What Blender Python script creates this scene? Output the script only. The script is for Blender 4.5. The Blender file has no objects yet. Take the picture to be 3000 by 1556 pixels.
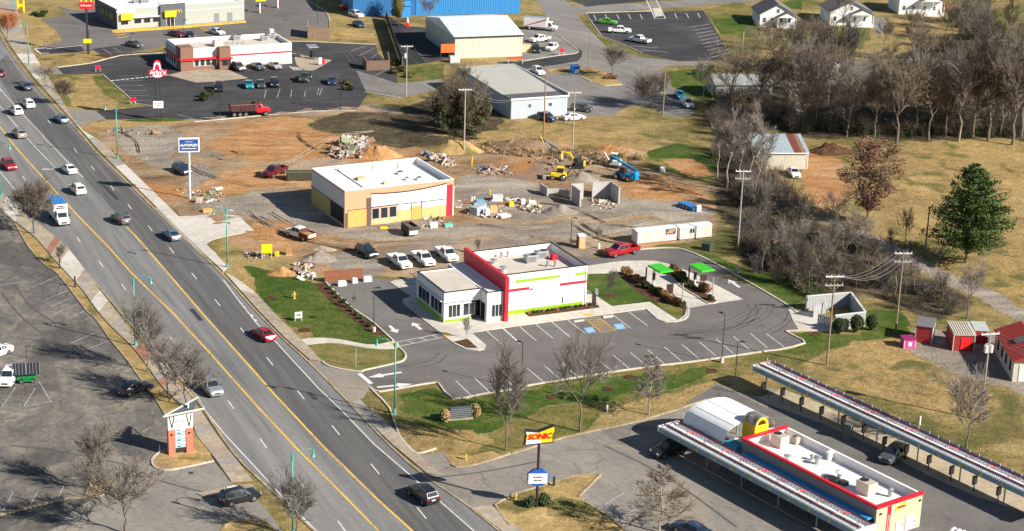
import bpy,bmesh,math,random
from mathutils import Vector,Matrix,noise
from math import radians as R,pi,sin,cos,tan,sqrt,atan2
random.seed(7)
SC=bpy.context.scene
# ------------------------------------------------------------------ camera, sky, sun
CF,CP,CR,CH=5458.5,0.32092,0.033124,95.3 # focal in photo pixels, pitch, roll, height in metres
PW,PH=3000.0,1556.0
cam_d=bpy.data.cameras.new("camera"); cam=bpy.data.objects.new("camera",cam_d)
SC.collection.objects.link(cam); SC.camera=cam
cam.location=(0,0,CH)
cam.matrix_world=Matrix.Translation((0,0,CH))@Matrix.Rotation(pi/2-CP,4,'X')@Matrix.Rotation(CR,4,'Z')
cam_d.sensor_width=36; cam_d.lens=CF/PW*36; cam_d.clip_start=1; cam_d.clip_end=9000
SHAD=(-0.888,0.460) # ground direction shadows fall
SUN_EL=R(30.5)
w=bpy.data.worlds.new("World"); SC.world=w; w.use_nodes=True
nt=w.node_tree; nt.nodes.clear()
sky=nt.nodes.new('ShaderNodeTexSky'); sky.sky_type='NISHITA'; sky.sun_disc=False
sky.sun_elevation=SUN_EL; sky.sun_rotation=atan2(-SHAD[0],-SHAD[1]); sky.altitude=150
sky.air_density=1.0; sky.dust_density=0.6; sky.ozone_density=1.6
bg=nt.nodes.new('ShaderNodeBackground'); bg.inputs[1].default_value=0.052
wo=nt.nodes.new('ShaderNodeOutputWorld')
nt.links.new(sky.outputs[0],bg.inputs[0]); nt.links.new(bg.outputs[0],wo.inputs[0])
sun_d=bpy.data.lights.new("sun",'SUN'); sun_d.energy=5.0; sun_d.angle=R(0.53); sun_d.color=(1.0,0.935,0.83)
sun=bpy.data.objects.new("sun",sun_d); SC.collection.objects.link(sun)
sd=Vector((SHAD[0]*cos(SUN_EL),SHAD[1]*cos(SUN_EL),-sin(SUN_EL))).normalized()
sun.rotation_euler=sd.to_track_quat('-Z','Y').to_euler()
sun.location=(150,-50,200)
SC.view_settings.view_transform='Standard'; SC.view_settings.look='None'
SC.view_settings.gamma=1; SC.view_settings.use_curve_mapping=False
SC.view_settings.exposure=0.80
SC.render.engine='CYCLES'

# ------------------------------------------------------------------ photo measurement helpers: a photo point -> where its ray meets a real plane
def ray(px,py):
    x=px-PW/2; y=-(py-PH/2); c,s=cos(CR),sin(CR)
    x,y=c*x-s*y,s*x+c*y
    cd,sd_=cos(CP),sin(CP)
    return Vector((x,CF*cd+y*sd_,-CF*sd_+y*cd))
def G(px,py,z=0.0):
    v=ray(px,py); return v*((z-CH)/v.z)+Vector((0,0,CH))
def HT(px,py,ty):
    """height of something standing at photo point (px,py) whose top reaches row ty"""
    b=G(px,py); v=ray(px,ty)
    # straight above b: match horizontal distance
    k=b.y/v.y
    return CH+v.z*k
TX={'0':0,'1':750,'2':1500,'3':2250}; TY={'0':0,'1':400,'2':800,'3':1156}
def T(rc,*p):
    ox,oy=TX[rc[1]],TY[rc[0]]
    return [(ox+a/3.34,oy+b/3.34)for a,b in p]
def D(*p):return [(a*1.1646,b*1.1646)for a,b in p]
def Q(*p):return [(1730+a/4.175,640+b/4.175)for a,b in p]

# ------------------------------------------------------------------ object helpers
C=SC.collection
def tag(o,label=None,cat=None,group=None,kind=None):
    if label:o['label']=label
    if cat:o['category']=cat
    if group:o['group']=group
    if kind:o['kind']=kind
    return o
def empty(name,loc=(0,0,0),rz=0.0,label=None,cat=None,group=None,kind=None,parent=None):
    o=bpy.data.objects.new(name,None); C.objects.link(o); o.location=loc; o.rotation_euler=(0,0,rz)
    o.empty_display_size=0.3
    if parent:o.parent=parent
    return tag(o,label,cat,group,kind)
class MB:
    def __init__(s):s.v=[]; s.f=[]; s.m=[]
    def add(s,vs,fs,m=0):
        n=len(s.v); s.v+=[tuple(p)for p in vs]
        for f in fs:s.f.append([i+n for i in f]); s.m.append(m)
        return s
    def box(s,x0,x1,y0,y1,z0,z1,m=0):
        return s.add([(x0,y0,z0),(x1,y0,z0),(x1,y1,z0),(x0,y1,z0),(x0,y0,z1),(x1,y0,z1),(x1,y1,z1),(x0,y1,z1)],
              [(0,3,2,1),(4,5,6,7),(0,1,5,4),(1,2,6,5),(2,3,7,6),(3,0,4,7)],m)
    def obox(s,c,ax,ay,az,m=0):
        """box around centre c with half-axis vectors"""
        c,ax,ay,az=map(Vector,(c,ax,ay,az)); P=[]
        for k in (-1,1):
            for i,j in ((-1,-1),(1,-1),(1,1),(-1,1)):P.append(c+ax*i+ay*j+az*k)
        return s.add(P,[(0,3,2,1),(4,5,6,7),(0,1,5,4),(1,2,6,5),(2,3,7,6),(3,0,4,7)],m)
    def rbox(s,x0,x1,y0,y1,z0,z1,b=.05,m=0):
        """box with chamfered vertical and top edges"""
        pl=[(x0+b,y0),(x1-b,y0),(x1,y0+b),(x1,y1-b),(x1-b,y1),(x0+b,y1),(x0,y1-b),(x0,y0+b)]
        cx,cy=(x0+x1)/2,(y0+y1)/2
        def ins(p):
            return (p[0]+(b if p[0]<cx else -b),p[1]+(b if p[1]<cy else -b))
        V_=[(x,y,z0)for x,y in pl]+[(x,y,z1-b)for x,y in pl]+[(*ins(p),z1)for p in pl]
        F_=[tuple(range(7,-1,-1))]
        for k in (0,8):
            for i in range(8):j=(i+1)%8; F_.append((k+i,k+j,k+8+j,k+8+i))
        F_.append(tuple(range(16,24)))
        return s.add(V_,F_,m)
    def prism(s,pts,z0,z1,m=0,mt=None):
        a=sum(pts[i][0]*pts[(i+1)%len(pts)][1]-pts[(i+1)%len(pts)][0]*pts[i][1]for i in range(len(pts)))
        if a<0:pts=pts[::-1]
        n=len(pts)
        s.add([(p[0],p[1],z0)for p in pts]+[(p[0],p[1],z1)for p in pts],
              [tuple(range(n-1,-1,-1))]+[(i,(i+1)%n,n+(i+1)%n,n+i)for i in range(n)],m)
        b=len(s.v)-n
        s.f.append([b+i for i in range(n)]); s.m.append(m if mt is None else mt)
        return s
    def ring(s,c,d,r,n):
        d=Vector(d).normalized(); u=d.orthogonal().normalized(); w_=d.cross(u)
        return [Vector(c)+(u*cos(2*pi*i/n)+w_*sin(2*pi*i/n))*r for i in range(n)]
    def tube(s,pts,r,n=6,m=0,cap=True):
        pts=[Vector(p)for p in pts]
        rs=r if isinstance(r,(list,tuple))else [r]*len(pts)
        b=len(s.v); d0=(pts[1]-pts[0]).normalized(); u=d0.orthogonal().normalized()
        for i,p in enumerate(pts):
            d=(pts[min(i+1,len(pts)-1)]-pts[max(i-1,0)]).normalized()
            u=(u-d*u.dot(d)); u=u.normalized()if u.length>1e-6 else d.orthogonal().normalized()
            w_=d.cross(u)
            s.v+=[tuple(p+(u*cos(2*pi*k/n)+w_*sin(2*pi*k/n))*rs[i])for k in range(n)]
        for i in range(len(pts)-1):
            for k in range(n):
                a=b+i*n+k; c_=b+i*n+(k+1)%n
                s.f.append([a,c_,c_+n,a+n]); s.m.append(m)
        if cap:
            s.f.append([b+k for k in range(n-1,-1,-1)]); s.m.append(m)
            e=b+(len(pts)-1)*n; s.f.append([e+k for k in range(n)]); s.m.append(m)
        return s
    def cyl(s,c,r,z0,z1,n=12,m=0,r2=None):
        return s.tube([(c[0],c[1],z0),(c[0],c[1],z1)],[r,r if r2 is None else r2],n,m)
    def blob(s,c,rx,ry,rz,n=8,k=6,m=0,jag=0,seed=0,zmin=None):
        b=len(s.v); rr=random.Random(seed)
        for i in range(k+1):
            t=pi*i/k
            for j in range(n):
                a=2*pi*j/n; q=1+(rr.random()-.5)*2*jag
                z=c[2]+cos(t)*rz*q
                if zmin is not None:z=max(z,zmin)
                s.v.append((c[0]+sin(t)*cos(a)*rx*q,c[1]+sin(t)*sin(a)*ry*q,z))
        for i in range(k):
            for j in range(n):
                s.f.append([b+i*n+j,b+(i+1)*n+j,b+(i+1)*n+(j+1)%n,b+i*n+(j+1)%n]); s.m.append(m)
        return s
    def mesh(s,name,mats,smooth=False):
        me=bpy.data.meshes.new(name); me.from_pydata(s.v,[],s.f)
        for a in (mats if isinstance(mats,(list,tuple))else [mats]):me.materials.append(a)
        me.polygons.foreach_set('material_index',s.m)
        if smooth:me.polygons.foreach_set('use_smooth',[True]*len(s.f))
        me.update(); return me
    def build(s,name,mats,parent=None,smooth=False,loc=None,rz=None,label=None,cat=None,group=None,kind=None):
        o=bpy.data.objects.new(name,s.mesh(name,mats,smooth)); C.objects.link(o)
        if parent:o.parent=parent
        if loc is not None:o.location=loc
        if rz is not None:o.rotation_euler=(0,0,rz)
        return tag(o,label,cat,group,kind)
def inst(name,me,parent=None,loc=(0,0,0),rot=(0,0,0),scale=(1,1,1),mat=None,**kw):
    o=bpy.data.objects.new(name,me); C.objects.link(o); o.location=loc; o.rotation_euler=rot; o.scale=scale
    if parent:o.parent=parent
    if mat:o.material_slots[0].link='OBJECT'; o.material_slots[0].material=mat
    return tag(o,**kw)if kw else o
def kids(o):return list(o.children)
def copy_tree(o,parent=None,remap=None):
    c=o.copy(); C.objects.link(c); c.parent=parent
    for k_ in list(c.keys()):
        if k_ in ('label','group','category')and parent is not None and k_!='label':del c[k_]
    if remap and c.type=='MESH':
        for sl in c.material_slots:
            if sl.material and sl.material.name in remap:
                sl.link='OBJECT'; sl.material=remap[sl.material.name]
    for ch in kids(o):copy_tree(ch,c,remap)
    return c
def text(name,s,size,mat_,parent,loc,rot,depth=0.03,align='CENTER',sx=1.0,bold=0.0,shear=0.0,sp=1.0):
    cu=bpy.data.curves.new(name,'FONT'); cu.body=s; cu.size=size; cu.extrude=depth; cu.align_x=align
    cu.align_y='CENTER'; cu.offset=bold; cu.shear=shear; cu.space_character=sp; cu.resolution_u=3
    t=bpy.data.objects.new(name,cu); C.objects.link(t)
    me=bpy.data.meshes.new_from_object(t.evaluated_get(bpy.context.evaluated_depsgraph_get()))
    bpy.data.objects.remove(t); bpy.data.curves.remove(cu)
    me.materials.clear(); me.materials.append(mat_)
    me.polygons.foreach_set('material_index',[0]*len(me.polygons)); me.name=name
    o=bpy.data.objects.new(name,me); C.objects.link(o); o.parent=parent; o.location=loc; o.rotation_euler=rot
    o.scale=(sx,1,1)
    return o

# a building's own axes: origin on the ground, x along its front at azimuth th
class Fr:
    def __init__(s,o,th):s.o=Vector((o[0],o[1],0)); s.th=R(th); s.c,s.s=cos(s.th),sin(s.th)
    def l(s,p):
        d=p-s.o; return Vector((s.c*d.x+s.s*d.y,-s.s*d.x+s.c*d.y,p.z))
    def w(s,x,y,z=0):return Vector((s.o.x+s.c*x-s.s*y,s.o.y+s.s*x+s.c*y,z))
    def _r(s,p):
        v=ray(*p); o=s.l(Vector((0,0,CH))); return o,Vector((s.c*v.x+s.s*v.y,-s.s*v.x+s.c*v.y,v.z))
    def atz(s,p,z=0):o,v=s._r(p); q=o+v*((z-o.z)/v.z); return (q.x,q.y)
    def aty(s,p,y=0):o,v=s._r(p); q=o+v*((y-o.y)/v.y); return (q.x,q.z)
    def atx(s,p,x=0):o,v=s._r(p); q=o+v*((x-o.x)/v.x); return (q.y,q.z)

# ------------------------------------------------------------------ materials
def nodes(name):
    m=bpy.data.materials.new(name); m.use_nodes=True; t=m.node_tree
    b=t.nodes['Principled BSDF']; return m,t,b
MC={}
def mat(name,col,rough=.6,var=.12,sc=1.5,metal=0.0,bump=0.0,bs=8,spec=.4,dirt=0.0,alpha=None,trans=0,coat=0):
    if name in MC:return MC[name]
    m,t,b=nodes(name); N=t.nodes; L=t.links
    tc=N.new('ShaderNodeTexCoord')
    n1=N.new('ShaderNodeTexNoise'); n1.inputs['Scale'].default_value=sc; n1.inputs['Detail'].default_value=6
    n1.inputs['Roughness'].default_value=.65
    L.new(tc.outputs['Object'],n1.inputs['Vector'])
    mr=N.new('ShaderNodeMapRange'); mr.inputs[1].default_value=.3; mr.inputs[2].default_value=.7
    mr.inputs[3].default_value=1-var; mr.inputs[4].default_value=1+var; L.new(n1.outputs[0],mr.inputs[0])
    mx=N.new('ShaderNodeVectorMath'); mx.operation='SCALE'; mx.inputs[0].default_value=col[:3]
    L.new(mr.outputs[0],mx.inputs['Scale'])
    out=mx.outputs[0]
    if dirt>0:
        n2=N.new('ShaderNodeTexNoise'); n2.inputs['Scale'].default_value=sc*.35; n2.inputs['Detail'].default_value=8
        mp=N.new('ShaderNodeMapping'); mp.inputs['Scale'].default_value=(1,1,.25)
        L.new(tc.outputs['Object'],mp.inputs[0]); L.new(mp.outputs[0],n2.inputs['Vector'])
        r2=N.new('ShaderNodeMapRange'); r2.inputs[1].default_value=.5; r2.inputs[2].default_value=.75; r2.inputs[4].default_value=dirt
        L.new(n2.outputs[0],r2.inputs[0])
        mm=N.new('ShaderNodeMix'); mm.data_type='RGBA'; L.new(r2.outputs[0],mm.inputs[0]); L.new(out,mm.inputs[6])
        mm.inputs[7].default_value=(.16,.13,.10,1); out=mm.outputs[2]
    L.new(out,b.inputs['Base Color'])
    b.inputs['Roughness'].default_value=rough; b.inputs['Metallic'].default_value=metal
    b.inputs['Specular IOR Level'].default_value=spec
    if coat:b.inputs['Coat Weight'].default_value=coat; b.inputs['Coat Roughness'].default_value=.22
    if bump:
        n3=N.new('ShaderNodeTexNoise'); n3.inputs['Scale'].default_value=bs; n3.inputs['Detail'].default_value=5
        L.new(tc.outputs['Object'],n3.inputs['Vector'])
        bp=N.new('ShaderNodeBump'); bp.inputs['Strength'].default_value=bump; bp.inputs['Distance'].default_value=.1
        L.new(n3.outputs[0],bp.inputs['Height']); L.new(bp.outputs[0],b.inputs['Normal'])
    MC[name]=m; return m
def gmat(name,ramp,layers,rough=.95,bump=.4,bscale=3.0,bdist=.15,rot=0.0,cracks=0.0,fine=.18,blot=None,spec=.15,fsc=9.0):
    """ground material. ramp: [(pos,colour)], layers: [(scale, weight, stretch)] summed noises, world coordinates"""
    m,t,b=nodes(name); N=t.nodes; L=t.links
    geo=N.new('ShaderNodeNewGeometry')
    def mapped(sx,sy):
        a=N.new('ShaderNodeMapping'); a.vector_type='POINT'
        rt=N.new('ShaderNodeVectorRotate'); rt.rotation_type='Z_AXIS'; rt.inputs['Angle'].default_value=-rot
        L.new(geo.outputs['Position'],rt.inputs[0]); L.new(rt.outputs[0],a.inputs[0]); a.inputs['Scale'].default_value=(sx,sy,1)
        return a.outputs[0]
    acc=None; tot=sum(l[1]for l in layers)
    for i,(s_,w_,st)in enumerate(layers):
        n=N.new('ShaderNodeTexNoise'); n.inputs['Scale'].default_value=s_; n.inputs['Detail'].default_value=7
        n.inputs['Roughness'].default_value=.62; n.inputs['Distortion'].default_value=.3
        L.new(mapped(1.0/st,1.0),n.inputs['Vector'])
        mu=N.new('ShaderNodeMath'); mu.operation='MULTIPLY_ADD'; mu.inputs[1].default_value=w_/tot
        L.new(n.outputs[0],mu.inputs[0])
        if acc:L.new(acc,mu.inputs[2])
        else:mu.inputs[2].default_value=0
        acc=mu.outputs[0]
    mr=N.new('ShaderNodeMapRange'); mr.inputs[1].default_value=.36; mr.inputs[2].default_value=.64
    L.new(acc,mr.inputs[0])
    cr=N.new('ShaderNodeValToRGB'); el=cr.color_ramp.elements
    while len(el)<len(ramp):el.new(.5)
    for e,(p,c_)in zip(el,ramp):e.position=p; e.color=(*c_,1)
    L.new(mr.outputs[0],cr.inputs[0]); out=cr.outputs[0]
    nf=N.new('ShaderNodeTexNoise'); nf.inputs['Scale'].default_value=fsc; nf.inputs['Detail'].default_value=6; nf.inputs['Roughness'].default_value=.8
    L.new(geo.outputs['Position'],nf.inputs['Vector'])
    nm=N.new('ShaderNodeTexNoise'); nm.inputs['Scale'].default_value=1.6; nm.inputs['Detail'].default_value=4; nm.inputs['Roughness'].default_value=.7
    L.new(geo.outputs['Position'],nm.inputs['Vector'])
    av=N.new('ShaderNodeMath'); av.operation='ADD'; L.new(nf.outputs[0],av.inputs[0]); L.new(nm.outputs[0],av.inputs[1])
    fr=N.new('ShaderNodeMapRange'); fr.inputs[1].default_value=.7; fr.inputs[2].default_value=1.3
    fr.inputs[3].default_value=1-fine; fr.inputs[4].default_value=1+fine; L.new(av.outputs[0],fr.inputs[0])
    sc_=N.new('ShaderNodeVectorMath'); sc_.operation='SCALE'; L.new(out,sc_.inputs[0]); L.new(fr.outputs[0],sc_.inputs['Scale']); out=sc_.outputs[0]
    if blot:
        for (bc,bsc,th,wd,amt)in blot:
            nb=N.new('ShaderNodeTexNoise'); nb.inputs['Scale'].default_value=bsc; nb.inputs['Detail'].default_value=8; nb.inputs['Distortion'].default_value=.8
            nb.noise_dimensions='4D'; nb.inputs['W'].default_value=bsc*37+bc[0]*91
            L.new(geo.outputs['Position'],nb.inputs['Vector'])
            rb=N.new('ShaderNodeMapRange'); rb.inputs[1].default_value=th; rb.inputs[2].default_value=th+wd; rb.inputs[4].default_value=amt
            L.new(nb.outputs[0],rb.inputs[0])
            mm=N.new('ShaderNodeMix'); mm.data_type='RGBA'; L.new(rb.outputs[0],mm.inputs[0]); L.new(out,mm.inputs[6]); mm.inputs[7].default_value=(*bc,1)
            out=mm.outputs[2]
    if cracks:
        dn=N.new('ShaderNodeTexNoise'); dn.inputs['Scale'].default_value=.5; dn.inputs['Detail'].default_value=4
        L.new(geo.outputs['Position'],dn.inputs['Vector'])
        ad=N.new('ShaderNodeVectorMath'); ad.operation='MULTIPLY_ADD'; L.new(dn.outputs[1],ad.inputs[0]); ad.inputs[1].default_value=(2.5,2.5,0)
        L.new(geo.outputs['Position'],ad.inputs[2])
        vo=N.new('ShaderNodeTexVoronoi'); vo.feature='DISTANCE_TO_EDGE'; vo.inputs['Scale'].default_value=.17
        L.new(ad.outputs[0],vo.inputs['Vector'])
        rc_=N.new('ShaderNodeMapRange'); rc_.inputs[1].default_value=.004; rc_.inputs[2].default_value=.016; rc_.inputs[3].default_value=cracks; rc_.inputs[4].default_value=0
        L.new(vo.outputs['Distance'],rc_.inputs[0])
        mm=N.new('ShaderNodeMix'); mm.data_type='RGBA'; L.new(rc_.outputs[0],mm.inputs[0]); L.new(out,mm.inputs[6]); mm.inputs[7].default_value=(.035,.033,.032,1)
        out=mm.outputs[2]
    L.new(out,b.inputs['Base Color']); b.inputs['Roughness'].default_value=rough; b.inputs['Specular IOR Level'].default_value=spec
    if bump:
        nb=N.new('ShaderNodeTexNoise'); nb.inputs['Scale'].default_value=bscale; nb.inputs['Detail'].default_value=6; nb.inputs['Roughness'].default_value=.7
        L.new(geo.outputs['Position'],nb.inputs['Vector'])
        bp=N.new('ShaderNodeBump'); bp.inputs['Strength'].default_value=bump; bp.inputs['Distance'].default_value=bdist
        L.new(nb.outputs[0],bp.inputs['Height']); L.new(bp.outputs[0],b.inputs['Normal'])
    MC[name]=m; return m
ROAD_AZ=R(113.5)
M={}
M['field']=gmat('field_grass',[(0,(.085,.10,.030)),(.3,(.17,.145,.050)),(.6,(.32,.235,.10)),(1,(.44,.325,.15))],[(.035,1,1),(.16,.8,1),(.8,.6,1.6)],bump=.8,bscale=2.2,bdist=.3,fine=.33,
   blot=[((.055,.075,.02),.05,.55,.1,.6),((.20,.13,.07),.3,.6,.1,.5)])
M['dry']=gmat('dry_grass',[(0,(.15,.13,.05)),(.35,(.30,.21,.09)),(.7,(.42,.29,.12)),(1,(.52,.38,.18))],[(.08,1,1),(.5,1,1),(2,.5,1)],bump=.8,bscale=3,fine=.3,
   blot=[((.07,.09,.025),.12,.56,.08,.7)])
M['lawn']=gmat('lawn',[(0,(.03,.062,.012)),(.4,(.055,.10,.016)),(.7,(.11,.135,.03)),(1,(.22,.17,.06))],[(.09,1,1),(.5,.7,1),(2.5,.5,1)],bump=.7,bscale=4,fine=.25)
M['lawn2']=gmat('mixed_lawn',[(0,(.055,.08,.018)),(.35,(.115,.13,.032)),(.65,(.21,.17,.06)),(1,(.34,.235,.10))],[(.08,1,1),(.4,.9,1),(2.5,.5,1)],bump=.7,bscale=3,fine=.3)
M['dirt']=gmat('bare_dirt',[(0,(.13,.085,.05)),(.3,(.26,.165,.09)),(.55,(.36,.26,.17)),(1,(.46,.37,.27))],[(.045,1,1.5),(.2,.8,2.5),(1.2,.6,3)],bump=1.0,bscale=1.3,bdist=.45,fine=.3,rot=R(20),
   blot=[((.46,.21,.07),.045,.50,.14,.8),((.20,.18,.165),.07,.56,.08,.7),((.10,.06,.035),.5,.66,.06,.7)])
M['orange']=gmat('orange_soil',[(0,(.15,.08,.045)),(.3,(.36,.175,.065)),(.6,(.46,.26,.125)),(1,(.47,.38,.28))],[(.1,1,1.5),(.35,1.2,3),(2,.8,2)],bump=1,bscale=1.3,bdist=.35,fine=.25,rot=R(10))
M['gravel']=gmat('grey_gravel',[(0,(.18,.145,.115)),(.4,(.27,.23,.19)),(.7,(.36,.315,.26)),(1,(.46,.40,.32))],[(.08,1.3,2),(.4,1.2,5),(3,.6,2)],bump=1,bscale=2.5,bdist=.2,fine=.28,rot=R(10))
M['forest']=gmat('leaf_litter',[(0,(.035,.032,.018)),(.4,(.075,.06,.036)),(.7,(.13,.10,.062)),(1,(.19,.14,.085))],[(.08,1,1),(.4,1,1),(2,.8,1)],bump=1,bscale=2,bdist=.4,fine=.35,
   blot=[((.05,.065,.02),.1,.56,.1,.6)])
M['road']=gmat('road_asphalt',[(0,(.135,.135,.137)),(.5,(.19,.188,.185)),(1,(.26,.252,.24))],[(.7,1.3,30),(.06,.7,3),(.3,.5,8)],bump=.15,fine=.16,rot=ROAD_AZ)
M['road2']=gmat('resurfaced_asphalt',[(0,(.085,.085,.087)),(.5,(.115,.113,.112)),(1,(.16,.155,.15))],[(.9,1.5,40),(.06,.5,3),(.3,.4,8)],bump=.15,fine=.14,rot=ROAD_AZ)
M['asphalt']=gmat('lot_asphalt',[(0,(.115,.106,.102)),(.5,(.155,.144,.137)),(1,(.20,.187,.177))],[(.05,1,1),(.3,.7,2),(1.5,.4,1)],bump=.15,fine=.16,blot=[((.065,.06,.058),.35,.64,.05,.4)])
M['darklot']=gmat('dark_asphalt',[(0,(.036,.037,.042)),(.5,(.056,.056,.06)),(1,(.095,.09,.088))],[(.06,1,1),(.4,.7,3)],bump=.15,fine=.2,rot=R(26))
M['oldlot']=gmat('old_asphalt',[(0,(.075,.072,.068)),(.35,(.118,.112,.105)),(.65,(.185,.168,.146)),(1,(.33,.28,.22))],[(.05,1,2),(.25,1,2),(1,.7,1)],bump=.35,fine=.25,cracks=.45,rot=ROAD_AZ,
   blot=[((.36,.30,.23),.10,.56,.10,.55),((.07,.066,.064),.07,.55,.06,.55)])
M['tanlot']=gmat('worn_asphalt',[(0,(.17,.155,.138)),(.4,(.225,.205,.18)),(.75,(.28,.252,.22)),(1,(.35,.31,.26))],[(.05,1,2),(.3,1,3),(1.2,.6,1)],bump=.2,fine=.18,cracks=.25,rot=R(-54),blot=[((.36,.29,.215),.06,.50,.14,.5),((.10,.092,.085),.09,.60,.05,.45)])
M['street']=gmat('side_street_asphalt',[(0,(.16,.15,.143)),(.5,(.215,.20,.188)),(1,(.285,.262,.24))],[(.05,1,2),(.3,1,4)],bump=.2,fine=.18,cracks=.15,rot=R(128))
M['conc']=gmat('pale_concrete',[(0,(.42,.39,.34)),(.5,(.54,.50,.44)),(1,(.63,.59,.52))],[(.15,1,1),(.8,.8,1)],bump=.1,fine=.08)
M['conc2']=gmat('tan_concrete',[(0,(.27,.22,.165)),(.5,(.36,.30,.225)),(1,(.45,.385,.30))],[(.15,1,1),(.8,.8,1)],bump=.1,fine=.14)
M['conc3']=gmat('grey_concrete',[(0,(.24,.22,.20)),(.5,(.31,.285,.255)),(1,(.38,.35,.31))],[(.15,1,1),(.8,.8,1)],bump=.1,fine=.14)
M['brick']=gmat('brick_paving',[(0,(.24,.10,.07)),(.5,(.33,.15,.105)),(1,(.40,.21,.15))],[(.4,1,1),(3,.8,1)],bump=.2,fine=.2)
M['mulch']=gmat('mulch',[(0,(.04,.022,.014)),(.5,(.095,.048,.026)),(1,(.20,.105,.055))],[(1,1,1),(5,1,1)],bump=1,bscale=6,fine=.4)
M['kerb']=gmat('kerb_concrete',[(0,(.38,.345,.29)),(.5,(.52,.475,.40)),(1,(.62,.57,.49))],[(.3,1,1),(2,.8,1)],bump=.1,fine=.12)
M['kerb2']=gmat('weathered_kerb',[(0,(.20,.16,.11)),(.5,(.34,.27,.18)),(1,(.48,.39,.27))],[(.3,1,1),(2,.8,1)],bump=.1,fine=.2)
M['gutter']=mat('gutter_dark_joint',(.06,.055,.05),.9,.3)  # dark joint strip along the edge of the drive-through lane
M['wline']=gmat('white_road_paint',[(0,(.30,.295,.28)),(.3,(.62,.61,.59)),(1,(.80,.79,.77))],[(1.5,1,1),(6,1,1)],bump=0,fine=.08)
M['wline2']=gmat('worn_white_paint',[(0,(.15,.145,.14)),(.45,(.36,.35,.33)),(1,(.62,.60,.57))],[(.8,1,1),(5,1,1)],bump=0,fine=.2)
M['yline']=gmat('yellow_road_paint',[(0,(.34,.22,.09)),(.4,(.66,.40,.07)),(1,(.80,.53,.09))],[(.25,1,1),(3,1,1)],bump=0,fine=.12)
M['white']=mat('white_paint',(.76,.755,.74),.6,.05,.5,dirt=.13)
M['white2']=mat('white_membrane',(.80,.79,.77),.6,.06,.5,dirt=.12)
M['cream']=mat('cream_membrane',(.56,.50,.43),.8,.10,.5,dirt=.15)
M['glass']=mat('window_glass',(.018,.026,.034),.08,.25,.6,spec=.8)
M['frame']=mat('pale_window_frame',(.68,.68,.67),.4,.05)
M['dark']=mat('dark_metal',(.03,.03,.033),.5,.2)
M['black']=mat('black_rubber',(.014,.014,.015),.8,.2)
M['galv']=mat('galvanised_metal',(.42,.43,.44),.45,.12,metal=.5)
M['chrome']=mat('alloy_rim',(.42,.43,.45),.3,.08,metal=.8)
M['teal']=mat('teal_painted_steel',(.07,.34,.28),.4,.15,2)
M['wood']=mat('weathered_pole_wood',(.27,.20,.13),.9,.25,3,bump=.3)
M['woodp']=mat('grey_pole_wood',(.36,.33,.29),.9,.2,3)
M['plyw']=mat('yellow_sheathing',(.60,.35,.10),.8,.1,1.2)
M['tan']=mat('tan_sheathing',(.55,.32,.19),.8,.08,.8)
M['lumber']=mat('raw_lumber',(.60,.44,.25),.85,.2,3)
M['red']=mat('red_paint',(.62,.018,.035),.4,.06)
M['lime']=mat('lime_paint',(.25,.43,.015),.5,.06)
M['yellow']=mat('yellow_paint',(.78,.56,.02),.45,.08)
M['hlamp']=mat('headlamp_lens',(.70,.72,.74),.12,.05,spec=.8)
M['tlamp']=mat('tail_lamp_lens',(.45,.01,.012),.2,.05,spec=.7)
M['bark']=mat('tree_bark',(.155,.125,.10),.95,.3,4,bump=.4)
M['bark2']=mat('pale_bark',(.30,.255,.20),.95,.3,4,bump=.4)
M['twig']=mat('twigs_brown',(.165,.13,.098),.95,.25,2)
M['twig2']=mat('twigs_grey',(.20,.17,.145),.95,.25,2)
M['twig3']=mat('twigs_dark',(.115,.092,.068),.95,.3,2)
# ------------------------------------------------------------------ ground surfaces
def W2(pts):return [tuple(G(*p)[:2])for p in pts]
def smooth2(pts,n=4,closed=False):
    out=[]; N_=len(pts)
    rng=range(N_ if closed else N_-1)
    for i in rng:
        p0=pts[(i-1)%N_]if closed or i>0 else pts[i]
        p1=pts[i]; p2=pts[(i+1)%N_]
        p3=pts[(i+2)%N_]if closed or i+2<N_ else p2
        for k in range(n):
            t=k/n
            out.append(tuple(.5*((2*p1[j])+(-p0[j]+p2[j])*t+(2*p0[j]-5*p1[j]+4*p2[j]-p3[j])*t*t+(-p0[j]+3*p1[j]-3*p2[j]+p3[j])*t**3)for j in (0,1)))
    if not closed:out.append(tuple(pts[-1][:2]))
    return out
def jagged(pts,amp,step=1.2,seed=0):
    out=[]; n=len(pts)
    for i in range(n):
        a,b=Vector(pts[i]),Vector(pts[(i+1)%n]); L_=(b-a).length; k=max(1,int(L_/step))
        nn=Vector((-(b-a).y,(b-a).x)).normalized()if L_>0 else Vector((0,0))
        for j in range(k):
            p=a+(b-a)*(j/k)
            q=noise.noise(Vector((p.x*.25+seed*7,p.y*.25,0)))*1.6+noise.noise(Vector((p.x*.9,p.y*.9+seed*3,5)))*.7
            out.append(tuple(p+nn*q*amp))
    return out
import numpy as np
SOFT=[]; CH_={'field_grass':0,'dry_grass':1,'lawn':2,'mixed_lawn':3,'leaf_litter':4,'bare_dirt':5,'orange_soil':6,'grey_gravel':7}
ZC=[0]
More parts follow.
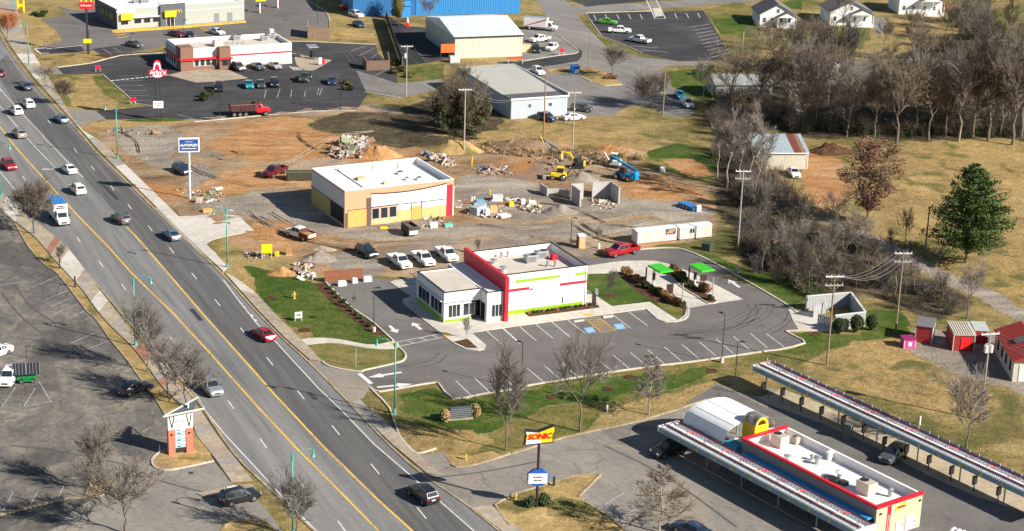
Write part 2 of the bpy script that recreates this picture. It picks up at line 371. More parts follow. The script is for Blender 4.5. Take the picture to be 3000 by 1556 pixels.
def area(name,pts,m,z,jag=0,smooth=0,kind='structure',parent=None,world=False,**kw):
    P=pts if world else W2(pts)
    if smooth:P=smooth2(P,smooth,True)
    if m.name in CH_ and jag and not kw and z<.05:
        SOFT.append((CH_[m.name],P,max(.5,jag*(2.4 if m.name in ('orange_soil','grey_gravel','bare_dirt')else 1.3)))); return
    if jag:P=jagged(P,jag,seed=len(C.objects)%97)
    a=sum(P[i][0]*P[(i+1)%len(P)][1]-P[(i+1)%len(P)][0]*P[i][1]for i in range(len(P)))
    if a<0:P=P[::-1]
    ZC[0]=(ZC[0]+1)%12; z+=ZC[0]*.00015
    mb=MB(); mb.add([(x,y,z)for x,y in P],[tuple(range(len(P)))])
    return mb.build(name,m,parent,kind=kind if parent is None else None,**kw)
def slab(name,pts,m,z1,z0=-.05,parent=None,world=False,smooth=0,**kw):
    P=pts if world else W2(pts)
    if smooth:P=smooth2(P,smooth,True)
    mb=MB(); mb.prism(P,z0,z1); return mb.build(name,m,parent,kind=None if parent else 'structure',**kw)
def offset_line(P,d):
    out=[]
    for i,p in enumerate(P):
        a=Vector(P[max(i-1,0)]); b=Vector(P[min(i+1,len(P)-1)]); t=(b-a); t=t.normalized()if t.length>1e-6 else Vector((1,0))
        out.append((p[0]-t.y*d,p[1]+t.x*d))
    return out
def strip(mb,P,w0,w1,z0,z1,m=0,closed=False):
    """ribbon along world polyline between side offsets w0..w1, extruded z0..z1"""
    if closed:P=P+[P[0]]
    A,B=offset_line(P,w0),offset_line(P,w1)
    for i in range(len(P)-1):
        q=[A[i],A[i+1],B[i+1],B[i]]
        if z1-z0<.02:mb.add([(x,y,z1)for x,y in q],[(0,3,2,1)]if w1<w0 else [(0,1,2,3)],m)
        else:mb.prism(q,z0,z1,m)
    return mb
def kerb(pts,w=.18,h=.15,m=None,smooth=3,world=False,closed=False,name='kerb',side=1):
    P=pts if world else W2(pts)
    if smooth:P=smooth2(P,smooth,closed)
    mb=MB(); strip(mb,P,-w/2,w/2,-.02,h,closed=closed)
    return mb.build(name,m or M['kerb'],kind='structure')
def lines(name,segs,m,w=.12,z=.03,world=False,parent=None):
    mb=MB()
    for s in segs:
        P=s if world else W2(s)
        strip(mb,list(P),-w/2,w/2,z,z)
    for i,f in enumerate(mb.f): # faces must look up
        a,b,c=(Vector(mb.v[k])for k in f[:3])
        if (b-a).cross(c-a).z<0:mb.f[i]=f[::-1]
    return mb.build(name,m,parent,kind=None if parent else 'structure')
# ---- dirt of the building site
site=D((196,318),(245,300),(420,303),(560,288),(640,280),(800,268),(930,262),(1010,280),(1090,320),(1180,352),(1330,372),(1500,378),(1600,392),(1640,430),(1700,440),(1800,470),(1825,520),(1810,570),(1800,600),(1600,625),(1500,625),(1460,655),(1300,650),(1180,690),(1060,700),(930,696),(820,700),(740,655),(700,640),(640,640),(560,605),(500,560),(455,540),(380,490),(300,395),(235,340))
area('building_site_ground',site,M['dirt'],.008,jag=.5)
area('orange_soil',D((640,310),(720,296),(800,305),(760,345),(700,385),(660,410),(560,395),(520,365),(590,335)),M['orange'],.012,jag=1.6,smooth=3)
area('wood_floor',D((850,285),(1010,290),(1120,325),(1190,352),(1060,372),(940,360),(850,335),(780,330)),M['forest'],.011,jag=1.5,smooth=3)
area('orange_soil',D((500,445),(600,420),(700,430),(780,440),(780,475),(700,470),(600,490),(520,490)),M['orange'],.012,jag=1.2,smooth=3)
area('orange_soil',D((780,320),(860,345),(960,370),(1060,400),(1000,410),(840,400),(800,370),(740,400),(690,390)),M['orange'],.014,jag=1.3,smooth=3)
area('orange_soil',D((1560,470),(1640,440),(1720,470),(1790,500),(1700,520),(1600,500)),M['orange'],.012,jag=1.3,smooth=3)
area('orange_soil',D((640,560),(760,555),(800,600),(700,640),(640,600)),M['orange'],.012,jag=1.0,smooth=3)
area('grey_gravel',D((290,320),(400,315),(450,340),(430,400),(560,430),(470,470),(440,430),(330,400)),M['gravel'],.013,jag=1.0,smooth=3)
area('grey_gravel',D((460,475),(560,500),(700,480),(790,520),(1150,560),(1350,560),(1560,560),(1780,560),(1760,600),(1600,590),(1450,600),(1150,600),(900,600),(760,570),(600,540),(520,530)),M['gravel'],.013,jag=1.2,smooth=3)
area('grey_gravel',D((1150,450),(1350,455),(1380,500),(1600,500),(1780,520),(1800,550),(1560,545),(1200,540)),M['gravel'],.014,jag=1.2,smooth=3)
area('grey_gravel',D((820,640),(940,650),(960,690),(850,690)),M['gravel'],.014,jag=.6,smooth=3)
area('dry_grass_slope',D((1200,340),(1240,300),(1330,305),(1500,300),(1620,330),(1700,360),(1640,390),(1580,400),(1450,378),(1300,372),(1215,372)),M['dry'],.010,jag=1,smooth=3)
area('green_grass_patch',D((1632,382),(1700,362),(1790,388),(1850,430),(1850,460),(1770,448),(1720,432),(1650,405)),M['lawn'],.014,jag=.5,smooth=3)
area('orange_soil',D((1662,402),(1740,398),(1768,410),(1790,442),(1730,442),(1690,420)),M['orange'],.018,jag=.2)
area('orange_soil',D((2030,390),(2090,395),(2140,430),(2150,470),(2110,520),(2080,560),(2040,530),(2030,470),(2020,430)),M['orange'],.012,jag=.8,smooth=3)
area('gravel_track',D((2040,540),(2070,540),(2200,590),(2330,660),(2480,725),(2640,800),(2640,845),(2500,770),(2300,680),(2150,610)),M['gravel'],.014,jag=.3,smooth=3)
# leaf litter under the woods
area('wood_floor',D((1790,240),(1900,180),(2050,130),(2200,180),(2330,110),(2600,60),(2700,340),(2340,355),(2150,350),(2040,350),(1960,330),(1870,310),(1800,330)),M['forest'],.008,jag=2,smooth=3)
area('wood_floor',D((1790,430),(1870,340),(1900,420),(2000,470),(2060,560),(2200,640),(2300,690),(2440,760),(2330,800),(2180,740),(2060,770),(1960,740),(1880,700),(1850,600),(1810,520)),M['forest'],.010,jag=1.5,smooth=3)
area('wood_floor',D((1000,285),(1060,255),(1180,190),(1280,200),(1260,290),(1230,350),(1100,345)),M['forest'],.011,jag=1.2,smooth=3)
# ---- main road
RR=T('00',(-120,330),(30,410),(150,590),(310,800))+T('10',(190,-320),(590,-90),(950,170),(1330,540),(1800,1010))+T('20',(2150,0),(2500,380))+T('21',(250,640),(500,870),(900,1270))+T('31',(1030,235),(1310,510),(1640,750),(2080,1100),(2500,1450))
RR=[(-60,-20),(-20,60),(9,123),(45,177),(93,240),(177,332),(240,400),(284,451),(398,562),(539,702),(644,800),(749,914),(825,992),(900,1060),(1019,1180),(1142,1309),(1241,1395),(1373,1487),(1560,1640),(2000,1990)]
LL=[(-300,340),(-60,520),(0,590),(75,650),(180,708),(257,800),(371,932),(460,1040),(560,1140),(600,1200),(690,1330),(790,1430),(925,1556),(1060,1680),(1400,1990)]
Wr=smooth2(W2(RR),3); Wl=smooth2(W2(LL),3)
P=Wr+Wl[::-1]
a_=sum(P[i][0]*P[(i+1)%len(P)][1]-P[(i+1)%len(P)][0]*P[i][1]for i in range(len(P)))
if a_<0:P=P[::-1]
MB().add([(x,y,.020)for x,y in P],[tuple(range(len(P)))]).build('main_road',M['road'],kind='structure')
mb=MB(); strip(mb,Wr,-.02,.28,-.01,.10); mb.build('kerb',M['kerb2'],kind='structure') # outer side
mb=MB(); strip(mb,Wl,-.3,0,-.01,.10); mb.build('kerb',M['kerb2'],kind='structure')
# lane paint
lines('white_edge_line',[[(654,820),(700,882),(754,950),(807,1001),(930,1135),(998,1200),(1096,1302),(1193,1385),(1290,1470),(1388,1556),(1450,1610)]],M['wline'],.14,.026)
lines('white_edge_line',[[(-20,480),(60,575)],[(540,1130),(578,1174),(660,1275),(745,1366),(837,1467),(927,1556),(980,1606)]],M['wline'],.14,.026)
lines('yellow_line',[[(371,666),(395,690),(419,717),(491,800),(599,926),(749,1093),(804,1156),(945,1306),(1106,1464),(1208,1556),(1250,1594)]],M['yline'],.26,.026)
lines('yellow_line',[[(0,371),(39,424),(105,498),(180,580),(245,650),(317,723),(388,803),(509,920),(614,1034),(749,1186),(870,1315),(1004,1449),(1109,1556),(1150,1596)]],M['yline'],.26,.026)
ds=[]
for x,y in T('10',(740,140),(910,310),(1100,505),(1270,690),(1470,900),(1680,1115))+T('20',(1900,30),(2128,290),(2380,572))+T('21',(135,865),(440,1195))+T('31',(780,350),(1165,730),(1620,1160),(2080,1580)):
    g=G(x,y); d=Vector((cos(ROAD_AZ-pi),sin(ROAD_AZ-pi),0))*1.6; ds.append([tuple((g-d)[:2]),tuple((g+d)[:2])])
for x,y in T('10',(235,410),(770,1010),(990,1250))+T('20',(1210,140),(1440,400),(1690,660),(2260,1290))+T('31',(72,480),(440,870),(840,1290))+T('00',(0,880),(480,1190)):
    g=G(x,y); d=Vector((cos(ROAD_AZ-pi),sin(ROAD_AZ-pi),0))*1.5; ds.append([tuple((g-d)[:2]),tuple((g+d)[:2])])
lines('white_lane_dashes',ds,M['wline'],.14,.026,world=True)
lines('white_lane_line',[T('10',(420,0),(560,140),(690,280),(815,405)),T('00',(0,870),(150,1040),(300,1200),(430,1336)),T('10',(270,20),(350,110),(540,310)),T('00',(0,1040),(100,1160),(200,1280))],M['wline'],.13,.026)
lines('white_turn_arrow',[T('10',(415,320),(515,322)),T('10',(590,290),(660,300))],M['wline'],.5,.027)
lines('white_parking_ticks',[T('20',(2345,290),(2370,300)),T('20',(2375,325),(2400,340)),T('20',(2455,405),(2475,430)),T('20',(2495,455),(2510,470))],M['wline'],.25,.027)
# concrete shoulder between kerb and right lanes: separate slabs of sidewalk on both sides
def sidewalk(name,inner,outer,n,mats,z1=.13):
    """row of slabs between two world polylines, each slab a child of the sidewalk"""
    e=empty(name,kind='structure')
    def samp(P,k):
        L_=[0]
        for i in range(1,len(P)):L_.append(L_[-1]+(Vector(P[i])-Vector(P[i-1])).length)
        out=[]
        for q in range(k+1):
            s_=L_[-1]*q/k; i=max(j for j in range(len(L_)-1)if L_[j]<=s_+1e-9)
            t=(s_-L_[i])/max(1e-6,L_[i+1]-L_[i]); out.append(tuple(Vector(P[i])*(1-t)+Vector(P[i+1])*t))
        return out
    A,B=samp(inner,n),samp(outer,n)
    for i in range(n):
        q=[A[i],A[i+1],B[i+1],B[i]]; c=Vector((sum(p[0]for p in q)/4,sum(p[1]for p in q)/4))
        L0=max(.1,(Vector(q[0])-Vector(q[1])).length)
        q=[tuple(c+(Vector(p)-c)*(1-.05/L0))for p in q]
        o=MB().prism([(x-c.x,y-c.y)for x,y in q],-.05,z1+random.uniform(-.01,.01)).build('slab',mats(i,n),e,loc=(c.x,c.y,0))
    return e
# right sidewalk (kerb -> outer edge)
in1=[(-46,-20),(9,100),(60,177),(110,240),(190,330),(250,396),(294,447),(408,558),(549,698),(654,796)]
out1=[(40,-20),(75,110),(115,185),(150,240),(222,361),(270,400),(299,418),(365,481),(467,580),(524,636),(602,714),(668,784)]
sw=sidewalk('sidewalk',smooth2(W2(in1),3),smooth2(W2(out1),3),46,
   lambda i,n:M['conc']if i>33 or i in (15,16,19,28,29)else (M['conc2']if i%3 else M['conc3']))
in2=[(658,800),(759,914),(835,992),(908,1056)]; out2=[(690,815),(750,860),(815,930),(882,995),(945,1060)]
sidewalk('sidewalk',W2(in2),W2(out2),18,lambda i,n:M['conc']if i<4 else M['conc2'])
area('gutter_strip',[(945,1062),(910,1060),(1019,1180),(1060,1226),(1090,1215),(1080,1195),(1045,1160)],M['conc3'],.026)
in3=[(1060,1218),(1150,1305),(1249,1388)]; out3=[(1090,1196),(1170,1275),(1215,1322),(1300,1395)]
sidewalk('sidewalk',W2(in3),W2(out3),12,lambda i,n:M['conc2']if i>3 else M['conc3'])
sidewalk('sidewalk',W2([(1380,1490),(1460,1550),(1560,1635)]),W2([(1440,1480),(1480,1520),(1620,1620)]),7,lambda i,n:M['conc2'])
# left sidewalk with verge and old kerb
inL=[(-60,500),(0,560),(75,628),(171,702),(233,770),(287,845),(323,890),(368,950),(419,1010),(479,1069),(527,1129),(596,1216),(635,1276),(683,1336),(740,1410)]
outL=[(-60,545),(0,610),(50,655),(105,699),(156,759),(236,845),(269,890),(317,950),(380,1010),(428,1069),(475,1135),(555,1216),(575,1276),(623,1336),(677,1412)]
sidewalk('sidewalk',smooth2(W2(inL),3),smooth2(W2(outL),3),56,lambda i,n:M['conc']if i in (7,8,9,20,21,22,23,28,29)else (M['brick']if i in (17,37,38,42,46)else (M['conc3']if i%4==1 else M['conc2'])))
verge=[(-60,560),(0,640),(55,690),(130,760),(190,830),(265,925),(345,1030),(420,1130),(500,1260),(480,1255),(492,1200)] 
kL=[(-20,590),(5,620),(40,650),(82,722),(130,775),(165,800),(205,848),(255,913),(276,930),(325,998),(370,1052),(420,1122),(455,1168),(480,1210),(540,1300)]
area('verge_grass',[(-20,590),(0,615),(55,660),(108,703),(160,763),(238,848),(272,893),(320,953),(383,1013),(430,1072),(478,1138),(557,1218),(577,1278)]+kL[::-1],M['dry'],.018)
area('old_car_park',kL+[(560,1325),(632,1358),(690,1425),(760,1500),(840,1570),(900,1680),(-500,1800),(-500,700),(-120,560)],M['oldlot'],.014)
kerb(kL,.2,.12,M['kerb2'])
area('driveway',T('30',(1100,900),(1300,660),(1480,700),(1600,745),(1780,735),(2095,660),(2240,840),(2310,905),(2500,1010),(2640,1170),(2800,1400),(400,1400),(700,1150)),M['tanlot'],.017)
kerb(T('30',(0,1180),(300,1105),(520,1050),(700,1020),(900,1000),(1000,985)),.45,.15,M['kerb2'])
isl=T('30',(925,800),(1000,790),(1060,820),(1100,880),(1085,940),(1000,985),(840,1000))
area('planting_island',isl,M['dry'],.05); kerb(isl,.2,.15,M['kerb2'],closed=True)
isl=T('30',(1640,540),(1560,570),(1490,640),(1510,710),(1600,742),(1750,725),(2090,655),(2050,560),(1960,440),(1880,330),(1700,330),(1640,420))
area('sign_island',isl,M['dry'],.06); kerb(T('30',(1640,540),(1560,570),(1490,640),(1510,710),(1600,742),(1750,730),(2090,655)),.22,.16,M['kerb'])
isl=T('30',(1925,975),(2000,1010),(2150,990),(2400,940),(2500,900),(2440,880),(2290,900),(1940,970))
area('traffic_island',isl,M['conc2'],.12)
isl=T('30',(2190,1270),(2300,1230),(2500,1220),(2620,1260),(2700,1400),(2200,1400))
area('planting_island',isl,M['dry'],.06,smooth=2)
kerb(T('30',(2190,1300),(2300,1235),(2500,1222)),.22,.16,M['kerb2'])
# stall lines in the old car park
sl=[T('20',(320,140),(560,35)),T('20',(450,258),(670,172)),T('20',(490,330),(745,225)),T('20',(540,400),(770,300)),T('20',(650,450),(840,365)),T('20',(790,480),(895,430)),T('20',(690,690),(920,590)),T('20',(860,745),(1060,665)),T('20',(0,120),(290,80)),
      T('20',(230,1310),(345,1130)),T('20',(20,1310),(150,1120)),T('20',(380,1060),(500,1260)),T('20',(230,1310),(520,1255)),T('20',(1130,945),(1200,920)),T('20',(1130,1060),(1230,1030)),
      T('30',(30,1140),(130,955)),T('30',(295,1080),(370,950)),T('30',(560,1030),(625,895)),T('30',(700,825),(925,795)),T('30',(1390,370),(1500,310))]
lines('faded_stall_lines',sl,M['wline2'],.11,.024)
# ---- restaurant car park, centre
lot=T('11',(1050,20))and (T('21',(680,90),(910,320),(1150,490),(1345,668),(1400,730),(1465,800),(1440,860),(1350,890),(1080,955),(990,975),(640,880),(480,850),(1110,1130),(1200,1165),(1750,1078),(1930,1232),(2505,1140))+T('22',(130,1110),(670,1020),(1340,920),(2060,830),(2505,765))+T('23',(0,780),(360,690),(190,575),(300,545),(480,480),(190,330),(0,185))+T('22',(1980,0))+T('12',(2190,1336),(1900,1180),(1650,1100),(1260,1105),(760,1190),(690,1180),(600,1180))+T('12',(400,1280),(0,1250))+T('21',(1570,45),(1300,70),(1150,50)))
area('restaurant_car_park',lot,M['asphalt'],.022)
area('driveway_mouth',T('21',(490,850),(640,880),(740,925),(990,975),(1110,1085),(1190,1165),(1110,1135),(1050,1225),(900,1270),(700,1080)),M['tanlot'],.026)
kerb(T('21',(680,90),(910,320),(1150,490),(1345,668)),.25,.17)
kerb(T('21',(1400,730),(1465,800),(1440,860),(1350,890),(1080,950),(1000,968),(730,922),(650,870)),.3,.17)
lines('stop_line',[T('21',(1010,985),(1130,1085))],M['wline'],.6,.04)
kerb(T('21',(1120,1130),(1205,1165),(1500,1115),(1750,1076),(1800,1100),(1930,1234),(2200,1190),(2505,1140))+T('22',(130,1110),(670,1020),(1340,920),(1700,880),(2060,830),(2505,765))+T('23',(100,755),(360,690),(280,630),(190,585),(210,568),(480,565)),.25,.17,smooth=2)
kerb(T('21',(1120,1130),(1180,1190),(1310,1330))+T('31',(1400,400),(1530,555),(1620,575),(1760,530)),.25,.15,M['kerb'],smooth=2)
kerb(Q((600,385),(850,365),(1060,370),(1250,425),(1480,535),(1760,685),(2100,880),(2400,1060),(2520,1150)),.3,.17)
# ---- lawns
slab('concrete_driveway',T('10',(1750,785),(1900,780),(2080,755),(2270,715),(2490,928),(2330,955),(2180,985),(2080,1015),(2010,1055),(2000,1120),(1830,1000),(1700,870)),M['conc'],.07)
slab('concrete_driveway',T('10',(1520,700),(1620,690),(1760,790),(1860,900),(2010,1055),(2120,1150),(2080,1230),(1900,1080),(1700,880)),M['conc'],.06)
area('resurfaced_lanes',[(371,660),(395,684),(419,711),(491,794),(599,920),(749,1087),(804,1150),(945,1300),(1106,1458),(1250,1590),(1450,1610),(1290,1473),(1193,1388),(1096,1305),(998,1203),(930,1138),(807,1004),(754,953),(700,885),(640,812),(520,690),(400,574),(290,464),(230,400),(120,290),(60,215),(20,160),(-20,200),(60,330),(200,470),(300,580)],M['road2'],.0225)
area('front_lawn',T('21',(-340,0),(0,215),(430,650),(600,640),(740,645),(1060,700),(1200,705),(1340,675),(1150,500),(910,330),(680,100),(560,90),(300,20),(-100,-60),(-250,-80)),M['lawn'],.016,jag=.15)
area('dry_lawn_edge',T('21',(-340,0),(0,215),(430,650),(620,640),(520,560),(330,520),(260,400),(120,330),(20,200),(-20,60),(-160,-60),(-260,-90)),M['dry'],.020,jag=.5)
area('lawn_island',T('21',(480,708),(600,692),(740,685),(900,705),(1080,735),(1250,745),(1400,735),(1460,800),(1430,860),(1340,888),(1080,948),(1000,965),(730,920),(640,870)),M['lawn2'],.03)
area('dry_lawn_edge',T('21',(490,712),(620,695),(740,760),(760,830),(980,900),(1000,950),(740,910),(650,860)),M['dry'],.034,jag=.3)
slab('curved_path',T('21',(440,655),(600,638),(740,645),(880,665),(1060,700),(1200,702),(1340,672),(1400,700),(1380,738),(1250,747),(1080,737),(900,707),(740,687),(600,692),(475,707)),M['conc'],.10,smooth=2)
area('lower_lawn',T('21',(1120,1140),(1205,1170),(1750,1082),(1930,1240),(2505,1145))+T('22',(130,1115),(1340,925),(2505,770))+T('23',(360,693),(220,580),(480,570),(900,600),(1000,640),(600,760),(300,900),(0,860))+T('22',(2400,1000),(2050,1050),(1850,1180),(1700,1200),(1300,1240),(1000,1300))+T('32',(700,370),(0,560))+T('31',(2000,640),(1840,560),(1600,560),(1400,400)),M['lawn2'],.014,jag=.1)
area('green_lawn',T('21',(1350,1180),(1740,1095),(1920,1250),(2500,1160))+T('22',(300,1140),(1340,960),(1900,930),(2000,1000),(1500,1120),(1000,1190),(400,1300))+T('31',(2100,450),(1700,300),(1450,200)),M['lawn'],.018,jag=.9)
area('leaf_litter',T('31',(1240,230),(1650,330),(2250,430),(2320,500),(1850,560),(1560,500),(1400,420)),M['dry'],.02,jag=1)
area('dry_grass_band',T('22',(900,1336),(1200,1250),(1600,1150),(2050,1040),(2300,1010),(2350,1100),(1900,1230),(1400,1300)),M['dry'],.022,jag=.7)
area('green_lawn',T('23',(250,590),(480,575),(900,610),(1100,560),(1400,560),(1380,640),(1000,640),(700,740),(300,800),(120,770),(380,700)),M['lawn'],.018,jag=.5)
area('green_lawn',Q((1100,350),(1500,430),(1900,600),(2300,830),(2560,980),(2560,1130),(2400,1040),(2000,800),(1600,590),(1300,430)),M['lawn'],.012,jag=.6)
area('green_lawn',T('22',(2000,0),(2505,0))+T('23',(350,0),(560,180),(380,290),(180,270),(0,175)),M['lawn'],.012,jag=.6)
area('green_lawn',T('23',(950,370),(1240,370),(1420,520),(1300,600),(950,600)),M['lawn'],.013,jag=.6)
# ---- concrete round the restaurant
slab('restaurant_walk',T('22',(-200,560),(0,530),(1310,355),(1420,455),(1500,484),(1610,484),(1700,430),(1728,370),(1712,345),(1690,420),(1620,465),(1345,288),(985,330),(760,180),(700,160),(0,300),(-700,200),(-1000,0)),M['conc'],.13)
slab('restaurant_walk',T('21',(2505,528),(2110,588),(2150,625),(2250,710),(2235,750),(2180,765),(2050,748),(1950,700),(1870,645),(1660,480),(1440,300),(1435,262),(1520,232),(1310,95),(1350,78),(1900,0),(2600,200)),M['conc'],.12)
slab('drive_through_lane',Q((-80,585),(0,572),(240,535),(440,515),(780,515),(930,548),(1100,600),(1300,690),(1500,790),(1870,990),(1490,1048),(1200,1098),(1150,1040),(900,900),(680,760),(520,690),(350,672),(-60,685)),M['conc'],.030,z0=-.02)
slab('planting_strip',Q((345,655),(500,690),(700,800),(900,905),(1100,1040),(1190,1115),(1195,1160),(1160,1225),(1060,1250),(980,1190),(720,1025),(560,900),(400,760),(330,690)),M['mulch'],.10)
area('small_lawn',Q((-60,690),(330,680),(400,760),(560,900),(760,1020),(980,1190),(1060,1245),(720,1025),(260,1080),(0,910),(-60,860)),M['lawn'],.14)
area('small_lawn',Q((800,1040),(1060,1060),(1130,1130),(1120,1210),(1060,1240),(960,1180)),M['lawn2'],.145)
slab('planting_island',Q((965,640),(1010,620),(1160,690),(1310,850),(1520,1000),(1532,1028),(1440,1042),(1290,950),(1110,840),(970,690)),M['mulch'],.15)
kerb(Q((965,640),(1010,618),(1160,690),(1310,850),(1525,1000),(1534,1030),(1440,1046),(1290,952),(1110,842),(965,690)),.18,.18,smooth=2,closed=True)
kerb(Q((1195,1095),(1200,1160),(1165,1228),(1060,1262),(960,1250)),.3,.17)
kerb(Q((-80,590),(0,576),(240,538),(440,518),(780,518),(930,550),(1100,602),(1500,792),(1870,990)),.08,.045,M['gutter'],smooth=2)
area('flower_bed',T('22',(120,400),(700,310),(840,320),(860,345),(560,385),(170,436)),M['mulch'],.14)
area('flower_bed',T('21',(1930,680),(2070,650),(2170,742),(2060,740)),M['mulch'],.13)
area('kerb_bed',T('21',(680,100),(560,100),(700,250),(900,420),(1080,560),(1150,600),(1260,610),(1150,500)),M['mulch'],.024)
# stall lines
st=[]
for k in range(14):
    x0=150+k*168.0; y0=935-k*26.2
    st.append(T('22',(x0,y0),(x0+165,y0+138)))
st+=[T('22',(-130,980),(20,1115)),T('21',(1955,1055),(2110,1205)),T('21',(2135,1025),(2290,1170)),T('21',(2300,990),(2450,1130)),T('22',(75,525),(240,668)),T('22',(230,500),(400,640)),T('22',(390,480),(565,625)),T('22',(545,462),(715,590)),T('22',(985,408),(1160,542)),T('22',(1145,383),(1325,516)),T('22',(-80,545),(55,665)),T('21',(2260,570),(2425,715)),T('21',(2415,545),(2580,690)),
       T('22',(2490,595),(2660,722))]
lines('stall_lines',st,M['wline'],.11,.027)
ylm=[]
q=T('22',(715,440),(800,430),(850,440),(1020,560),(870,580))
for k in range(9):
    t=k/8; a=Vector(q[0])*(1-t)+Vector(q[4])*t; b=Vector(q[2])*(1-t)+Vector(q[3])*t; ylm.append([tuple(a),tuple(b)])
ylm+=[[q[0],q[4]],[q[2],q[3]]]
lines('yellow_hatching',ylm,M['yline'],.13,.027)
area('yellow_ramp_pad',T('22',(700,410),(790,402),(800,425),(715,432)),M['yline'],.136)
area('yellow_ramp_pad',T('21',(1820,590),(1880,590),(1900,625),(1850,635)),M['yline'],.136)
area('yellow_ramp_pad',T('21',(1310,690),(1350,680),(1365,715),(1330,722)),M['yline'],.11)
M['bluep']=mat('blue_floor_paint',(.22,.44,.70),.8,.2,3)
for q in (T('22',(700,540),(790,530),(820,580),(740,590)),T('22',(990,505),(1080,495),(1115,545),(1030,555))):
    area('blue_bay_marking',q,M['bluep'],.028)
    c=[sum(p[0]for p in q)/4,sum(p[1]for p in q)/4]; g=G(*c)
    # wheelchair mark: head, back and wheel arc in white
    mbw=MB(); th=R(26)
    def L2(u,v):return (g.x+cos(th)*u-sin(th)*v,g.y+sin(th)*u+cos(th)*v)
    strip(mbw,[L2(-.15,.35),L2(-.12,-.02),L2(.22,-.02),L2(.34,-.36)],-.05,.05,.033,.033)
    strip(mbw,[L2(.28*cos(t)-.02,.28*sin(t)-.15)for t in [pi*.6+i*.42 for i in range(10)]],-.035,.035,.033,.033)
    mbw.add([(*L2(-.15+.1*cos(a),.48+.1*sin(a)),.033)for a in [i*pi/4 for i in range(8)]],[tuple(range(8))])
    for i,f in enumerate(mbw.f):
        a,b,c_=(Vector(mbw.v[k])for k in f[:3])
        if (b-a).cross(c_-a).z<0:mbw.f[i]=f[::-1]
    mbw.build('wheelchair_symbol',M['wline'],kind='structure')
for q in (T('22',(600,475),(700,460),(712,470),(610,487)),T('22',(885,428),(985,418),(992,432),(895,445))):
    slab('wheel_stop',q,M['conc'],.16)
area('crosswalk_asphalt',T('21',(1375,720),(1380,735),(1860,625),(1840,600)),M['asphalt'],.0245)  # strip of the same lot asphalt under the crosswalk lines
lines('crosswalk_lines',[T('21',(1370,680),(1820,592)),T('21',(1385,722),(1850,625)),T('21',(1480,665),(1560,690)),T('21',(1600,640),(1700,660)),T('21',(1720,610),(1800,640))],M['wline'],.13,.03)
def arrow(tail,head,m=M['wline'],z=.03,L_=3.2,w=.26):
    a,b=G(*tail),G(*head); d=(b-a).normalized(); n=Vector((-d.y,d.x,0)); c=(a+b)/2
    a=c-d*L_/2; b=c+d*L_/2; k=b-d*L_*.42
    P=[a+n*w,k+n*w,k+n*w*3,b,k-n*w*3,k-n*w,a-n*w]
    P=P[::-1]
    mb=MB(); mb.add([(p.x,p.y,z)for p in P],[tuple(range(7))]); mb.build('white_arrow',m,kind='structure')
arrow(*T('21',(1310,520),(1380,585))); arrow(*T('21',(1610,550),(1535,490)))
arrow(*T('21',(1340,985),(1180,1010)),L_=5); arrow(*T('21',(1280,1110),(1440,1095)),L_=5)
arrow(*T('22',(2210,130),(2130,75)),L_=4)
# ---- drive-in restaurant ground, lower right
dl=T('31',(1560,600),(1840,560),(1920,695),(2060,712),(2505,580))+T('32',(0,590),(350,480),(700,385),(1250,270),(1900,70))+T('22',(1850,1180),(2000,1080),(2200,1160),(2400,1210),(2500,1250))+T('33',(0,-60),(400,60),(1000,330),(2505,1010),(2800,1150),(2800,1600),(-3000,1600))+T('31',(2370,1336),(2080,1100),(1640,760))
area('drive_in_car_park',dl,M['tanlot'],.019)
area('drive_lane_asphalt',T('22',(1700,1270),(1850,1190),(2000,1090),(2200,1170),(2505,1330))+T('33',(0,90),(520,280),(1040,510),(1540,780),(2040,1000),(2480,1140),(2700,1300),(1600,1500),(0,300)),M['asphalt'],.023)
M['sand']=gmat('sandy_concrete',[(0,(.33,.27,.19)),(.5,(.44,.365,.26)),(1,(.53,.45,.34))],[(.2,1,1),(1,.8,1)],bump=.1,fine=.14,blot=[((.14,.12,.10),.35,.62,.08,.6)])
area('stall_concrete',T('22',(2400,1215),(2505,1190))+T('33',(0,30),(120,-60),(400,40),(1000,320),(1700,620),(2505,1000),(2700,1100),(2480,1140),(2040,1000),(1540,780),(1040,510),(520,280),(0,95)),M['sand'],.027)
kerb(T('31',(1920,690),(1960,712),(2060,708),(2250,660),(2505,578))+T('32',(0,585),(350,470),(700,378),(1250,262),(1900,55)),.25,.16,M['kerb2'],smooth=2)
gi=T('31',(2340,1085),(2505,1000))+T('32',(0,985),(350,880),(600,805),(820,780),(860,790),(650,1005),(720,1050),(950,1200),(1180,1400),(0,1400))+T('31',(2480,1300))
area('sign_lawn',gi,M['dry'],.06,jag=.05); area('green_tufts',T('32',(500,1000),(700,1060),(900,1180),(700,1250),(420,1180),(350,1080)),M['lawn2'],.066,jag=.9)
kerb(T('31',(2480,1290),(2340,1085),(2400,1045),(2505,1000))+T('32',(0,985),(350,880),(600,803),(780,780),(870,785),(650,1005)),.25,.16,M['kerb2'],smooth=0)
kerb(T('32',(720,1060),(950,1200),(1180,1400)),.2,.15,M['kerb2'],smooth=0)
lines('stall_lines',[T('32',(850,1115),(1105,960)),T('32',(1045,1225),(1270,1080))],M['wline2'],.14,.025)
isl=T('31',(1840,590),(1900,665),(1925,700),(2050,712),(2300,650),(2400,600),(2310,555),(2100,600)); area('verge_island',isl,M['dry'],.05)
area('manhole_cover',T('30',(1840,760),(1890,755),(1895,775),(1850,782)),M['dark'],.022)
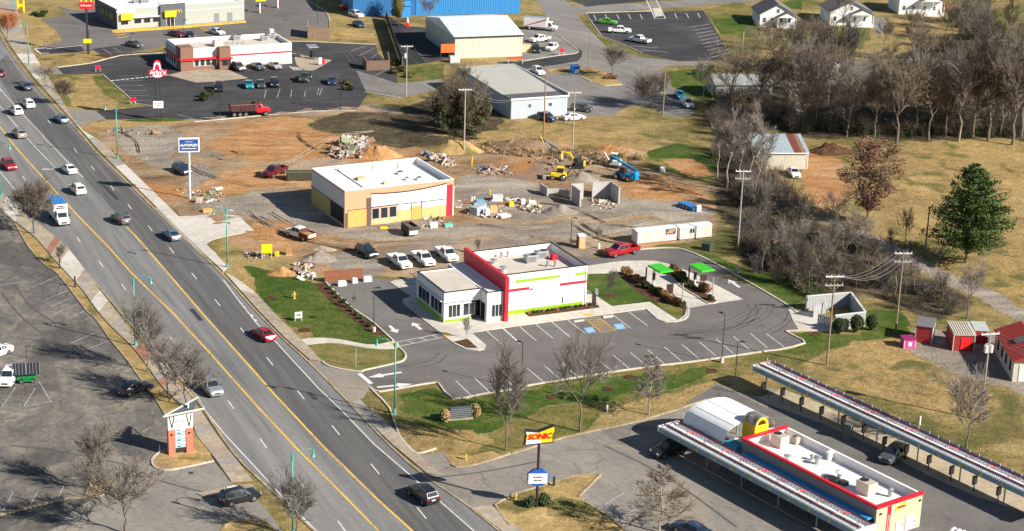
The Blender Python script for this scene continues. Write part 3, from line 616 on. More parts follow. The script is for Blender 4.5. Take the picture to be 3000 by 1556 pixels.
# sheds' yard on the right
area('gravel_yard',T('23',(1290,740),(1420,720),(1700,720),(2100,780),(2505,1050),(2900,1250),(2900,1400),(2500,1200),(2150,1100),(1900,1010),(1650,880)),M['gravel'],.016,jag=.4)
area('gravel_yard',T('23',(1430,560),(1800,560),(2505,700),(2900,900),(2900,1300),(2300,1080),(2000,1010),(1800,780),(1430,730)),M['gravel'],.015,jag=.3)
area('dry_field_edge',T('23',(2100,60),(2505,-60),(2900,-100),(2900,350),(2505,350),(2300,220)),M['dry'],.012,jag=.8)
area('dry_slope',T('23',(600,780),(1000,640),(1150,620),(1500,830),(2000,1070),(2300,1250),(2200,1336),(1500,1336),(900,1150),(560,960)),M['dry'],.012,jag=1.2)
area('dry_field',D((2120,400),(2250,370),(2650,360),(2650,740),(2480,660),(2330,600),(2250,560),(2150,470)),M['dry'],.006,jag=2.5,smooth=2)
# ---- two restaurants' lots, upper left
alot=T('00',(560,665),(900,622),(1180,548),(1590,522),(2400,480))+T('01',(250,407),(520,412),(1170,440),(1190,520),(1380,700),(1380,810),(1400,950),(1100,905),(1000,1060),(980,1080),(600,1090),(0,1135))+T('00',(2140,1168),(1900,1192),(1700,1155),(1180,1170),(1040,1168),(940,1088),(1490,1040),(1330,1015),(1000,725),(620,727))
area('upper_car_park',alot,M['darklot'],.018)
area('driveway',T('01',(980,690),(1380,815),(1600,800),(1840,770),(1760,880),(1400,960),(1080,905)),M['street'],.022)
area('driveway_mouth',T('00',(230,640),(560,665),(630,727),(350,720),(270,690)),M['tanlot'],.017)
area('driveway_mouth',T('00',(600,1060),(940,1085),(1050,1165),(870,1195),(740,1240)),M['tanlot'],.017)
kerb(T('00',(560,662),(900,618),(1180,545),(1590,518)),.2,.15,smooth=2)
kerb(T('01',(250,404),(520,409),(1170,437)),.2,.15)
kerb(T('00',(1000,725),(1330,1015),(1490,1040)),.2,.15,smooth=0)
kerb(T('01',(980,1082),(600,1090),(0,1138))+T('00',(1900,1195)),.2,.15,smooth=0)
kerb(T('01',(1060,905),(1400,962)),.2,.15,smooth=0)
area('dry_verge',T('00',(640,1040),(450,860),(400,760),(620,730),(990,730),(1320,1015),(1240,1045),(950,1075)),M['lawn2'],.019,jag=.2)
area('dry_verge',T('00',(640,900),(500,800),(620,740),(870,730),(1000,900),(1150,1040),(950,1070),(700,1040)),M['dry'],.021,jag=.8)
area('dry_verge',T('00',(300,560),(560,545),(900,500),(1100,540),(900,610),(560,655),(330,650)),M['dry'],.019,jag=.3)
area('dry_verge',T('00',(900,540),(1400,510),(1600,500),(1590,518),(1200,545),(1050,570)),M['mulch'],.021)
area('dry_verge',T('00',(0,300),(150,160),(300,100),(420,200),(600,390),(330,460),(120,420),(60,400)),M['dry'],.008,jag=.6)
area('dry_verge',T('00',(870,1195),(1180,1172),(1700,1158),(1880,1195),(1500,1240),(900,1250)),M['dry'],.016,jag=.4)
area('green_verge',T('00',(1180,1172),(1700,1156),(1800,1185),(1500,1200)),M['lawn'],.020,jag=.2)
area('patio_concrete',T('00',(1640,740),(1780,705),(2000,680),(2240,690),(2430,770),(2100,805),(1920,812)),M['conc2'],.10)
slab('drive_through_concrete',T('01',(360,520),(540,560),(740,590),(640,650),(560,690),(480,690),(400,640)),M['conc2'],.06)
mlot=T('00',(410,195),(650,145),(560,60),(780,110),(1000,0),(2505,-60))+T('01',(480,0),(620,80),(715,170),(715,235),(500,360),(230,370),(0,330))+T('00',(2400,340),(1590,450),(1470,485),(1180,530),(980,542),(930,500),(700,520),(370,532),(330,478),(610,402),(560,300))
area('yellow_restaurant_car_park',mlot,M['asphalt'],.018)
area('dark_bay_asphalt',T('00',(330,480),(780,440),(830,500),(700,515),(380,530)),M['darklot'],.022)
area('dark_bay_asphalt',T('00',(900,480),(1200,440),(1420,480),(1180,530),(1000,540)),M['darklot'],.022)
kerb(T('01',(480,0),(600,60),(690,130),(718,200),(718,300),(712,380)),.2,.15)
slab('yellow_kerb',T('00',(1090,305),(1115,298),(1790,255),(2400,208),(2410,222),(1790,275),(1130,322),(1095,320)),M['yline'],.15)
slab('restaurant_walk',T('00',(1150,285),(2390,200),(2400,212),(1790,258),(1110,302)),M['conc3'],.14)
lines('yellow_markings',[T('00',(1140,345),(1240,330)),T('00',(1150,370),(1250,360)),T('00',(1960,280),(2080,270)),T('00',(1980,295),(2090,300)),T('00',(1700,320),(1750,320))],M['yline'],.5,.024)
lines('white_bars',[T('00',(1085+i*48,792-i*5),(1120+i*48,788-i*5))for i in range(12)],M['wline'],.55,.024)
sl2=[T('00',(1150+i*8,745+i*48),(1370+i*22,742+i*48))for i in range(6)]+[T('00',(1010,480),(1085,530)),T('00',(1110,470),(1190,515)),T('01',(205,960),(235,870)),T('01',(80,960),(100,880)),T('01',(340,950),(350,880)),T('01',(470,950),(485,890)),T('01',(595,930),(615,865)),T('01',(620,935),(645,865)),T('01',(930,500),(1070,450)),T('01',(1010,545),(1160,470)),T('01',(1130,560),(1240,500)),T('00',(1750,1125),(1900,1165)),T('01',(1160,740),(1270,690)),T('01',(1190,795),(1250,770))]
lines('stall_lines',sl2,M['wline2'],.14,.024)
lines('white_hatching',[T('01',(330+i*26,650+i*3),(380+i*26,690-i*1))for i in range(5)],M['wline'],.25,.024)
lines('white_bay_outline',[T('00',(340,478),(400,530)),T('00',(340,478),(460,470)),T('00',(380,520),(480,520)),T('00',(460,480),(800,445))],M['wline'],.4,.026)
# ---- upper centre: streets and the new dark lot
area('side_street',T('02',(200,-60),(480,-60),(620,130),(700,230),(950,490),(1250,560),(1600,598),(1960,600),(1960,642),(1500,645),(1450,700),(1530,800),(1580,880),(1640,950),(1790,1090),(1740,1140),(1500,1140),(1400,1070),(1200,1030),(1060,1080),(1000,1130),(800,1140),(540,1110),(-300,700),(-120,610),(90,605),(440,545),(640,515),(650,480),(440,330),(340,160)),M['street'],.016)
area('fresh_asphalt',T('02',(-100,620),(90,600),(440,545),(640,515),(640,470),(690,500),(680,560),(640,600),(400,640),(100,680)),M['darklot'],.020)
area('service_yard',T('02',(80,380),(160,180),(330,170),(460,340),(640,480),(620,520),(440,545),(100,600)),M['street'],.019)
kerb(T('02',(450,340),(560,430),(640,490),(620,525),(440,548),(100,602)),.2,.15,smooth=2)
area('new_car_park',T('02',(720,132),(1870,102),(1945,215),(2145,550),(2030,592),(1640,602),(1250,520),(1060,425),(880,362),(790,240)),M['darklot'],.020)
kerb(T('02',(720,132),(790,235),(880,360),(1060,425),(1270,520)),.2,.15,smooth=0); kerb(T('02',(720,130),(1370,108)),.2,.15,smooth=0)
area('far_street',T('02',(560,60),(740,50),(1300,30),(2505,-60),(2505,-10),(2200,30),(1400,85),(640,140)),M['street'],.017)
area('far_car_park',T('02',(690,45),(560,0),(500,-60),(2505,-160),(2505,-30),(1350,8),(720,68)),M['darklot'],.021)
slab('crossing_slab',T('02',(1370,85),(1450,82),(1475,155),(1400,165)),M['conc'],.08)
cw=[T('02',(1340+i*13,5+i*26),(1420+i*13,2+i*26))for i in range(4)]+[T('02',(1315,0),(1400,185)),T('02',(1410,0),(1500,180)),T('02',(1400,185),(1500,182))]
lines('crossing_lines',cw,M['wline'],.25,.03)
sl3=[T('02',(800+i*113,148-i*2.2),(825+i*113,195-i*2.2))for i in range(10)if i not in (5,)]+[T('02',(1755+i*22,265+i*33),(1930+i*23,238+i*31))for i in range(10)]+[T('02',(1150,450),(1430,468)),T('02',(1260,488),(1530,515))]
lines('stall_lines',sl3,M['wline'],.16,.026)
area('grass_verge',T('02',(640,170),(710,140),(860,370),(1050,430),(1260,530),(1600,600),(1250,565),(960,490),(820,380),(700,230)),M['lawn2'],.023,jag=.1)
area('street_island',T('02',(340,680),(560,655),(660,650),(900,690),(1010,780),(1080,825),(1060,840),(920,845),(780,800),(700,760),(640,720),(380,715)),M['dry'],.05)
kerb(T('02',(640,720),(700,765),(780,805)),.2,.15); kerb(T('02',(910,843),(1075,830)),.25,.15,smooth=0)
area('green_lawn',T('02',(1500,700),(1700,670),(1900,690),(1960,800),(1960,980),(1800,960),(1620,900),(1560,800)),M['lawn'],.014,jag=.4)
area('green_lawn',T('02',(1870,102),(2200,20),(2420,100),(2420,520),(2150,560),(1950,215)),M['lawn2'],.012,jag=.5)
area('green_lawn',T('02',(1930,190),(2400,150),(2400,280),(2050,340)),M['lawn'],.016,jag=.4)
area('green_lawn',T('03',(640,260),(1000,250),(1010,300),(1000,400),(900,430),(700,460),(640,400)),M['lawn2'],.014,jag=.3)
area('dry_lawn',T('03',(1160,170),(1700,160),(1800,300),(1600,400),(1200,380)),M['dry'],.012,jag=.6)
area('green_lawn',T('03',(100,60),(330,-60),(330,100)),M['lawn'],.016)
area('green_lawn',T('03',(2200,100),(2505,60),(2700,60),(2700,350),(2300,360)),M['lawn2'],.016,jag=.5)
area('driveway',T('03',(1020,170),(1140,170),(1160,330),(1050,340)),M['street'],.016)
area('driveway',T('03',(480,270),(560,260),(640,480),(520,480)),M['street'],.016)
area('driveway',T('03',(2100,390),(2505,370),(2800,370),(2800,480),(2400,470)),M['street'],.016)
area('grass_slope',T('01',(1330,640),(1840,620),(1840,770),(1600,805),(1400,810)),M['lawn2'],.024,jag=.1)
area('grass_slope',T('01',(720,235),(1150,330),(1180,430),(720,395)),M['dry'],.014,jag=.2)
area('pole_lot',T('12',(-900,0),(0,-60),(600,-30),(900,40),(1200,90),(1300,130),(700,60),(300,60)),M['dry'],.013,jag=1)

# ------------------------------------------------------------------ the ground itself: one sheet, soils and grasses blended where they lie
def ground_sheet():
    xs=np.concatenate([[-3000,-1200,-500],np.arange(-190,200.1,.9),[500,1200,3000]])
    ys=np.concatenate([[-500,0,120,165],np.arange(180,420,.8),np.arange(420,640,1.6),[680,760,1000,2000,6000]])
    nx,ny=len(xs),len(ys); X,Y=np.meshgrid(xs,ys)
    X=X.ravel(); Y=Y.ravel(); n=nx*ny
    wx=np.zeros(n); wy=np.zeros(n); rl=np.zeros(n)
    for i in range(n):
        if abs(X[i])<230 and 150<Y[i]<660:
            v=noise.noise_vector(Vector((X[i]*.16,Y[i]*.10,0))); u=noise.noise_vector(Vector((X[i]*.5,Y[i]*.3,4)))
            wx[i]=v.x*1.9+u.x*.8; wy[i]=v.y*2.6+u.y*1.2; rl[i]=v.z+.5*u.z
    Wt=np.zeros((8,n)); Wt[0]=1; site_w=np.zeros(n)
    def sdf(P,ax,ay):
        P=np.array([p[:2]for p in P]); d=np.full(len(ax),1e9); ins=np.zeros(len(ax),bool)
        for i in range(len(P)):
            a,b=P[i],P[(i+1)%len(P)]; e=b-a; L2_=e@e
            if L2_<1e-9:continue
            t=np.clip(((ax-a[0])*e[0]+(ay-a[1])*e[1])/L2_,0,1)
            d=np.minimum(d,np.hypot(ax-a[0]-t*e[0],ay-a[1]-t*e[1]))
            c=(a[1]>ay)!=(b[1]>ay)
            if e[1]!=0:ins^=c&(ax<(ay-a[1])*e[0]/e[1]+a[0])
        return np.where(ins,d,-d)
    for ch,P,soft in SOFT:
        q=np.array([p[:2]for p in P]); m_=(X>q[:,0].min()-8)&(X<q[:,0].max()+8)&(Y>q[:,1].min()-9)&(Y<q[:,1].max()+9)
        k=min(1.0,soft/1.3)
        s_=sdf(P,X[m_]+wx[m_]*k,Y[m_]+wy[m_]*k)
        a=np.clip(s_/soft*.5+.5,0,1); a=a*a*(3-2*a)
        Wt[:,m_]*=(1-a); Wt[ch,m_]+=a
    sP=W2(site); m_=(np.abs(X)<120)&(Y>240)&(Y<460)
    site_w[m_]=np.clip(sdf(sP,X[m_],Y[m_])/5,0,1)
    Z=np.clip(rl,-1,1)*.24*site_w+.03*site_w+np.sin(Y*1.9+X*.5+rl*6)*.05*site_w
    v=np.stack([X,Y,Z],1)
    f=[]
    for j in range(ny-1):
        b=j*nx
        f+=[(b+i,b+i+1,b+i+1+nx,b+i+nx)for i in range(nx-1)]
    me=bpy.data.meshes.new('ground'); me.from_pydata(v.tolist(),[],f)
    for nm,ks in (('soil_a',(1,2,3,4)),('soil_b',(5,6,7,0))):
        at=me.attributes.new(nm,'FLOAT_COLOR','POINT')
        at.data.foreach_set('color',np.stack([Wt[k]for k in ks],1).astype(np.float32).ravel())
    me.polygons.foreach_set('use_smooth',[True]*len(f))
    m,t,b=nodes('ground_soils_and_grass'); N=t.nodes; L=t.links; geo=N.new('ShaderNodeNewGeometry')
    def col_from(mname):
        """copy the colour graph of another ground material into this one"""
        src=MC[mname].node_tree; mp={}
        bs=[x for x in src.nodes if x.type=='BSDF_PRINCIPLED'][0]
        def cp(nd):
            if nd.name in mp:return mp[nd.name]
            if nd.type=='NEW_GEOMETRY':mp[nd.name]=geo; return geo
            q=N.new(nd.bl_idname); mp[nd.name]=q
            for at_ in ('operation','data_type','rotation_type','vector_type','noise_dimensions','feature'):
                if hasattr(nd,at_):
                    try:setattr(q,at_,getattr(nd,at_))
                    except Exception:pass
            if nd.type=='VALTORGB':
                el=q.color_ramp.elements
                while len(el)<len(nd.color_ramp.elements):el.new(.5)
                for e1,e2 in zip(el,nd.color_ramp.elements):e1.position=e2.position; e1.color=e2.color
            for i_,s1 in enumerate(nd.inputs):
                if s1.is_linked:
                    l=s1.links[0]; k=list(l.from_node.outputs).index(l.from_socket)
                    L.new(cp(l.from_node).outputs[k],q.inputs[i_])
                else:
                    try:q.inputs[i_].default_value=s1.default_value
                    except Exception:pass
            return q
        l=bs.inputs['Base Color'].links[0]; k=list(l.from_node.outputs).index(l.from_socket)
        return cp(l.from_node).outputs[k]
    nz=N.new('ShaderNodeTexNoise'); nz.inputs['Scale'].default_value=.9; nz.inputs['Detail'].default_value=8; nz.inputs['Roughness'].default_value=.75
    L.new(geo.outputs['Position'],nz.inputs['Vector'])
    out=col_from('field_grass')
    names={'soil_a':['dry_grass','lawn','mixed_lawn','leaf_litter'],'soil_b':['bare_dirt','orange_soil','grey_gravel']}
    for an,lst in names.items():
        at=N.new('ShaderNodeAttribute'); at.attribute_name=an
        sp=N.new('ShaderNodeSeparateColor'); L.new(at.outputs['Color'],sp.inputs[0])
        for i_,mn in enumerate(lst):
            wsrc=sp.outputs[i_]if i_<3 else at.outputs['Alpha']
            ad=N.new('ShaderNodeMath'); ad.operation='ADD'; L.new(wsrc,ad.inputs[0]); L.new(nz.outputs[0],ad.inputs[1])
            mr=N.new('ShaderNodeMapRange'); mr.inputs[1].default_value=.83; mr.inputs[2].default_value=1.17; mr.interpolation_type='SMOOTHSTEP'
            L.new(ad.outputs[0],mr.inputs[0])
            mm=N.new('ShaderNodeMix'); mm.data_type='RGBA'; L.new(mr.outputs[0],mm.inputs[0]); L.new(out,mm.inputs[6]); L.new(col_from(mn),mm.inputs[7]); out=mm.outputs[2]
    L.new(out,b.inputs['Base Color']); b.inputs['Roughness'].default_value=.97; b.inputs['Specular IOR Level'].default_value=.1
    nb=N.new('ShaderNodeTexNoise'); nb.inputs['Scale'].default_value=1.6; nb.inputs['Detail'].default_value=8; nb.inputs['Roughness'].default_value=.72
    L.new(geo.outputs['Position'],nb.inputs['Vector'])
    bp=N.new('ShaderNodeBump'); bp.inputs['Strength'].default_value=.9; bp.inputs['Distance'].default_value=.35
    L.new(nb.outputs[0],bp.inputs['Height']); L.new(bp.outputs[0],b.inputs['Normal'])
    me.materials.append(m)
    o=bpy.data.objects.new('ground',me); C.objects.link(o); tag(o,kind='structure')
ground_sheet()

M['rut']=mat('dark_wheel_rut',(.18,.125,.085),.95,.35,1.2); M['rutl']=mat('pale_wheel_track',(.30,.24,.175),.95,.25,1.2)
def rut(pts,w=.3,m='rut',dz=.10):
    P=smooth2(W2(pts),5); mb=MB()
    for i in range(len(P)-1):
        a,b=Vector(P[i]),Vector(P[i+1]); d=(b-a).normalized(); n=Vector((-d.y,d.x)); ww=w*(.6+.8*abs(noise.noise(Vector((i*.7,w*9,pts[0][0]*.1)))))
        for s_ in (-1,1):mb.tube([(a.x+n.x*ww*s_,a.y+n.y*ww*s_,.05),(b.x+n.x*ww*s_,b.y+n.y*ww*s_,.05)],.09,4)
    mb.build('wheel_rut',M[m],kind='structure')
for q in (D((752,332),(752,345),(765,358),(785,372),(800,377)),D((530,392),(560,402),(600,395),(612,385)),D((545,385),(580,380),(600,388)),D((810,385),(850,360),(900,348)),D((1440,565),(1480,590),(1520,606),(1560,612)),D((1460,560),(1500,585),(1545,603)),D((300,330),(340,355),(350,385)),D((1225,490),(1300,505),(1420,520),(1520,560)),D((620,530),(660,560),(720,590),(800,615),(900,630))):rut(q)
for q in (D((650,545),(760,600),(880,620),(1050,612),(1250,610),(1450,625),(1590,640)),D((680,535),(780,588),(900,606),(1050,598),(1250,592),(1450,600),(1640,560)),D((440,400),(520,440),(640,470),(760,470)),D((700,420),(760,390),(840,345),(940,330)),D((1180,560),(1300,575),(1480,560),(1650,540),(1780,545))):rut(q,.55,'rutl'); 

slab('enclosure_apron',T('23',(195,345),(440,395),(560,420),(640,480),(600,575),(480,568),(300,560),(245,470)),M['conc'],.06)
M['tar']=mat('crack_sealant',(.045,.044,.044),.7,.3,1); M['tyre']=mat('tyre_scuff',(.088,.082,.078),.9,.25,1.5)
rr=random.Random(8)
def wob(a,b,n=9,amp=.25):
    a,b=Vector(G(*a)[:2]),Vector(G(*b)[:2]); nn=(b-a).normalized(); nn=Vector((-nn.y,nn.x))
    return [tuple(a.lerp(b,k/n)+nn*rr.uniform(-amp,amp))for k in range(n+1)]
lines('sealed_cracks',[wob(a,b,12,.12)for a,b in (((300,560),(420,680)),((520,800),(640,930)),((880,1230),(1010,1370)),((330,690),(520,905)),((560,960),(760,1170)),((140,470),(250,590)),((640,1090),(800,1270)))],M['tar'],.05,.0285,world=True)
lines('sealed_cracks',[wob(a,b,7,.2)for a,b in (((430,880),(560,850)),((610,1110),(760,1080)),((250,640),(330,620)),((900,1440),(1060,1400)),((700,1000),(800,980)),((480,770),(560,750)))],M['tar'],.045,.0285,world=True)
lines('patched_asphalt',[wob((290,530),(345,585),3,.05),wob((905,1150),(925,1172),3,.05),wob((560,905),(590,940),3,.05)],M['tar'],.7,.0283,world=True)
def arc(pts):return smooth2(W2(pts),5)
lines('tyre_scuffs',[arc(q)for q in (T('22',(1500,640),(1900,610),(2200,520),(2330,400),(2300,300)),T('22',(1560,655),(1950,625),(2260,530),(2400,400),(2370,290)),T('22',(1700,600),(2100,540),(2430,440)),T('22',(1600,560),(2000,500),(2280,380)),T('23',(0,560),(150,480),(200,380)),T('23',(30,600),(190,500),(250,400)),T('21',(1500,900),(1700,860),(1800,780)),T('21',(1560,930),(1760,890),(1870,800)),T('01',(560,430),(800,480),(930,600)),T('01',(620,425),(860,480),(980,600)))],M['tyre'],.22,.0265,world=True)
lines('tyre_scuffs',[arc(q)for q in (T('20',(150,120),(300,330),(520,480),(560,560)),T('20',(20,200),(200,420),(420,600)),T('30',(100,500),(600,560),(1300,700)),T('30',(1200,620),(1500,820),(2000,960)),T('32',(900,500),(1500,800),(2200,1300)),T('31',(1700,820),(2200,760),(2800,650)))],M['tyre'],.3,.0235,world=True)
# ------------------------------------------------------------------ building helpers
def root(name,fr,label,cat,group=None,kind=None):
    return empty(name,(fr.o.x,fr.o.y,0),fr.th,label,cat,group,kind)
def fbox(fr,par,name,a,b,m,y=0,d=.04,back=.02,label=None):
    """box on the wall plane y from two photo points (corner to corner)"""
    (x0,z0),(x1,z1)=fr.aty(a,y),fr.aty(b,y)
    x0,x1=sorted((x0,x1)); z0,z1=sorted((z0,z1))
    return MB().box(x0,x1,y-d,y+back,max(z0,.0),z1).build(name,m,par,label=label)
def pane(par,x0,x1,z0,z1,y=0,axis='y',sgn=-1,n=1,fm=None,gm=None,fw=.07,rows=1,name='window'):
    """window: frame mesh with its glass as a sub-part, on plane axis=y (or x), facing sgn"""
    f=MB(); g_=MB(); d0,d1=sorted((y,y+sgn*.06)); e0,e1=sorted((y,y+sgn*.025))
    def bx(mb,a0,a1,c0,c1,lo,hi):
        if axis=='y':mb.box(a0,a1,lo,hi,c0,c1)
        else:mb.box(lo,hi,a0,a1,c0,c1)
    bx(f,x0,x1,z0,z0+fw,d0,d1); bx(f,x0,x1,z1-fw,z1,d0,d1)
    for k in range(n+1):
        c=x0+(x1-x0-fw)*k/n; bx(f,c,c+fw,z0+fw,z1-fw,d0,d1)
    for r in range(1,rows):
        c=z0+(z1-z0)*r/rows; bx(f,x0+fw,x1-fw,c-fw/3,c+fw/3,d0,d1)
    bx(g_,x0+fw*.5,x1-fw*.5,z0+fw*.5,z1-fw*.5,e0,e1)
    o=f.build(name,fm or M['frame'],par); g_.build('glass',gm or M['glass'],o); return o
def fwin(fr,par,a,b,y=0,**k):
    (x0,z0),(x1,z1)=fr.aty(a,y),fr.aty(b,y)
    return pane(par,*sorted((x0,x1)),*sorted((z0,z1)),y=y,**k)
def swin(fr,par,a,b,x=0,**k):
    (x0,z0),(x1,z1)=fr.atx(a,x),fr.atx(b,x)
    return pane(par,*sorted((x0,x1)),*sorted((z0,z1)),y=x,axis='x',**k)
def shell(par,x0,x1,y0,y1,h,rd,t,wm,rm,cm=None,z0=0,cap=.07,inner=None,wall_name='wall'):
    w_=MB()
    w_.box(x0,x1,y0,y0+t,z0,h); w_.box(x0,x1,y1-t,y1,z0,h); w_.box(x0,x0+t,y0+t,y1-t,z0,h); w_.box(x1-t,x1,y0+t,y1-t,z0,h)
    w_.build(wall_name,wm,par)
    MB().box(x0+t+.003,x1-t-.003,y0+t+.003,y1-t-.003,h-rd-.3,h-rd).build('roof',rm,par)
    if inner:
        q=MB(); e=.02
        q.box(x0+t,x1-t,y1-t-e,y1-t-.002,h-rd+.004,h-.004); q.box(x0+t,x0+t+e,y0+t,y1-t-e,h-rd+.004,h-.004)
        q.box(x1-t-e,x1-t-.002,y0+t,y1-t-e,h-rd+.004,h-.004); q.box(x0+t+e,x1-t-e,y0+t+.002,y0+t+e,h-rd+.004,h-.004)
        q.build('parapet_lining',inner,par)
    if cm:
        c=MB(); e=.03
        c.box(x0-e,x1+e,y0-e,y0+t+e,h+.002,h+cap); c.box(x0-e,x1+e,y1-t-e,y1+e,h+.002,h+cap)
        c.box(x0-e,x0+t+e,y0+t+e,y1-t-e,h+.002,h+cap); c.box(x1-t-e,x1+e,y0+t+e,y1-t-e,h+.002,h+cap)
        c.build('coping',cm,par)
def ac_unit(par,x,y,z,w_=1.6,d=1.2,h=1.1,rz=0,m=None,name='air_conditioner'):
    o=MB().rbox(-w_/2,w_/2,-d/2,d/2,.12,h,.05).box(-w_/2+.1,w_/2-.1,-d/2+.1,-d/2+.2,0,.12).box(-w_/2+.1,w_/2-.1,d/2-.2,d/2-.1,0,.12).build(name,m or M['galv'],par,loc=(x,y,z),rz=rz)
    g_=MB().cyl((w_*.2,0),min(w_,d)*.33,h,h+.08,12); g_.build('fan_guard',M['dark'],o)
    l=MB()
    for k in range(6):l.box(-w_/2+.15,w_/2-.5,-d/2-.02,-d/2+.01,.25+k*(h-.4)/6,.30+k*(h-.4)/6)
    l.build('louvre',M['dark'],o); return o
def vent(par,x,y,z,r=.2,h=.7,m=None,cap=True,name='roof_vent'):
    mb=MB().cyl((0,0),r,0,h,10)
    if cap:mb.cyl((0,0),r*1.6,h,h+.1,12).cyl((0,0),r*1.6,h+.1,h+.25,12,r2=r*.5)
    return mb.build(name,m or M['galv'],par,loc=(x,y,z))

# ================= white restaurant with red fin wall (centre)
FA=Fr(G(1300,948),26)
rA=root('restaurant_building',FA,'white restaurant with red fin wall and lime stripes at the centre car park','restaurant')
Z=lambda x,y:(1190+x/4.56,700+y/4.56)
W_=M['white']
# dining block: x 0..6, recessed corner at 4.3..6
mb=MB(); mb.box(0,4.3,0,.25,0,4.75).box(0,.25,.25,10.5,0,4.75).box(.25,6,10.25,10.5,0,4.75).box(4.3,6,0,.25,3.05,4.75).box(4.3,6,1.8,2.05,0,3.05).box(4.05,4.3,.25,1.8,0,3.05)
mb.build('dining_room_wall',W_,rA)
MB().box(.25,6,.25,10.25,4.3,4.62).build('roof',M['cream'],rA)
mb=MB(); mb.box(-.05,6.0,-.05,.3,4.752,4.82).box(-.05,.3,.3,10.55,4.752,4.82).box(.3,6,10.25,10.55,4.752,4.82); mb.build('coping',M['dark'],rA)
MB().box(6,8.62,-2.1,-1.9,0,4.75).box(6,6.2,-1.9,1.8,0,4.75).box(8.42,8.62,-1.9,12.4,0,4.75).box(6,8.42,12.2,12.4,0,4.75).box(6,6.2,10.5,12.2,0,4.75).build('entrance_block_wall',W_,rA)
MB().box(6.0,8.42,-1.9,12.2,4.35,4.66).build('roof',M['white2'],rA)
MB().box(5.95,8.55,-2.15,-1.85,4.752,4.82).box(5.95,6.25,-1.85,0,4.752,4.82).build('coping',M['dark'],rA)
shell(rA,9.25,23.55,-.25,11.9,6.45,1.1,.3,W_,M['cream'],M['dark'],inner=M['white2'],wall_name='kitchen_block_wall')
MB().box(8.65,9.22,-2.7,12.5,0,7.0).build('red_fin_wall',M['red'],rA,label='tall red fin wall running the depth of the building')
fbox(FA,rA,'lime_base_band',Z(515,1085),Z(868,1120),M['lime'],0,.05)
fbox(FA,rA,'lime_base_band',Z(1385,975),Z(2395,900),M['lime'],-.25,.05)if 0 else MB().box(9.5,23.0,-.30,-.24,.0,.75).build('lime_base_band',M['lime'],rA)
MB().box(-.05,.01,.3,10.3,0,.8).build('lime_base_band',M['lime'],rA)
for a,b,m_ in ((Z(1465,548),Z(2055,520),'lime'),(Z(2262,460),Z(2445,465),'lime')):
    (x0,z0),(x1,z1)=FA.aty(a,-.25),FA.aty(b,-.25); zc=(z0+z1)/2
    MB().box(x0,min(x1,23.5),-.30,-.24,zc-.22,zc+.22).build('lime_stripe',M['lime'],rA)
for a,b in ((Z(1360,695),Z(1645,655)),(Z(2055,605),Z(2445,565))):
    (x0,z0),(x1,z1)=FA.aty(a,-.25),FA.aty(b,-.25); zc=(z0+z1)/2
    MB().box(x0,min(x1,23.5),-.32,-.24,zc-.2,zc+.2).build('red_stripe',M['red'],rA)
M['palegrey']=mat('pale_grey_paint',(.58,.59,.59),.6,.05)
for a,b in ((Z(1650,765),Z(1840,730)),(Z(2050,715),Z(2235,680)),(Z(1368,805),Z(1450,770))):
    (x0,z0),(x1,z1)=FA.aty(a,-.25),FA.aty(b,-.25); zc=(z0+z1)/2
    MB().box(x0,x1,-.29,-.24,zc-.2,zc+.2).build('grey_panel',M['palegrey'],rA)
fwin(FA,rA,Z(562,885),Z(722,1035),n=3); fwin(FA,rA,Z(760,860),Z(915,1005),n=2)
fwin(FA,rA,Z(1140,880),Z(1280,1030),y=-2.1,n=3)
swin(FA,rA,Z(165,620),Z(318,900),sgn=-1,n=3)if 0 else None
pane(rA,5.4,9.6,1.0,3.3,y=0,axis='x',n=3); pane(rA,.7,4.9,1.0,3.3,y=0,axis='x',n=3)
MB().box(-.25,4.4,-.45,-.02,3.35,3.5).build('window_canopy',M['frame'],rA)
MB().box(-.45,-.02,.3,10.0,3.35,3.5).build('window_canopy',M['frame'],rA)
dr=MB().box(4.45,5.85,1.72,1.79,0,2.7).build('entrance_door',M['glass'],rA)
MB().box(4.35,4.45,1.7,1.8,0,3.0).box(5.85,5.95,1.7,1.8,0,3.0).box(5.1,5.2,1.68,1.72,0,2.7).box(4.45,5.85,1.7,1.8,2.7,3.0).build('door_frame',M['dark'],dr)
s=MB().box(5.93,5.99,-1.6,1.4,.1,2.8).build('entrance_glazing',M['glass'],rA)
MB().box(5.9,5.995,-1.7,-1.6,0,3).box(5.9,5.995,-.1,0,0,3).build('glazing_frame',M['frame'],s)
for a,zz in ((Z(1655,300),5.35),(Z(1790,245),5.35)):
    x,y=FA.atz(a,zz); ac_unit(rA,x,y-.3,zz,2.0,1.4,1.2)
for a in (Z(1270,250),Z(1355,240),Z(1890,370),Z(1990,370)):
    x,y=FA.atz(a,5.35); vent(rA,x,y,5.35,.18,.7)
for a in (Z(1170,330),Z(1300,430)):
    x,y=FA.atz(a,5.35); vent(rA,x,y,5.35,.38,.6)
x,y=FA.atz(Z(1970,275),5.35); MB().rbox(-.5,.5,-.5,.5,0,.8,.1).build('roof_hatch',M['red'],rA,loc=(x,y,5.35))
for x in (12.2,15.1,18.0,20.4):MB().box(x,x+.035,-.262,-.251,.76,6.4).build('panel_joint',M['palegrey'],rA)
MB().tube([(23.3,-.33,.1),(23.3,-.33,6.0)],.05,6).build('downpipe',M['palegrey'],rA)
MB().box(14.0,14.3,-.5,-.26,3.75,3.9).build('wall_lamp',M['dark'],rA); MB().box(19.4,19.55,-.33,-.26,.9,1.9).build('meter_box',M['dark'],rA)
sd_=MB().box(20.6,21.6,-.29,-.24,0.03,2.1).build('service_door',M['frame'],rA); MB().box(20.7,20.78,-.34,-.29,1.0,1.15).build('handle',M['dark'],sd_)

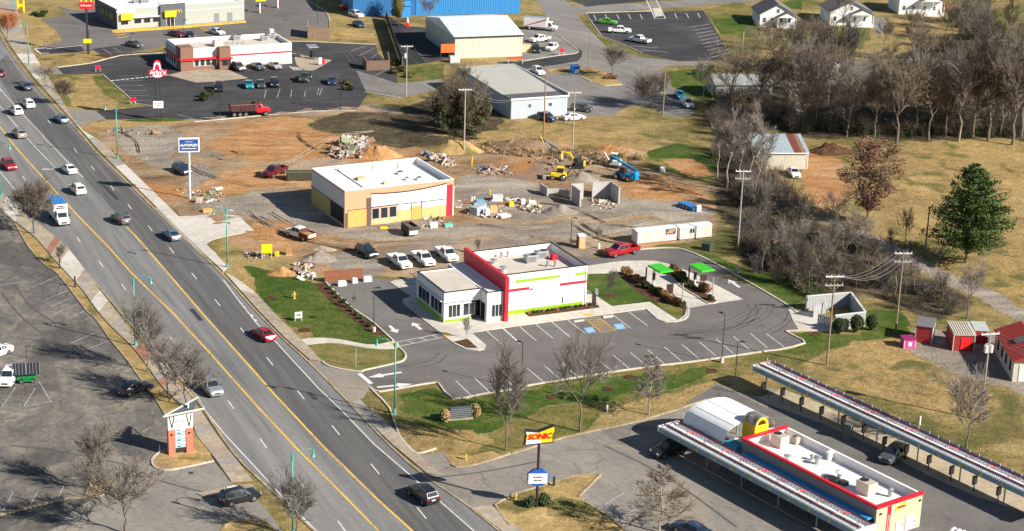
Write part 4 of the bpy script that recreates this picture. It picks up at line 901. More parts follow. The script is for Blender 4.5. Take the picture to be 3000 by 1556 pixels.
# ================= restaurant under construction
FC=Fr(G(1010,668),27.8)
Y=lambda x,y:(930+x/5.022,380+y/5.022); t1=lambda x,y:T('11',(x,y))[0]
rC=root('building_under_construction',FC,'unfinished flat-roofed building with tan sheathing, white front panel and red corner strip','building')
shell(rC,0,20.55,0,15.5,6.5,.9,.3,M['tan'],M['white2'],M['white'],inner=M['white2'],cap=.1)
MB().box(.05,3.6,.3,15.2,5.9,6.56).build('raised_roof_edge',M['white2'],rC)
MB().box(3.6,3.8,1.2,13.8,5.6,6.62).build('roof_joint',M['dark'],rC)
M['bluew']=mat('grey_sheathing',(.55,.57,.60),.7,.06); M['olive']=mat('green_board',(.42,.36,.12),.8,.1)
MB().box(-.05,-.01,.1,15.2,3.4,6.2).build('side_panel',M['bluew'],rC)
MB().box(-.05,-.01,6.8,15.0,.4,3.3).build('side_board',M['olive'],rC)
for k in range(4):pane(rC,.6+k*1.5,1.9+k*1.5,.5,3.2,y=0,axis='x',fm=M['dark'])
MB().box(-.12,-.051,.05,15.4,3.28,3.4).build('side_trim',M['dark'],rC)
MB().box(-.06,.45,-.08,-.01,0,6.3).build('corner_board',M['tan'],rC)
M['brownp']=mat('dark_sheathing',(.14,.08,.07),.8,.15)
MB().box(.05,.5,-.12,-.081,0,2.6).build('dark_corner_panel',M['brownp'],rC)
MB().box(.55,4.0,-.08,-.01,0,3.0).build('plywood_sheet',M['plyw'],rC)
MB().box(.45,4.1,-.06,-.01,3.0,3.1).build('painted_shadow_gap',M['dark'],rC)  # dark strip painted in place of a recessed shadow gap
MB().box(4.05,4.85,-.10,-.01,0,4.9).build('dark_corner_panel',M['brownp'],rC)
# white front panel with sagging dark trim on top
n=14; top=[(4.9+(19.1-4.9)*k/n,5.55-.45*4*(k/n)*(1-k/n)+.38*(k/n))for k in range(n+1)]
pl=[(4.9,3.25)]+top+[(19.1,3.25)]
def wall_poly(P,y0,y1):
    mb=MB(); m_=len(P)
    a=sum(P[i][0]*P[(i+1)%m_][1]-P[(i+1)%m_][0]*P[i][1]for i in range(m_))
    if a<0:P=P[::-1]
    mb.add([(x,y0,z)for x,z in P]+[(x,y1,z)for x,z in P],[tuple(range(m_)),tuple(range(2*m_-1,m_-1,-1))]+[(i,m_+i,m_+(i+1)%m_,(i+1)%m_)for i in range(m_)])
    return mb
wall_poly(pl,-.09,-.01).build('white_front_panel',M['white'],rC)
wall_poly(top+[(x,z+.16)for x,z in top[::-1]],-.16,-.01).build('curved_trim',M['dark'],rC)
MB().box(4.9,19.1,-.14,-.01,3.13,3.24).build('trim',M['dark'],rC)
MB().box(9.8,19.1,-.08,-.01,2.1,3.12).build('white_lower_panel',M['white'],rC)
MB().box(4.9,12.4,-.075,-.01,0,.9).box(9.8,12.4,-.075,-.01,.9,2.1).box(14.4,19.1,-.075,-.01,0,2.1).build('yellow_sheathing',mat('yellow_board',(.66,.43,.19),.8,.08),rC)
MB().box(12.45,14.3,-.12,-.01,0,2.5).build('plywood_sheet',M['plyw'],rC)
[MB().box(x,x+.14,-.14,-.081,2.0,3.12).build('door_trim',M['dark'],rC)for x in (12.3,14.3)]
for k in range(3):pane(rC,5.0+k*1.62,6.4+k*1.62,.95,2.95,fm=mat('pink_frame',(.75,.62,.60),.6,.05))
MB().box(19.15,20.3,-.12,-.01,0,5.7).build('red_corner_strip',mat('red_wrap',(.75,.02,.06),.5,.05),rC)
MB().box(20.3,20.6,-.06,-.01,0,5.4).build('corner_board',mat('pale_yellow_board',(.80,.68,.42),.8,.08),rC)
for a in (Y(310,640),Y(540,620),Y(810,590),Y(1180,570)):
    x,y=FC.atz(a,5.6); vent(rC,x,y,5.6,.16,1.0,cap=False)
for a,w1,m_ in ((Y(330,660),.5,'dark'),(Y(1220,655),1.2,'dark'),(Y(1320,745),.7,'dark'),(Y(640,735),1.6,'lumber'),(Y(1500,740),1.0,'dark'),(Y(1000,800),.7,'lumber')):
    x,y=FC.atz(a,5.6); o=MB().rbox(-w1/2,w1/2,-w1*.4,w1*.4,0,.45,.04).build('roof_kerb',M['white2']if m_=='dark' else M[m_],rC,loc=(x,y,5.6))
    if m_=='dark':MB().box(-w1*.3,w1*.3,-w1*.25,w1*.25,.45,.6).build('opening',M['dark'],o)

# ================= red and white sandwich restaurant (upper left)
X=lambda x,y:(460+x/5.964,80+y/5.964)
FB=Fr(G(*X(415,770)),26)
rB=root('restaurant_building',FB,'long white restaurant with red band and brick towers','restaurant')
M['brickb']=mat('brown_brick',(.22,.12,.085),.85,.15,6,bump=.3); M['redb']=mat('red_band',(.78,.015,.03),.4,.05)
shell(rB,.4,27,.4,12.6,4.9,.8,.35,M['white'],M['cream'],M['white'],inner=M['white2'],cap=.1)
MB().box(-.05,3.0,-.35,3.2,0,5.5).build('corner_tower',M['brickb'],rB)
MB().box(-.02,.36,3.3,12.5,0,4.7).build('side_cladding',mat('teal_shade_cladding',(.35,.45,.50),.6,.1),rB)  # teal-grey cladding over the left wall
MB().box(8.9,11.6,-1.3,.38,0,5.2).build('entrance_tower',M['brickb'],rB)
MB().box(3.05,8.85,-.10,.38,0,.8).build('brick_base',M['brickb'],rB)
for x0,x1,y0 in ((3.05,8.85,-.12),(8.6,11.9,-1.5),(-.25,3.0,-.5)):
    MB().box(x0,x1,y0-.35,y0,2.5,2.95).build('red_canopy',M['redb'],rB)
MB().box(11.7,27.03,.33,.39,2.75,3.1).build('red_band',M['redb'],rB)
MB().box(11.7,27.03,.30,.39,0,.7).build('base_band',mat('tan_base',(.55,.46,.36),.8,.08),rB)
MB().box(-.45,-.06,-.5,12.5,2.5,2.95).build('red_canopy',M['redb'],rB)
for k in range(4):pane(rB,3.4+k*1.35,4.5+k*1.35,.85,2.4,y=.38)
pane(rB,9.4,10.9,.9,2.2,y=-1.3,fm=M['brickb'])
MB().box(11.0,11.58,-1.36,-1.301,0,2.3).build('door',M['dark'],rB)
for k in range(4):pane(rB,4+k*2,5.4+k*2,.8,2.4,y=-.02,axis='x')
x,y=FB.atz(X(1060,330),4.1); o=MB().rbox(-1,1,-.9,.9,0,1.5,.04).build('roof_box',M['cream'],rB,loc=(x,y,4.1))
for a in (X(1400,220),X(1880,230),X(2000,200)):
    x,y=FB.atz(a,4.1); ac_unit(rB,x,y,4.1,2.0,1.4,1.2)
for a in (X(1240,295),X(1330,295),X(1425,292),X(1520,285)):
    x,y=FB.atz(a,4.1); vent(rB,x,y,4.1,.15,.35)
MB().box(25.2,26.2,11.0,12.2,4.95,6.2).build('roof_sign_panel',M['frame'],rB)

# ================= grey burger restaurant with yellow awnings (top left)
Wm=lambda x,y:(270+x/4.954,y/4.954)
FM=Fr(G(*Wm(370,435)),31.3)
rM=root('restaurant_building',FM,'grey boarded restaurant with yellow awnings at the top left','restaurant')
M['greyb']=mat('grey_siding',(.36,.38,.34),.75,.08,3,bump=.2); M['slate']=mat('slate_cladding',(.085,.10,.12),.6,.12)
shell(rM,0,34.5,0,17,5.2,.6,.35,M['greyb'],M['white2'],M['white'],inner=M['white2'])
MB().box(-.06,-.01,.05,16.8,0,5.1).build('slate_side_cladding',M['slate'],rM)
MB().box(11.2,17.9,-.7,-.02,0,5.9).build('slate_entrance_tower',M['slate'],rM)
MB().box(11.0,18.1,-.9,1.0,5.91,6.1).build('tower_coping',M['frame'],rM)
fbox(FM,rM,'yellow_awning',Wm(405,205),Wm(580,278),M['yellow'],0,.8)
fbox(FM,rM,'yellow_awning',Wm(1040,160),Wm(1205,235),M['yellow'],-.7,.8)
fbox(FM,rM,'white_trim',Wm(350,155),Wm(605,168),M['frame'],0,.15)
MB().box(18.2,34.45,-.10,-.02,3.55,3.7).build('white_trim',M['frame'],rM)
MB().box(4.2,11.1,-.9,-.02,2.85,3.0).build('window_canopy',M['frame'],rM)
for a,b in ((Wm(410,290),Wm(530,360)),(Wm(605,275),Wm(718,340)),(Wm(745,265),Wm(850,330)),(Wm(875,258),Wm(970,320))):fwin(FM,rM,a,b,n=1)
MB().box(12.7,14.9,-.78,-.701,.1,2.6).build('glass_doors',M['glass'],rM)
for k in range(3):MB().box(12.7+k*1.05,12.8+k*1.05,-.84,-.781,.1,2.6).build('door_frame',M['frame'],rM)
for a,b in ((Wm(1770,195),Wm(1845,325)),(Wm(1962,185),Wm(2035,315))):fbox(FM,rM,'service_door',a,b,mat('grey_door',(.20,.21,.23),.6,.05),0,.06)
(x0,z0),(x1,z1)=FM.aty(Wm(1215,195),-.72),FM.aty(Wm(1300,140),-.72)
a_=MB() # golden double arch, real tubes on the tower
for s_ in (0,1):
    cx=x0+(x1-x0)*(.27+.46*s_); hw=(x1-x0)*.23
    a_.tube([(cx+hw*cos(t),-.8,min(z0,z1)+(abs(z1-z0))*sin(t))for t in [pi*k/10 for k in range(11)]],.09,6)
a_.build('double_arch_emblem',M['yellow'],rM)
for a in (Wm(660,40),Wm(760,40)):x,y=FM.atz(a,4.6); ac_unit(rM,x,y,4.6,2.6,1.8,1.0)
mb=MB()
for k in range(3):mb.box(-.62,-.07,2+k*3.2,4.3+k*3.2,2.4,3.9)
mb.build('olive_awnings',mat('olive_awning',(.20,.21,.06),.7,.1),rM)

# ================= drive-in restaurant, lower right
FS=Fr(G(2570,1490,4.2),126)
rS=root('drive_in_building',FS,'long low drive-in restaurant with red-edged white roof at the lower right','restaurant')
M['greys']=mat('warm_grey_wall',(.30,.27,.25),.8,.08); M['peach']=mat('peach_stucco',(.64,.46,.30),.85,.06,1.5,dirt=.15)
x0,x1,y0,y1,h=0,22.7,-7.45,0,4.1; t=.28
MB().box(x0,x0+t,y0,y1,0,h).build('end_wall',M['peach'],rS)
MB().box(x0+t,x1,y1-t,y1,0,h).box(x0+t,x1,y0,y0+t,0,h).box(x1-t,x1,y0+t,y1-t,0,h).build('side_wall',M['greys'],rS)
MB().box(x0+t+.01,x1-t-.01,y0+t+.01,y1-t-.01,2.9,3.2).build('roof',M['white2'],rS)
MB().box(x0+t,x1-t,y0+t,y0+t+.03,3.21,h-.01).box(x0+t,x0+t+.03,y0+t+.03,y1-t,3.21,h-.01).box(x1-t-.03,x1-t,y0+t+.03,y1-t,3.21,h-.01).box(x0+t+.03,x1-t-.03,y1-t-.03,y1-t,3.21,h-.01).build('parapet_lining',M['white2'],rS)
MB().box(-.12,.4,y0-.1,y1+.1,h+.003,h+.28).box(.4,x1,y1-.3,y1+.1,h+.003,h+.28).box(x1-.4,x1+.1,y0,y1-.3,h+.003,h+.28).build('red_coping',M['redb'],rS)
MB().box(.4,x1-.4,y0-.06,y0+.3,h+.003,h+.1).build('white_coping',M['white'],rS)
MB().box(.5,21.5,.01,.9,2.75,2.95).build('blue_awning',mat('blue_awning',(.03,.30,.60),.4,.08),rS)
MB().box(.3,22.0,.02,.08,1.6,2.7).build('side_windows',M['glass'],rS)
S3=lambda x,y:(2250+x/3.34,1156+y/3.34)
for a,w1,d1,h1 in ((S3(110,500),1.9,1.5,1.5),(S3(270,480),.9,.7,.9),(S3(960,960),2.0,1.6,1.5)):
    x,y=FS.atz(a,3.2); ac_unit(rS,x,y,3.2,w1,d1,h1,m=mat('beige_unit',(.50,.43,.36),.6,.1))
for a,r_,h1 in ((S3(600,640),.33,1.0),(S3(480,680),.3,.7),(S3(710,830),.45,.9),(S3(190,640),.3,.5),(S3(1190,1000),.25,.9),(S3(430,640),.2,.5)):
    x,y=FS.atz(a,3.2); vent(rS,x,y,3.2,r_,h1,M['white2']if r_>.31 else M['galv'])
for a,w1 in ((S3(650,850),1.4),(S3(740,880),1.0)):
    x,y=FS.atz(a,3.2); MB().rbox(-w1/2,w1/2,-.4,.4,0,.5,.05).tube([(w1/2,0,.3),(w1/2+.5,.2,.3),(w1/2+.7,.3,0)],.09,6).build('duct',M['dark'],rS,loc=(x,y,3.2))
MB().box(.9,1.6,y0+.4,y0+1.6,3.2,3.35).build('roof_hatch',mat('pale_teal_hatch',(.5,.62,.60),.5,.05),rS)
# end wall details (face at x=0 looking to -x)
MB().box(-.05,-.01,-2.35,-1.75,0,4.0).build('red_post',M['redb'],rS); 
for c in (-2.2,-1.9):MB().box(-.08,-.051,c-.03,c+.03,0,2.9).build('conduit',M['frame'],rS)
for (a,b),nm in (((S3(1250,1250),S3(1310,1336)),'service_door'),((S3(1345,1200),S3(1425,1336)),'service_door')):
    (u0,v0),(u1,v1)=FS.atx(a,0),FS.atx(b,0); u0,u1=sorted((u0,u1))
    d_=MB().box(-.06,-.01,u0,u1,.1,max(v0,v1)).build(nm,mat('grey_blue_door',(.42,.45,.50),.5,.05),rS); MB().box(-.1,-.061,u0+.1,u0+.16,1.0,1.2).build('handle',M['dark'],d_)
for c,zz in ((-.6,3.4),(-7.0,3.5)):MB().box(-.18,-.01,c-.12,c+.12,zz-.1,zz+.1).build('wall_lamp',M['dark'],rS)
# red/yellow bow emblem over the doors
e_=MB(); e_.add([(-.06,-3.1,3.55),(-.06,-3.9,3.75),(-.06,-4.75,4.0),(-.06,-4.6,3.6),(-.06,-4.75,3.3),(-.06,-4.0,3.2),(-.06,-3.1,3.1)],[tuple(range(7))]).add([(-.01,-3.1,3.55),(-.01,-3.9,3.75),(-.01,-4.75,4.0),(-.01,-4.6,3.6),(-.01,-4.75,3.3),(-.01,-4.0,3.2),(-.01,-3.1,3.1)],[tuple(range(6,-1,-1))])
e_.build('bow_emblem',M['yellow'],rS)
MB().box(-.10,-.065,-4.6,-3.3,3.35,3.6).build('emblem_stripe',M['redb'],rS)
# barrel vault canopy over the far end, end wall rounded
v=MB(); NU,NV=14,18; xs0,xs1=24.9,32.6; ye0,ye1=.85,-7.6
vr=[]
for i in range(NU+1):
    u=i/NU; xx=xs0+(xs1-xs0)*u
    k=1.0 if i<NU else .97
    for j in range(NV+1):
        a=pi*j/NV; yc,hw=(ye0+ye1)/2,(ye0-ye1)/2
        vr.append((xx,yc+hw*cos(a),3.0+2.35*sin(a)**.7*k))
fs=[(i*(NV+1)+j,i*(NV+1)+j+1,(i+1)*(NV+1)+j+1,(i+1)*(NV+1)+j)for i in range(NU)for j in range(NV)]
v.add(vr,fs); v.add([(p[0],p[1],p[2]-.12)for p in vr],[f[::-1]for f in fs])
v.build('barrel_vault_roof',mat('white_fabric_metal',(.84,.85,.84),.5,.05,1.2,dirt=.05),rS,smooth=True)
for j in (3,5,8,11,14):
    pts=[Vector(vr[i*(NV+1)+j])+Vector((0,0,.03))for i in range(NU)]
    MB().tube(pts,.02,4).build('roof_rib',M['palegrey'],rS)
MB().box(xs0,31.5,ye0-.05,ye0+.12,2.55,3.05).build('vault_fascia',mat('grey_blue_fascia',(.28,.36,.40),.5,.08),rS)
mb=MB()
for x in (24.5,28,31.3):
    for y in (.6,-7.3):mb.cyl((x,y),.12,0,3.0,8)
mb.build('vault_columns',M['galv'],rS)
MB().box(22.85,24.9,-.6,.75,0,3.3).build('blue_corner_wall',mat('blue_wall',(.03,.25,.42),.5,.08),rS)
# yellow arched feature on the roof corner
bx_,by_=FS.atz(S3(-20,340),4.2)
yb=empty('yellow_roof_arch',parent=rS); yb.location=(23.9,-3.3,3.4); yb.scale=(1.1,1.1,1.12)
def archpts(w_,hs,n=10):return [(-w_,0)]+[(-w_*cos(pi*k/n),hs+w_*sin(pi*k/n))for k in range(n+1)]+[(w_,0)]
for xx in (-.9,.9):
    q=MB(); P=archpts(1.0,1.6); I=archpts(.68,1.6)
    for k in range(len(P)-1):
        a,b,c,d=P[k],P[k+1],I[k+1],I[k]
        q.add([(xx-.12,*a),(xx-.12,*b),(xx-.12,*c),(xx-.12,*d),(xx+.12,*a),(xx+.12,*b),(xx+.12,*c),(xx+.12,*d)],
              [(0,1,2,3),(7,6,5,4),(0,4,5,1),(2,6,7,3)])
    q.build('yellow_arch_frame',M['yellow'],yb)
MB().box(-1.0,.9,.70,1.02,0,1.75).build('yellow_side_panel',M['yellow'],yb); MB().box(-1.0,.9,-1.02,-.70,0,1.75).build('yellow_side_panel',M['yellow'],yb)
for k in range(7):MB().tube([(-1.0+k*.28,y,z)for y,z in archpts(.98,1.7,8)[1:-1]],.09,6).build('arch_rib',M['chrome'],yb)
MB().box(-1.0,-.95,-.7,.7,0,1.7).build('yellow_back_panel',M['yellow'],yb)
MB().box(22.75,24.85,-7.3,-.65,2.9,3.3).build('link_roof',M['white2'],rS)
# canopies: deck, fascia, rails, truss web
M['deck']=mat('canopy_deck',(.20,.24,.28),.6,.2,3); M['maroon']=mat('maroon_rail',(.16,.012,.03),.45,.15); M['bluefas']=mat('blue_grey_fascia',(.22,.33,.42),.45,.12)
M['webw']=mat('white_web_steel',(.80,.80,.78),.45,.08); M['redpipe']=mat('red_pipe',(.62,.04,.06),.4,.15); M['navy']=mat('navy_strip',(.02,.05,.12),.4,.15)
def canopy(label,xa,xb,ya,yb_,z,back):
    """xa<xb along the building, ya..yb_ across (yb_ is the camera-left edge); back: dark strip on the far edge"""
    r_=empty('drive_in_canopy',(FS.o.x,FS.o.y,0),FS.th,label,'canopy','drive-in canopies')
    y0,y1=min(ya,yb_),max(ya,yb_)
    MB().box(xa,xb,y0,y1,z-.3,z).build('deck',M['deck'],r_)
    MB().box(xa-.02,xb+.02,y1,y1+.08,z-.55,z+.1).build('blue_fascia',M['bluefas'],r_)
    MB().box(xb-.25,xb+.12,y0-.1,y1+.12,z-.5,z+.22).build('white_end_trim',M['white'],r_)
    MB().box(xa-.12,xa+.2,y0-.1,y1+.12,z-.5,z+.22).build('white_end_trim',M['white'],r_)
    MB().box(xa,xb-.3,y0-(.6 if back else .08),y0-.005,z-.4,z+.1).build('dark_edge_strip',M['navy']if back else M['bluefas'],r_)
    L_=xb-xa; wd=y1-y0
    for f_,h_ in ((.80,.42),(.14,.34)):
        MB().tube([(xa+.2,y0+wd*f_,z+h_),(xb-.3,y0+wd*f_,z+h_)],.10,6).build('maroon_rail',M['maroon'],r_)
    for f_ in (.97,.60,.36):MB().tube([(xa+.2,y0+wd*f_,z+.22),(xb-.3,y0+wd*f_,z+.22)],.04,5).build('white_rail',M['webw'],r_)
    web=MB(); n=int(L_/.28); rr=random.Random(3)
    for k in range(n):
        x=xa+.4+(L_-.8)*k/n
        web.tube([(x,y0+wd*.80,z+.42),(x+.14,y0+wd*.97,z+.05),(x+.28,y0+wd*.80,z+.42)],.028,3,cap=False)
        web.tube([(x,y0+wd*.60,z+.32),(x+.14,y0+wd*.36,z+.04),(x+.28,y0+wd*.60,z+.32)],.045,3,cap=False)
        if k%2==0:web.tube([(x,y0+wd*.14,z+.3),(x+.14,y0+wd*.30,z+.05)],.03,3,cap=False)
        if rr.random()<.6:web.box(x,x+.1,y0+wd*(.4+.15*rr.random()),y0+wd*.6,z+.02,z+.12)
    web.build('truss_web',M['webw'],r_,kind='stuff')
    n=int(L_/3.4)
    for k in range(n+1):
        x=xa+.8+(L_-1.6)*k/n
        MB().tube([(x-.7,y0+wd*.16,z+.3),(x,y0+wd*.5,z+.55),(x+.1,y0+wd*.78,z+.4)],.06,5).tube([(x-.1,y0+wd*.5,z+.5),(x+.7,y0+wd*.2,z+.32)],.05,5).build('red_cross_pipe',M['redpipe']if k%2 else M['maroon'],r_)
        MB().box(x-.15,x+.15,y1+.081,y1+.13,z-.45,z-.05).build('fascia_light',M['yellow'],r_)
        if back:MB().tube([(x,y0-.3,z+.05),(x,y0-.3,z+.45)],.03,4).tube([(x+1.5,y0-.3,z+.05),(x+1.5,y0-.3,z+.45)],.03,4).build('bracket',M['webw'],r_)
    n=int(L_/6.8)
    for k in range(n+1):
        x=xa+1.2+(L_-2.4)*k/n
        MB().tube([(x,(y0+y1)/2,0),(x,(y0+y1)/2,z-.3)],.1,8).build('post',M['galv'],r_)
    return r_
canopy('near drive-in canopy of red and white pipework beside the building',-1.4,32.9,1.55,4.6,3.0,False)
canopy('far drive-in canopy of red and white pipework along the grass',-9,42.0,-22.6,-19.6,3.2,True)
# order boards under both canopies
def order_board(name,x,y,lab,grp,flip=1,h=1.9):
    t_=empty(name,FS.w(x,y),FS.th+(0 if flip>0 else pi),lab,'menu board',grp)
    MB().rbox(-.06,.06,-.06,.06,0,h-.95,.02).build('post',M['dark'],t_)
    b_=MB().rbox(-.12,.12,-.38,.38,h-1.1,h,.04).build('housing',mat('brown_housing',(.09,.065,.05),.5,.15),t_)
    MB().box(-.14,-.121,-.3,.3,h-1.0,h-.15).build('menu_panel',mat('menu_print',(.25,.22,.20),.4,.5,9),b_)
pts=T('33',(135,75),(320,170),(515,260),(730,350),(930,440),(1130,560),(1345,640),(1565,745),(1785,850),(2010,950),(2245,1055))+T('22',(2450,1210))
for i,p in enumerate(pts):
    x,y=FS.atz(p,0); order_board('order_board',x,y,'dark order board on a post by the far drive-in canopy','order boards by the far canopy',h=2.1)
for k in range(6):
    p=[(1880,655),(2080,755),(2285,865),(2500,965)][k]if k<4 else [(210,1110),(430,1210)][k-4]
    q=T('32' if k<4 else '33',p)[0]; x,y=FS.atz(q,0)
    t_=empty('menu_stand',FS.w(x,y),FS.th,'pale menu stand in the shade under the near drive-in canopy','menu stand','menu stands under the near canopy')
    MB().box(-.5,.5,-.04,.04,.9,1.5).build('board',M['white'],t_)
    for s_ in (-.42,.42):MB().box(s_-.04,s_+.04,-.04,.04,0,.9).build('leg',M['dark'],t_)
x,y=FS.atz(T('33',(775,440))[0],0)
o=MB().rbox(-.55,.55,-.4,.4,.0,2.2,.06).build('menu_kiosk',mat('grey_green_kiosk',(.10,.13,.12),.5,.15),loc=FS.w(x,y),rz=FS.th+.4,label='tall dark kiosk at the edge of the sandy strip',cat='kiosk')
MB().box(-.45,.45,-.43,-.401,.6,2.0).build('screen',M['glass'],o)

# ================= pale grey workshop with flat roof (middle top)
FH=Fr(G(1496.5,349.4),23.8)
rH=root('workshop_building',FH,'pale grey metal workshop with beige flat roof and dark front strip','building')
M['ribb']=mat('pale_blue_siding',(.46,.52,.58),.6,.08,2,dirt=.1)
MB().box(0,13,0,30,0,4.2).build('wall',M['ribb'],rH)
for k in range(32):MB().box(.15+k*.4,.2+k*.4,-.03,-.004,0,4.1).build('siding_rib',M['ribb'],rH)
mb=MB(); mb.add([(-.2,4.2,4.35),(13.2,4.2,4.35),(13.2,30.2,4.9),(-.2,30.2,4.9),(-.2,4.2,4.21),(13.2,4.2,4.21),(13.2,30.2,4.21),(-.2,30.2,4.21)],[(0,1,2,3),(0,4,5,1),(1,5,6,2),(2,6,7,3),(3,7,4,0)]); mb.build('roof',mat('beige_roof',(.42,.41,.37),.8,.08,.4,dirt=.1),rH)
MB().box(-.2,13.2,-.2,4.19,4.21,4.4).build('dark_front_roof',mat('dark_roof_felt',(.10,.10,.115),.8,.15),rH)
MB().box(13.21,13.4,-.2,30.2,4.1,4.95).box(-.2,13.2,-.3,-.21,4.1,4.5).build('white_gutter',M['white'],rH)
for a,b in ((T('02',(70,1055))[0],T('02',(120,1155))[0]),(T('02',(258,1040))[0],T('02',(305,1130))[0])):fbox(FH,rH,'white_door',a,b,M['white'],0,.06)
pane(rH,3.9,4.7,2.2,3.1); pane(rH,8.6,9.6,2.2,3.1); MB().box(12.7,13.02,-.06,-.01,0,4.1).build('corner_trim',M['white'],rH)

# ================= white gabled metal hall
g0=G(*T('01',(1945,575))[0])
FG=Fr(g0,19)
rG=root('metal_hall',FG,'cream metal hall with a broad white ridged roof and orange banner','building')
M['creamw']=mat('cream_siding',(.60,.56,.46),.7,.08,1.5,dirt=.15)
wl=17.2
MB().box(0,wl,0,26,0,5.3).build('wall',M['creamw'],rG)
for e0,e1 in ((0,wl),):
    mb=MB(); mb.add([(-.3,-.3,5.32),(wl+.3,-.3,5.32),(wl+.3,13,7.6),(-.3,13,7.6),(wl+.3,26.3,5.32),(-.3,26.3,5.32)],[(0,1,2,3),(3,2,4,5),(0,3,5),(1,4,2),(0,5,4,1)]); mb.build('roof',mat('white_metal_roof',(.76,.83,.86),.5,.06,.4,dirt=.12),rG)
for k in range(22):MB().add([(k*.8,-.25,5.36),(k*.8+.06,-.25,5.36),(k*.8+.06,13,7.66),(k*.8,13,7.66),(k*.8,-.25,5.42),(k*.8+.06,-.25,5.42),(k*.8+.06,13,7.72),(k*.8,13,7.72)],[(4,5,6,7),(0,4,7,3),(1,2,6,5),(0,1,5,4)]).build('roof_seam',MC['white_metal_roof'],rG)
MB().box(-.3,wl+.3,-.42,-.31,5.1,5.35).build('gutter',M['dark'],rG)
for k in range(21):MB().box(.3+k*.82,.36+k*.82,-.04,-.004,0,5.0).build('siding_rib',M['creamw'],rG)
MB().box(-3.6,-.1,-.1,-.02,1.6,3.7).build('orange_banner',mat('orange_banner',(.80,.14,.02),.6,.08),rG)
MB().box(-3.7,-3.55,-.15,.05,0,3.8).build('banner_post',M['dark'],rG)
# ================= blue warehouse beyond
FW=Fr(G(*T('01',(1560,150))[0]),14.5)
rW=root('blue_warehouse',FW,'bright blue corrugated warehouse at the top edge','warehouse')
M['blue']=mat('blue_siding',(.045,.26,.58),.5,.12,2,dirt=.08)
MB().box(-17,29,0,20,0,7.5).build('wall',M['blue'],rW)
M['bluedk']=mat('shade_and_trim_blue',(.03,.14,.34),.5,.12,2)  # darker copy of the siding blue, for the shaded part and the trim
for k in range(58):MB().box(.2+k*.5,.32+k*.5,-.07,-.004,0,7.4).build('siding_rib',M['blue'],rW)
MB().box(.0,.25,-.12,-.071,0,7.5).build('corner_trim',M['bluedk'],rW)
MB().box(-17.01,-.1,-.09,-.01,0,7.5).build('shaded_bay',M['bluedk'],rW)  # shade of the left part put into a deeper blue
MB().box(-4.2,-1.8,-2.2,-.1,0,3.0).add([(-4.5,-2.5,3.01),(-1.5,-2.5,3.01),(-1.5,0,3.9),(-4.5,0,3.9),(-4.5,0,3.01),(-1.5,0,3.01)],[(0,1,2,3),(0,3,4),(1,5,2),(0,4,5,1)]).build('porch',M['blue'],rW)

# ================= three white houses (top right)
M['hwhite']=mat('white_clapboard',(.74,.75,.74),.7,.05,2,dirt=.06); M['shing']=mat('grey_shingles',(.17,.155,.15),.9,.15,3,bump=.3)
M['hblue']=mat('blue_porch_shade',(.16,.25,.32),.7,.1)
def house(px0,px1,base_y,label,depth=11,h=3.4,rise=2.6,porch=(.45,1.0),th=None,base=0.0):
    a,b=G(px0,base_y),G(px1,base_y+2); wd=(b-a).length; az=math.degrees(atan2((b-a).y,(b-a).x))if th is None else th
    f=Fr(a,az); r_=root('house',f,label,'house')
    MB().box(0,wd,0,depth,0,h).build('wall',M['hwhite'],r_)
    MB().add([(0,0,h+.002),(wd,0,h+.002),(wd/2,0,h+rise),(0,.25,h+.002),(wd,.25,h+.002),(wd/2,.25,h+rise)],[(0,1,2),(5,4,3),(0,2,5,3),(1,4,5,2)]).build('gable',M['hwhite'],r_)
    e=.45; k=rise/(wd/2)
    for s_ in (0,1):
        X0=-e if s_==0 else wd+e; zz=h-e*k
        mb=MB(); mb.add([(X0,-e,zz),(wd/2,-e,h+rise+.05),(wd/2,depth+e,h+rise+.05),(X0,depth+e,zz),(X0,-e,zz+.18),(wd/2,-e,h+rise+.25),(wd/2,depth+e,h+rise+.25),(X0,depth+e,zz+.18)],[(4,5,6,7),(0,3,2,1),(0,1,5,4),(2,3,7,6),(0,4,7,3)]); mb.build('roof_slope',M['shing'],r_)
    p0,p1=wd*porch[0],wd*porch[1]; pw=p1-p0
    pr=MB(); pr.add([(p0,-2.4,h-.5),(p1,-2.4,h-.5),((p0+p1)/2,-2.4,h+.8),(p0,0,h-.5),(p1,0,h-.5),((p0+p1)/2,0,h+.8)],[(0,1,2),(0,2,5,3),(1,4,5,2),(0,3,4,1)]); pr.build('porch_gable',M['hwhite'],r_)
    MB().add([(p0-.2,-2.6,h-.5),((p0+p1)/2,-2.6,h+.95),((p0+p1)/2,.1,h+.95),(p0-.2,.1,h-.5)],[(0,1,2,3)]).add([(p1+.2,-2.6,h-.5),((p0+p1)/2,-2.6,h+.95),((p0+p1)/2,.1,h+.95),(p1+.2,.1,h-.5)],[(3,2,1,0)]).build('porch_roof',M['shing'],r_)
    MB().box(p0,p1,-2.4,-.01,0,.7).build('porch_deck',M['hwhite'],r_)
    for x in (p0+.1,(p0+p1)/2,p1-.2):MB().box(x,x+.14,-2.35,-2.21,.7,h-.5).build('porch_post',M['hwhite'],r_)
    for x in (p0+pw*.2,p0+pw*.6):pane(r_,x,x+.9,1.2,2.4,n=1,rows=2)
    pane(r_,wd*.08,wd*.08+.9,1.2,2.5,rows=2); pane(r_,wd*.3,wd*.3+.8,1.2,2.5,rows=2); pane(r_,wd/2-.4,wd/2+.4,h+.4,h+1.5,rows=2)
    return r_
house(2225,2328,78,'white gabled house with a small porch gable, leftmost of the row at the top right')
house(2430,2552,74,'white gabled house with porch and skirting, middle of the row at the top right',h=3.8)
house(2632,2758,42,'white house partly cut by the top edge, rightmost of the row at the top right',h=4.6)
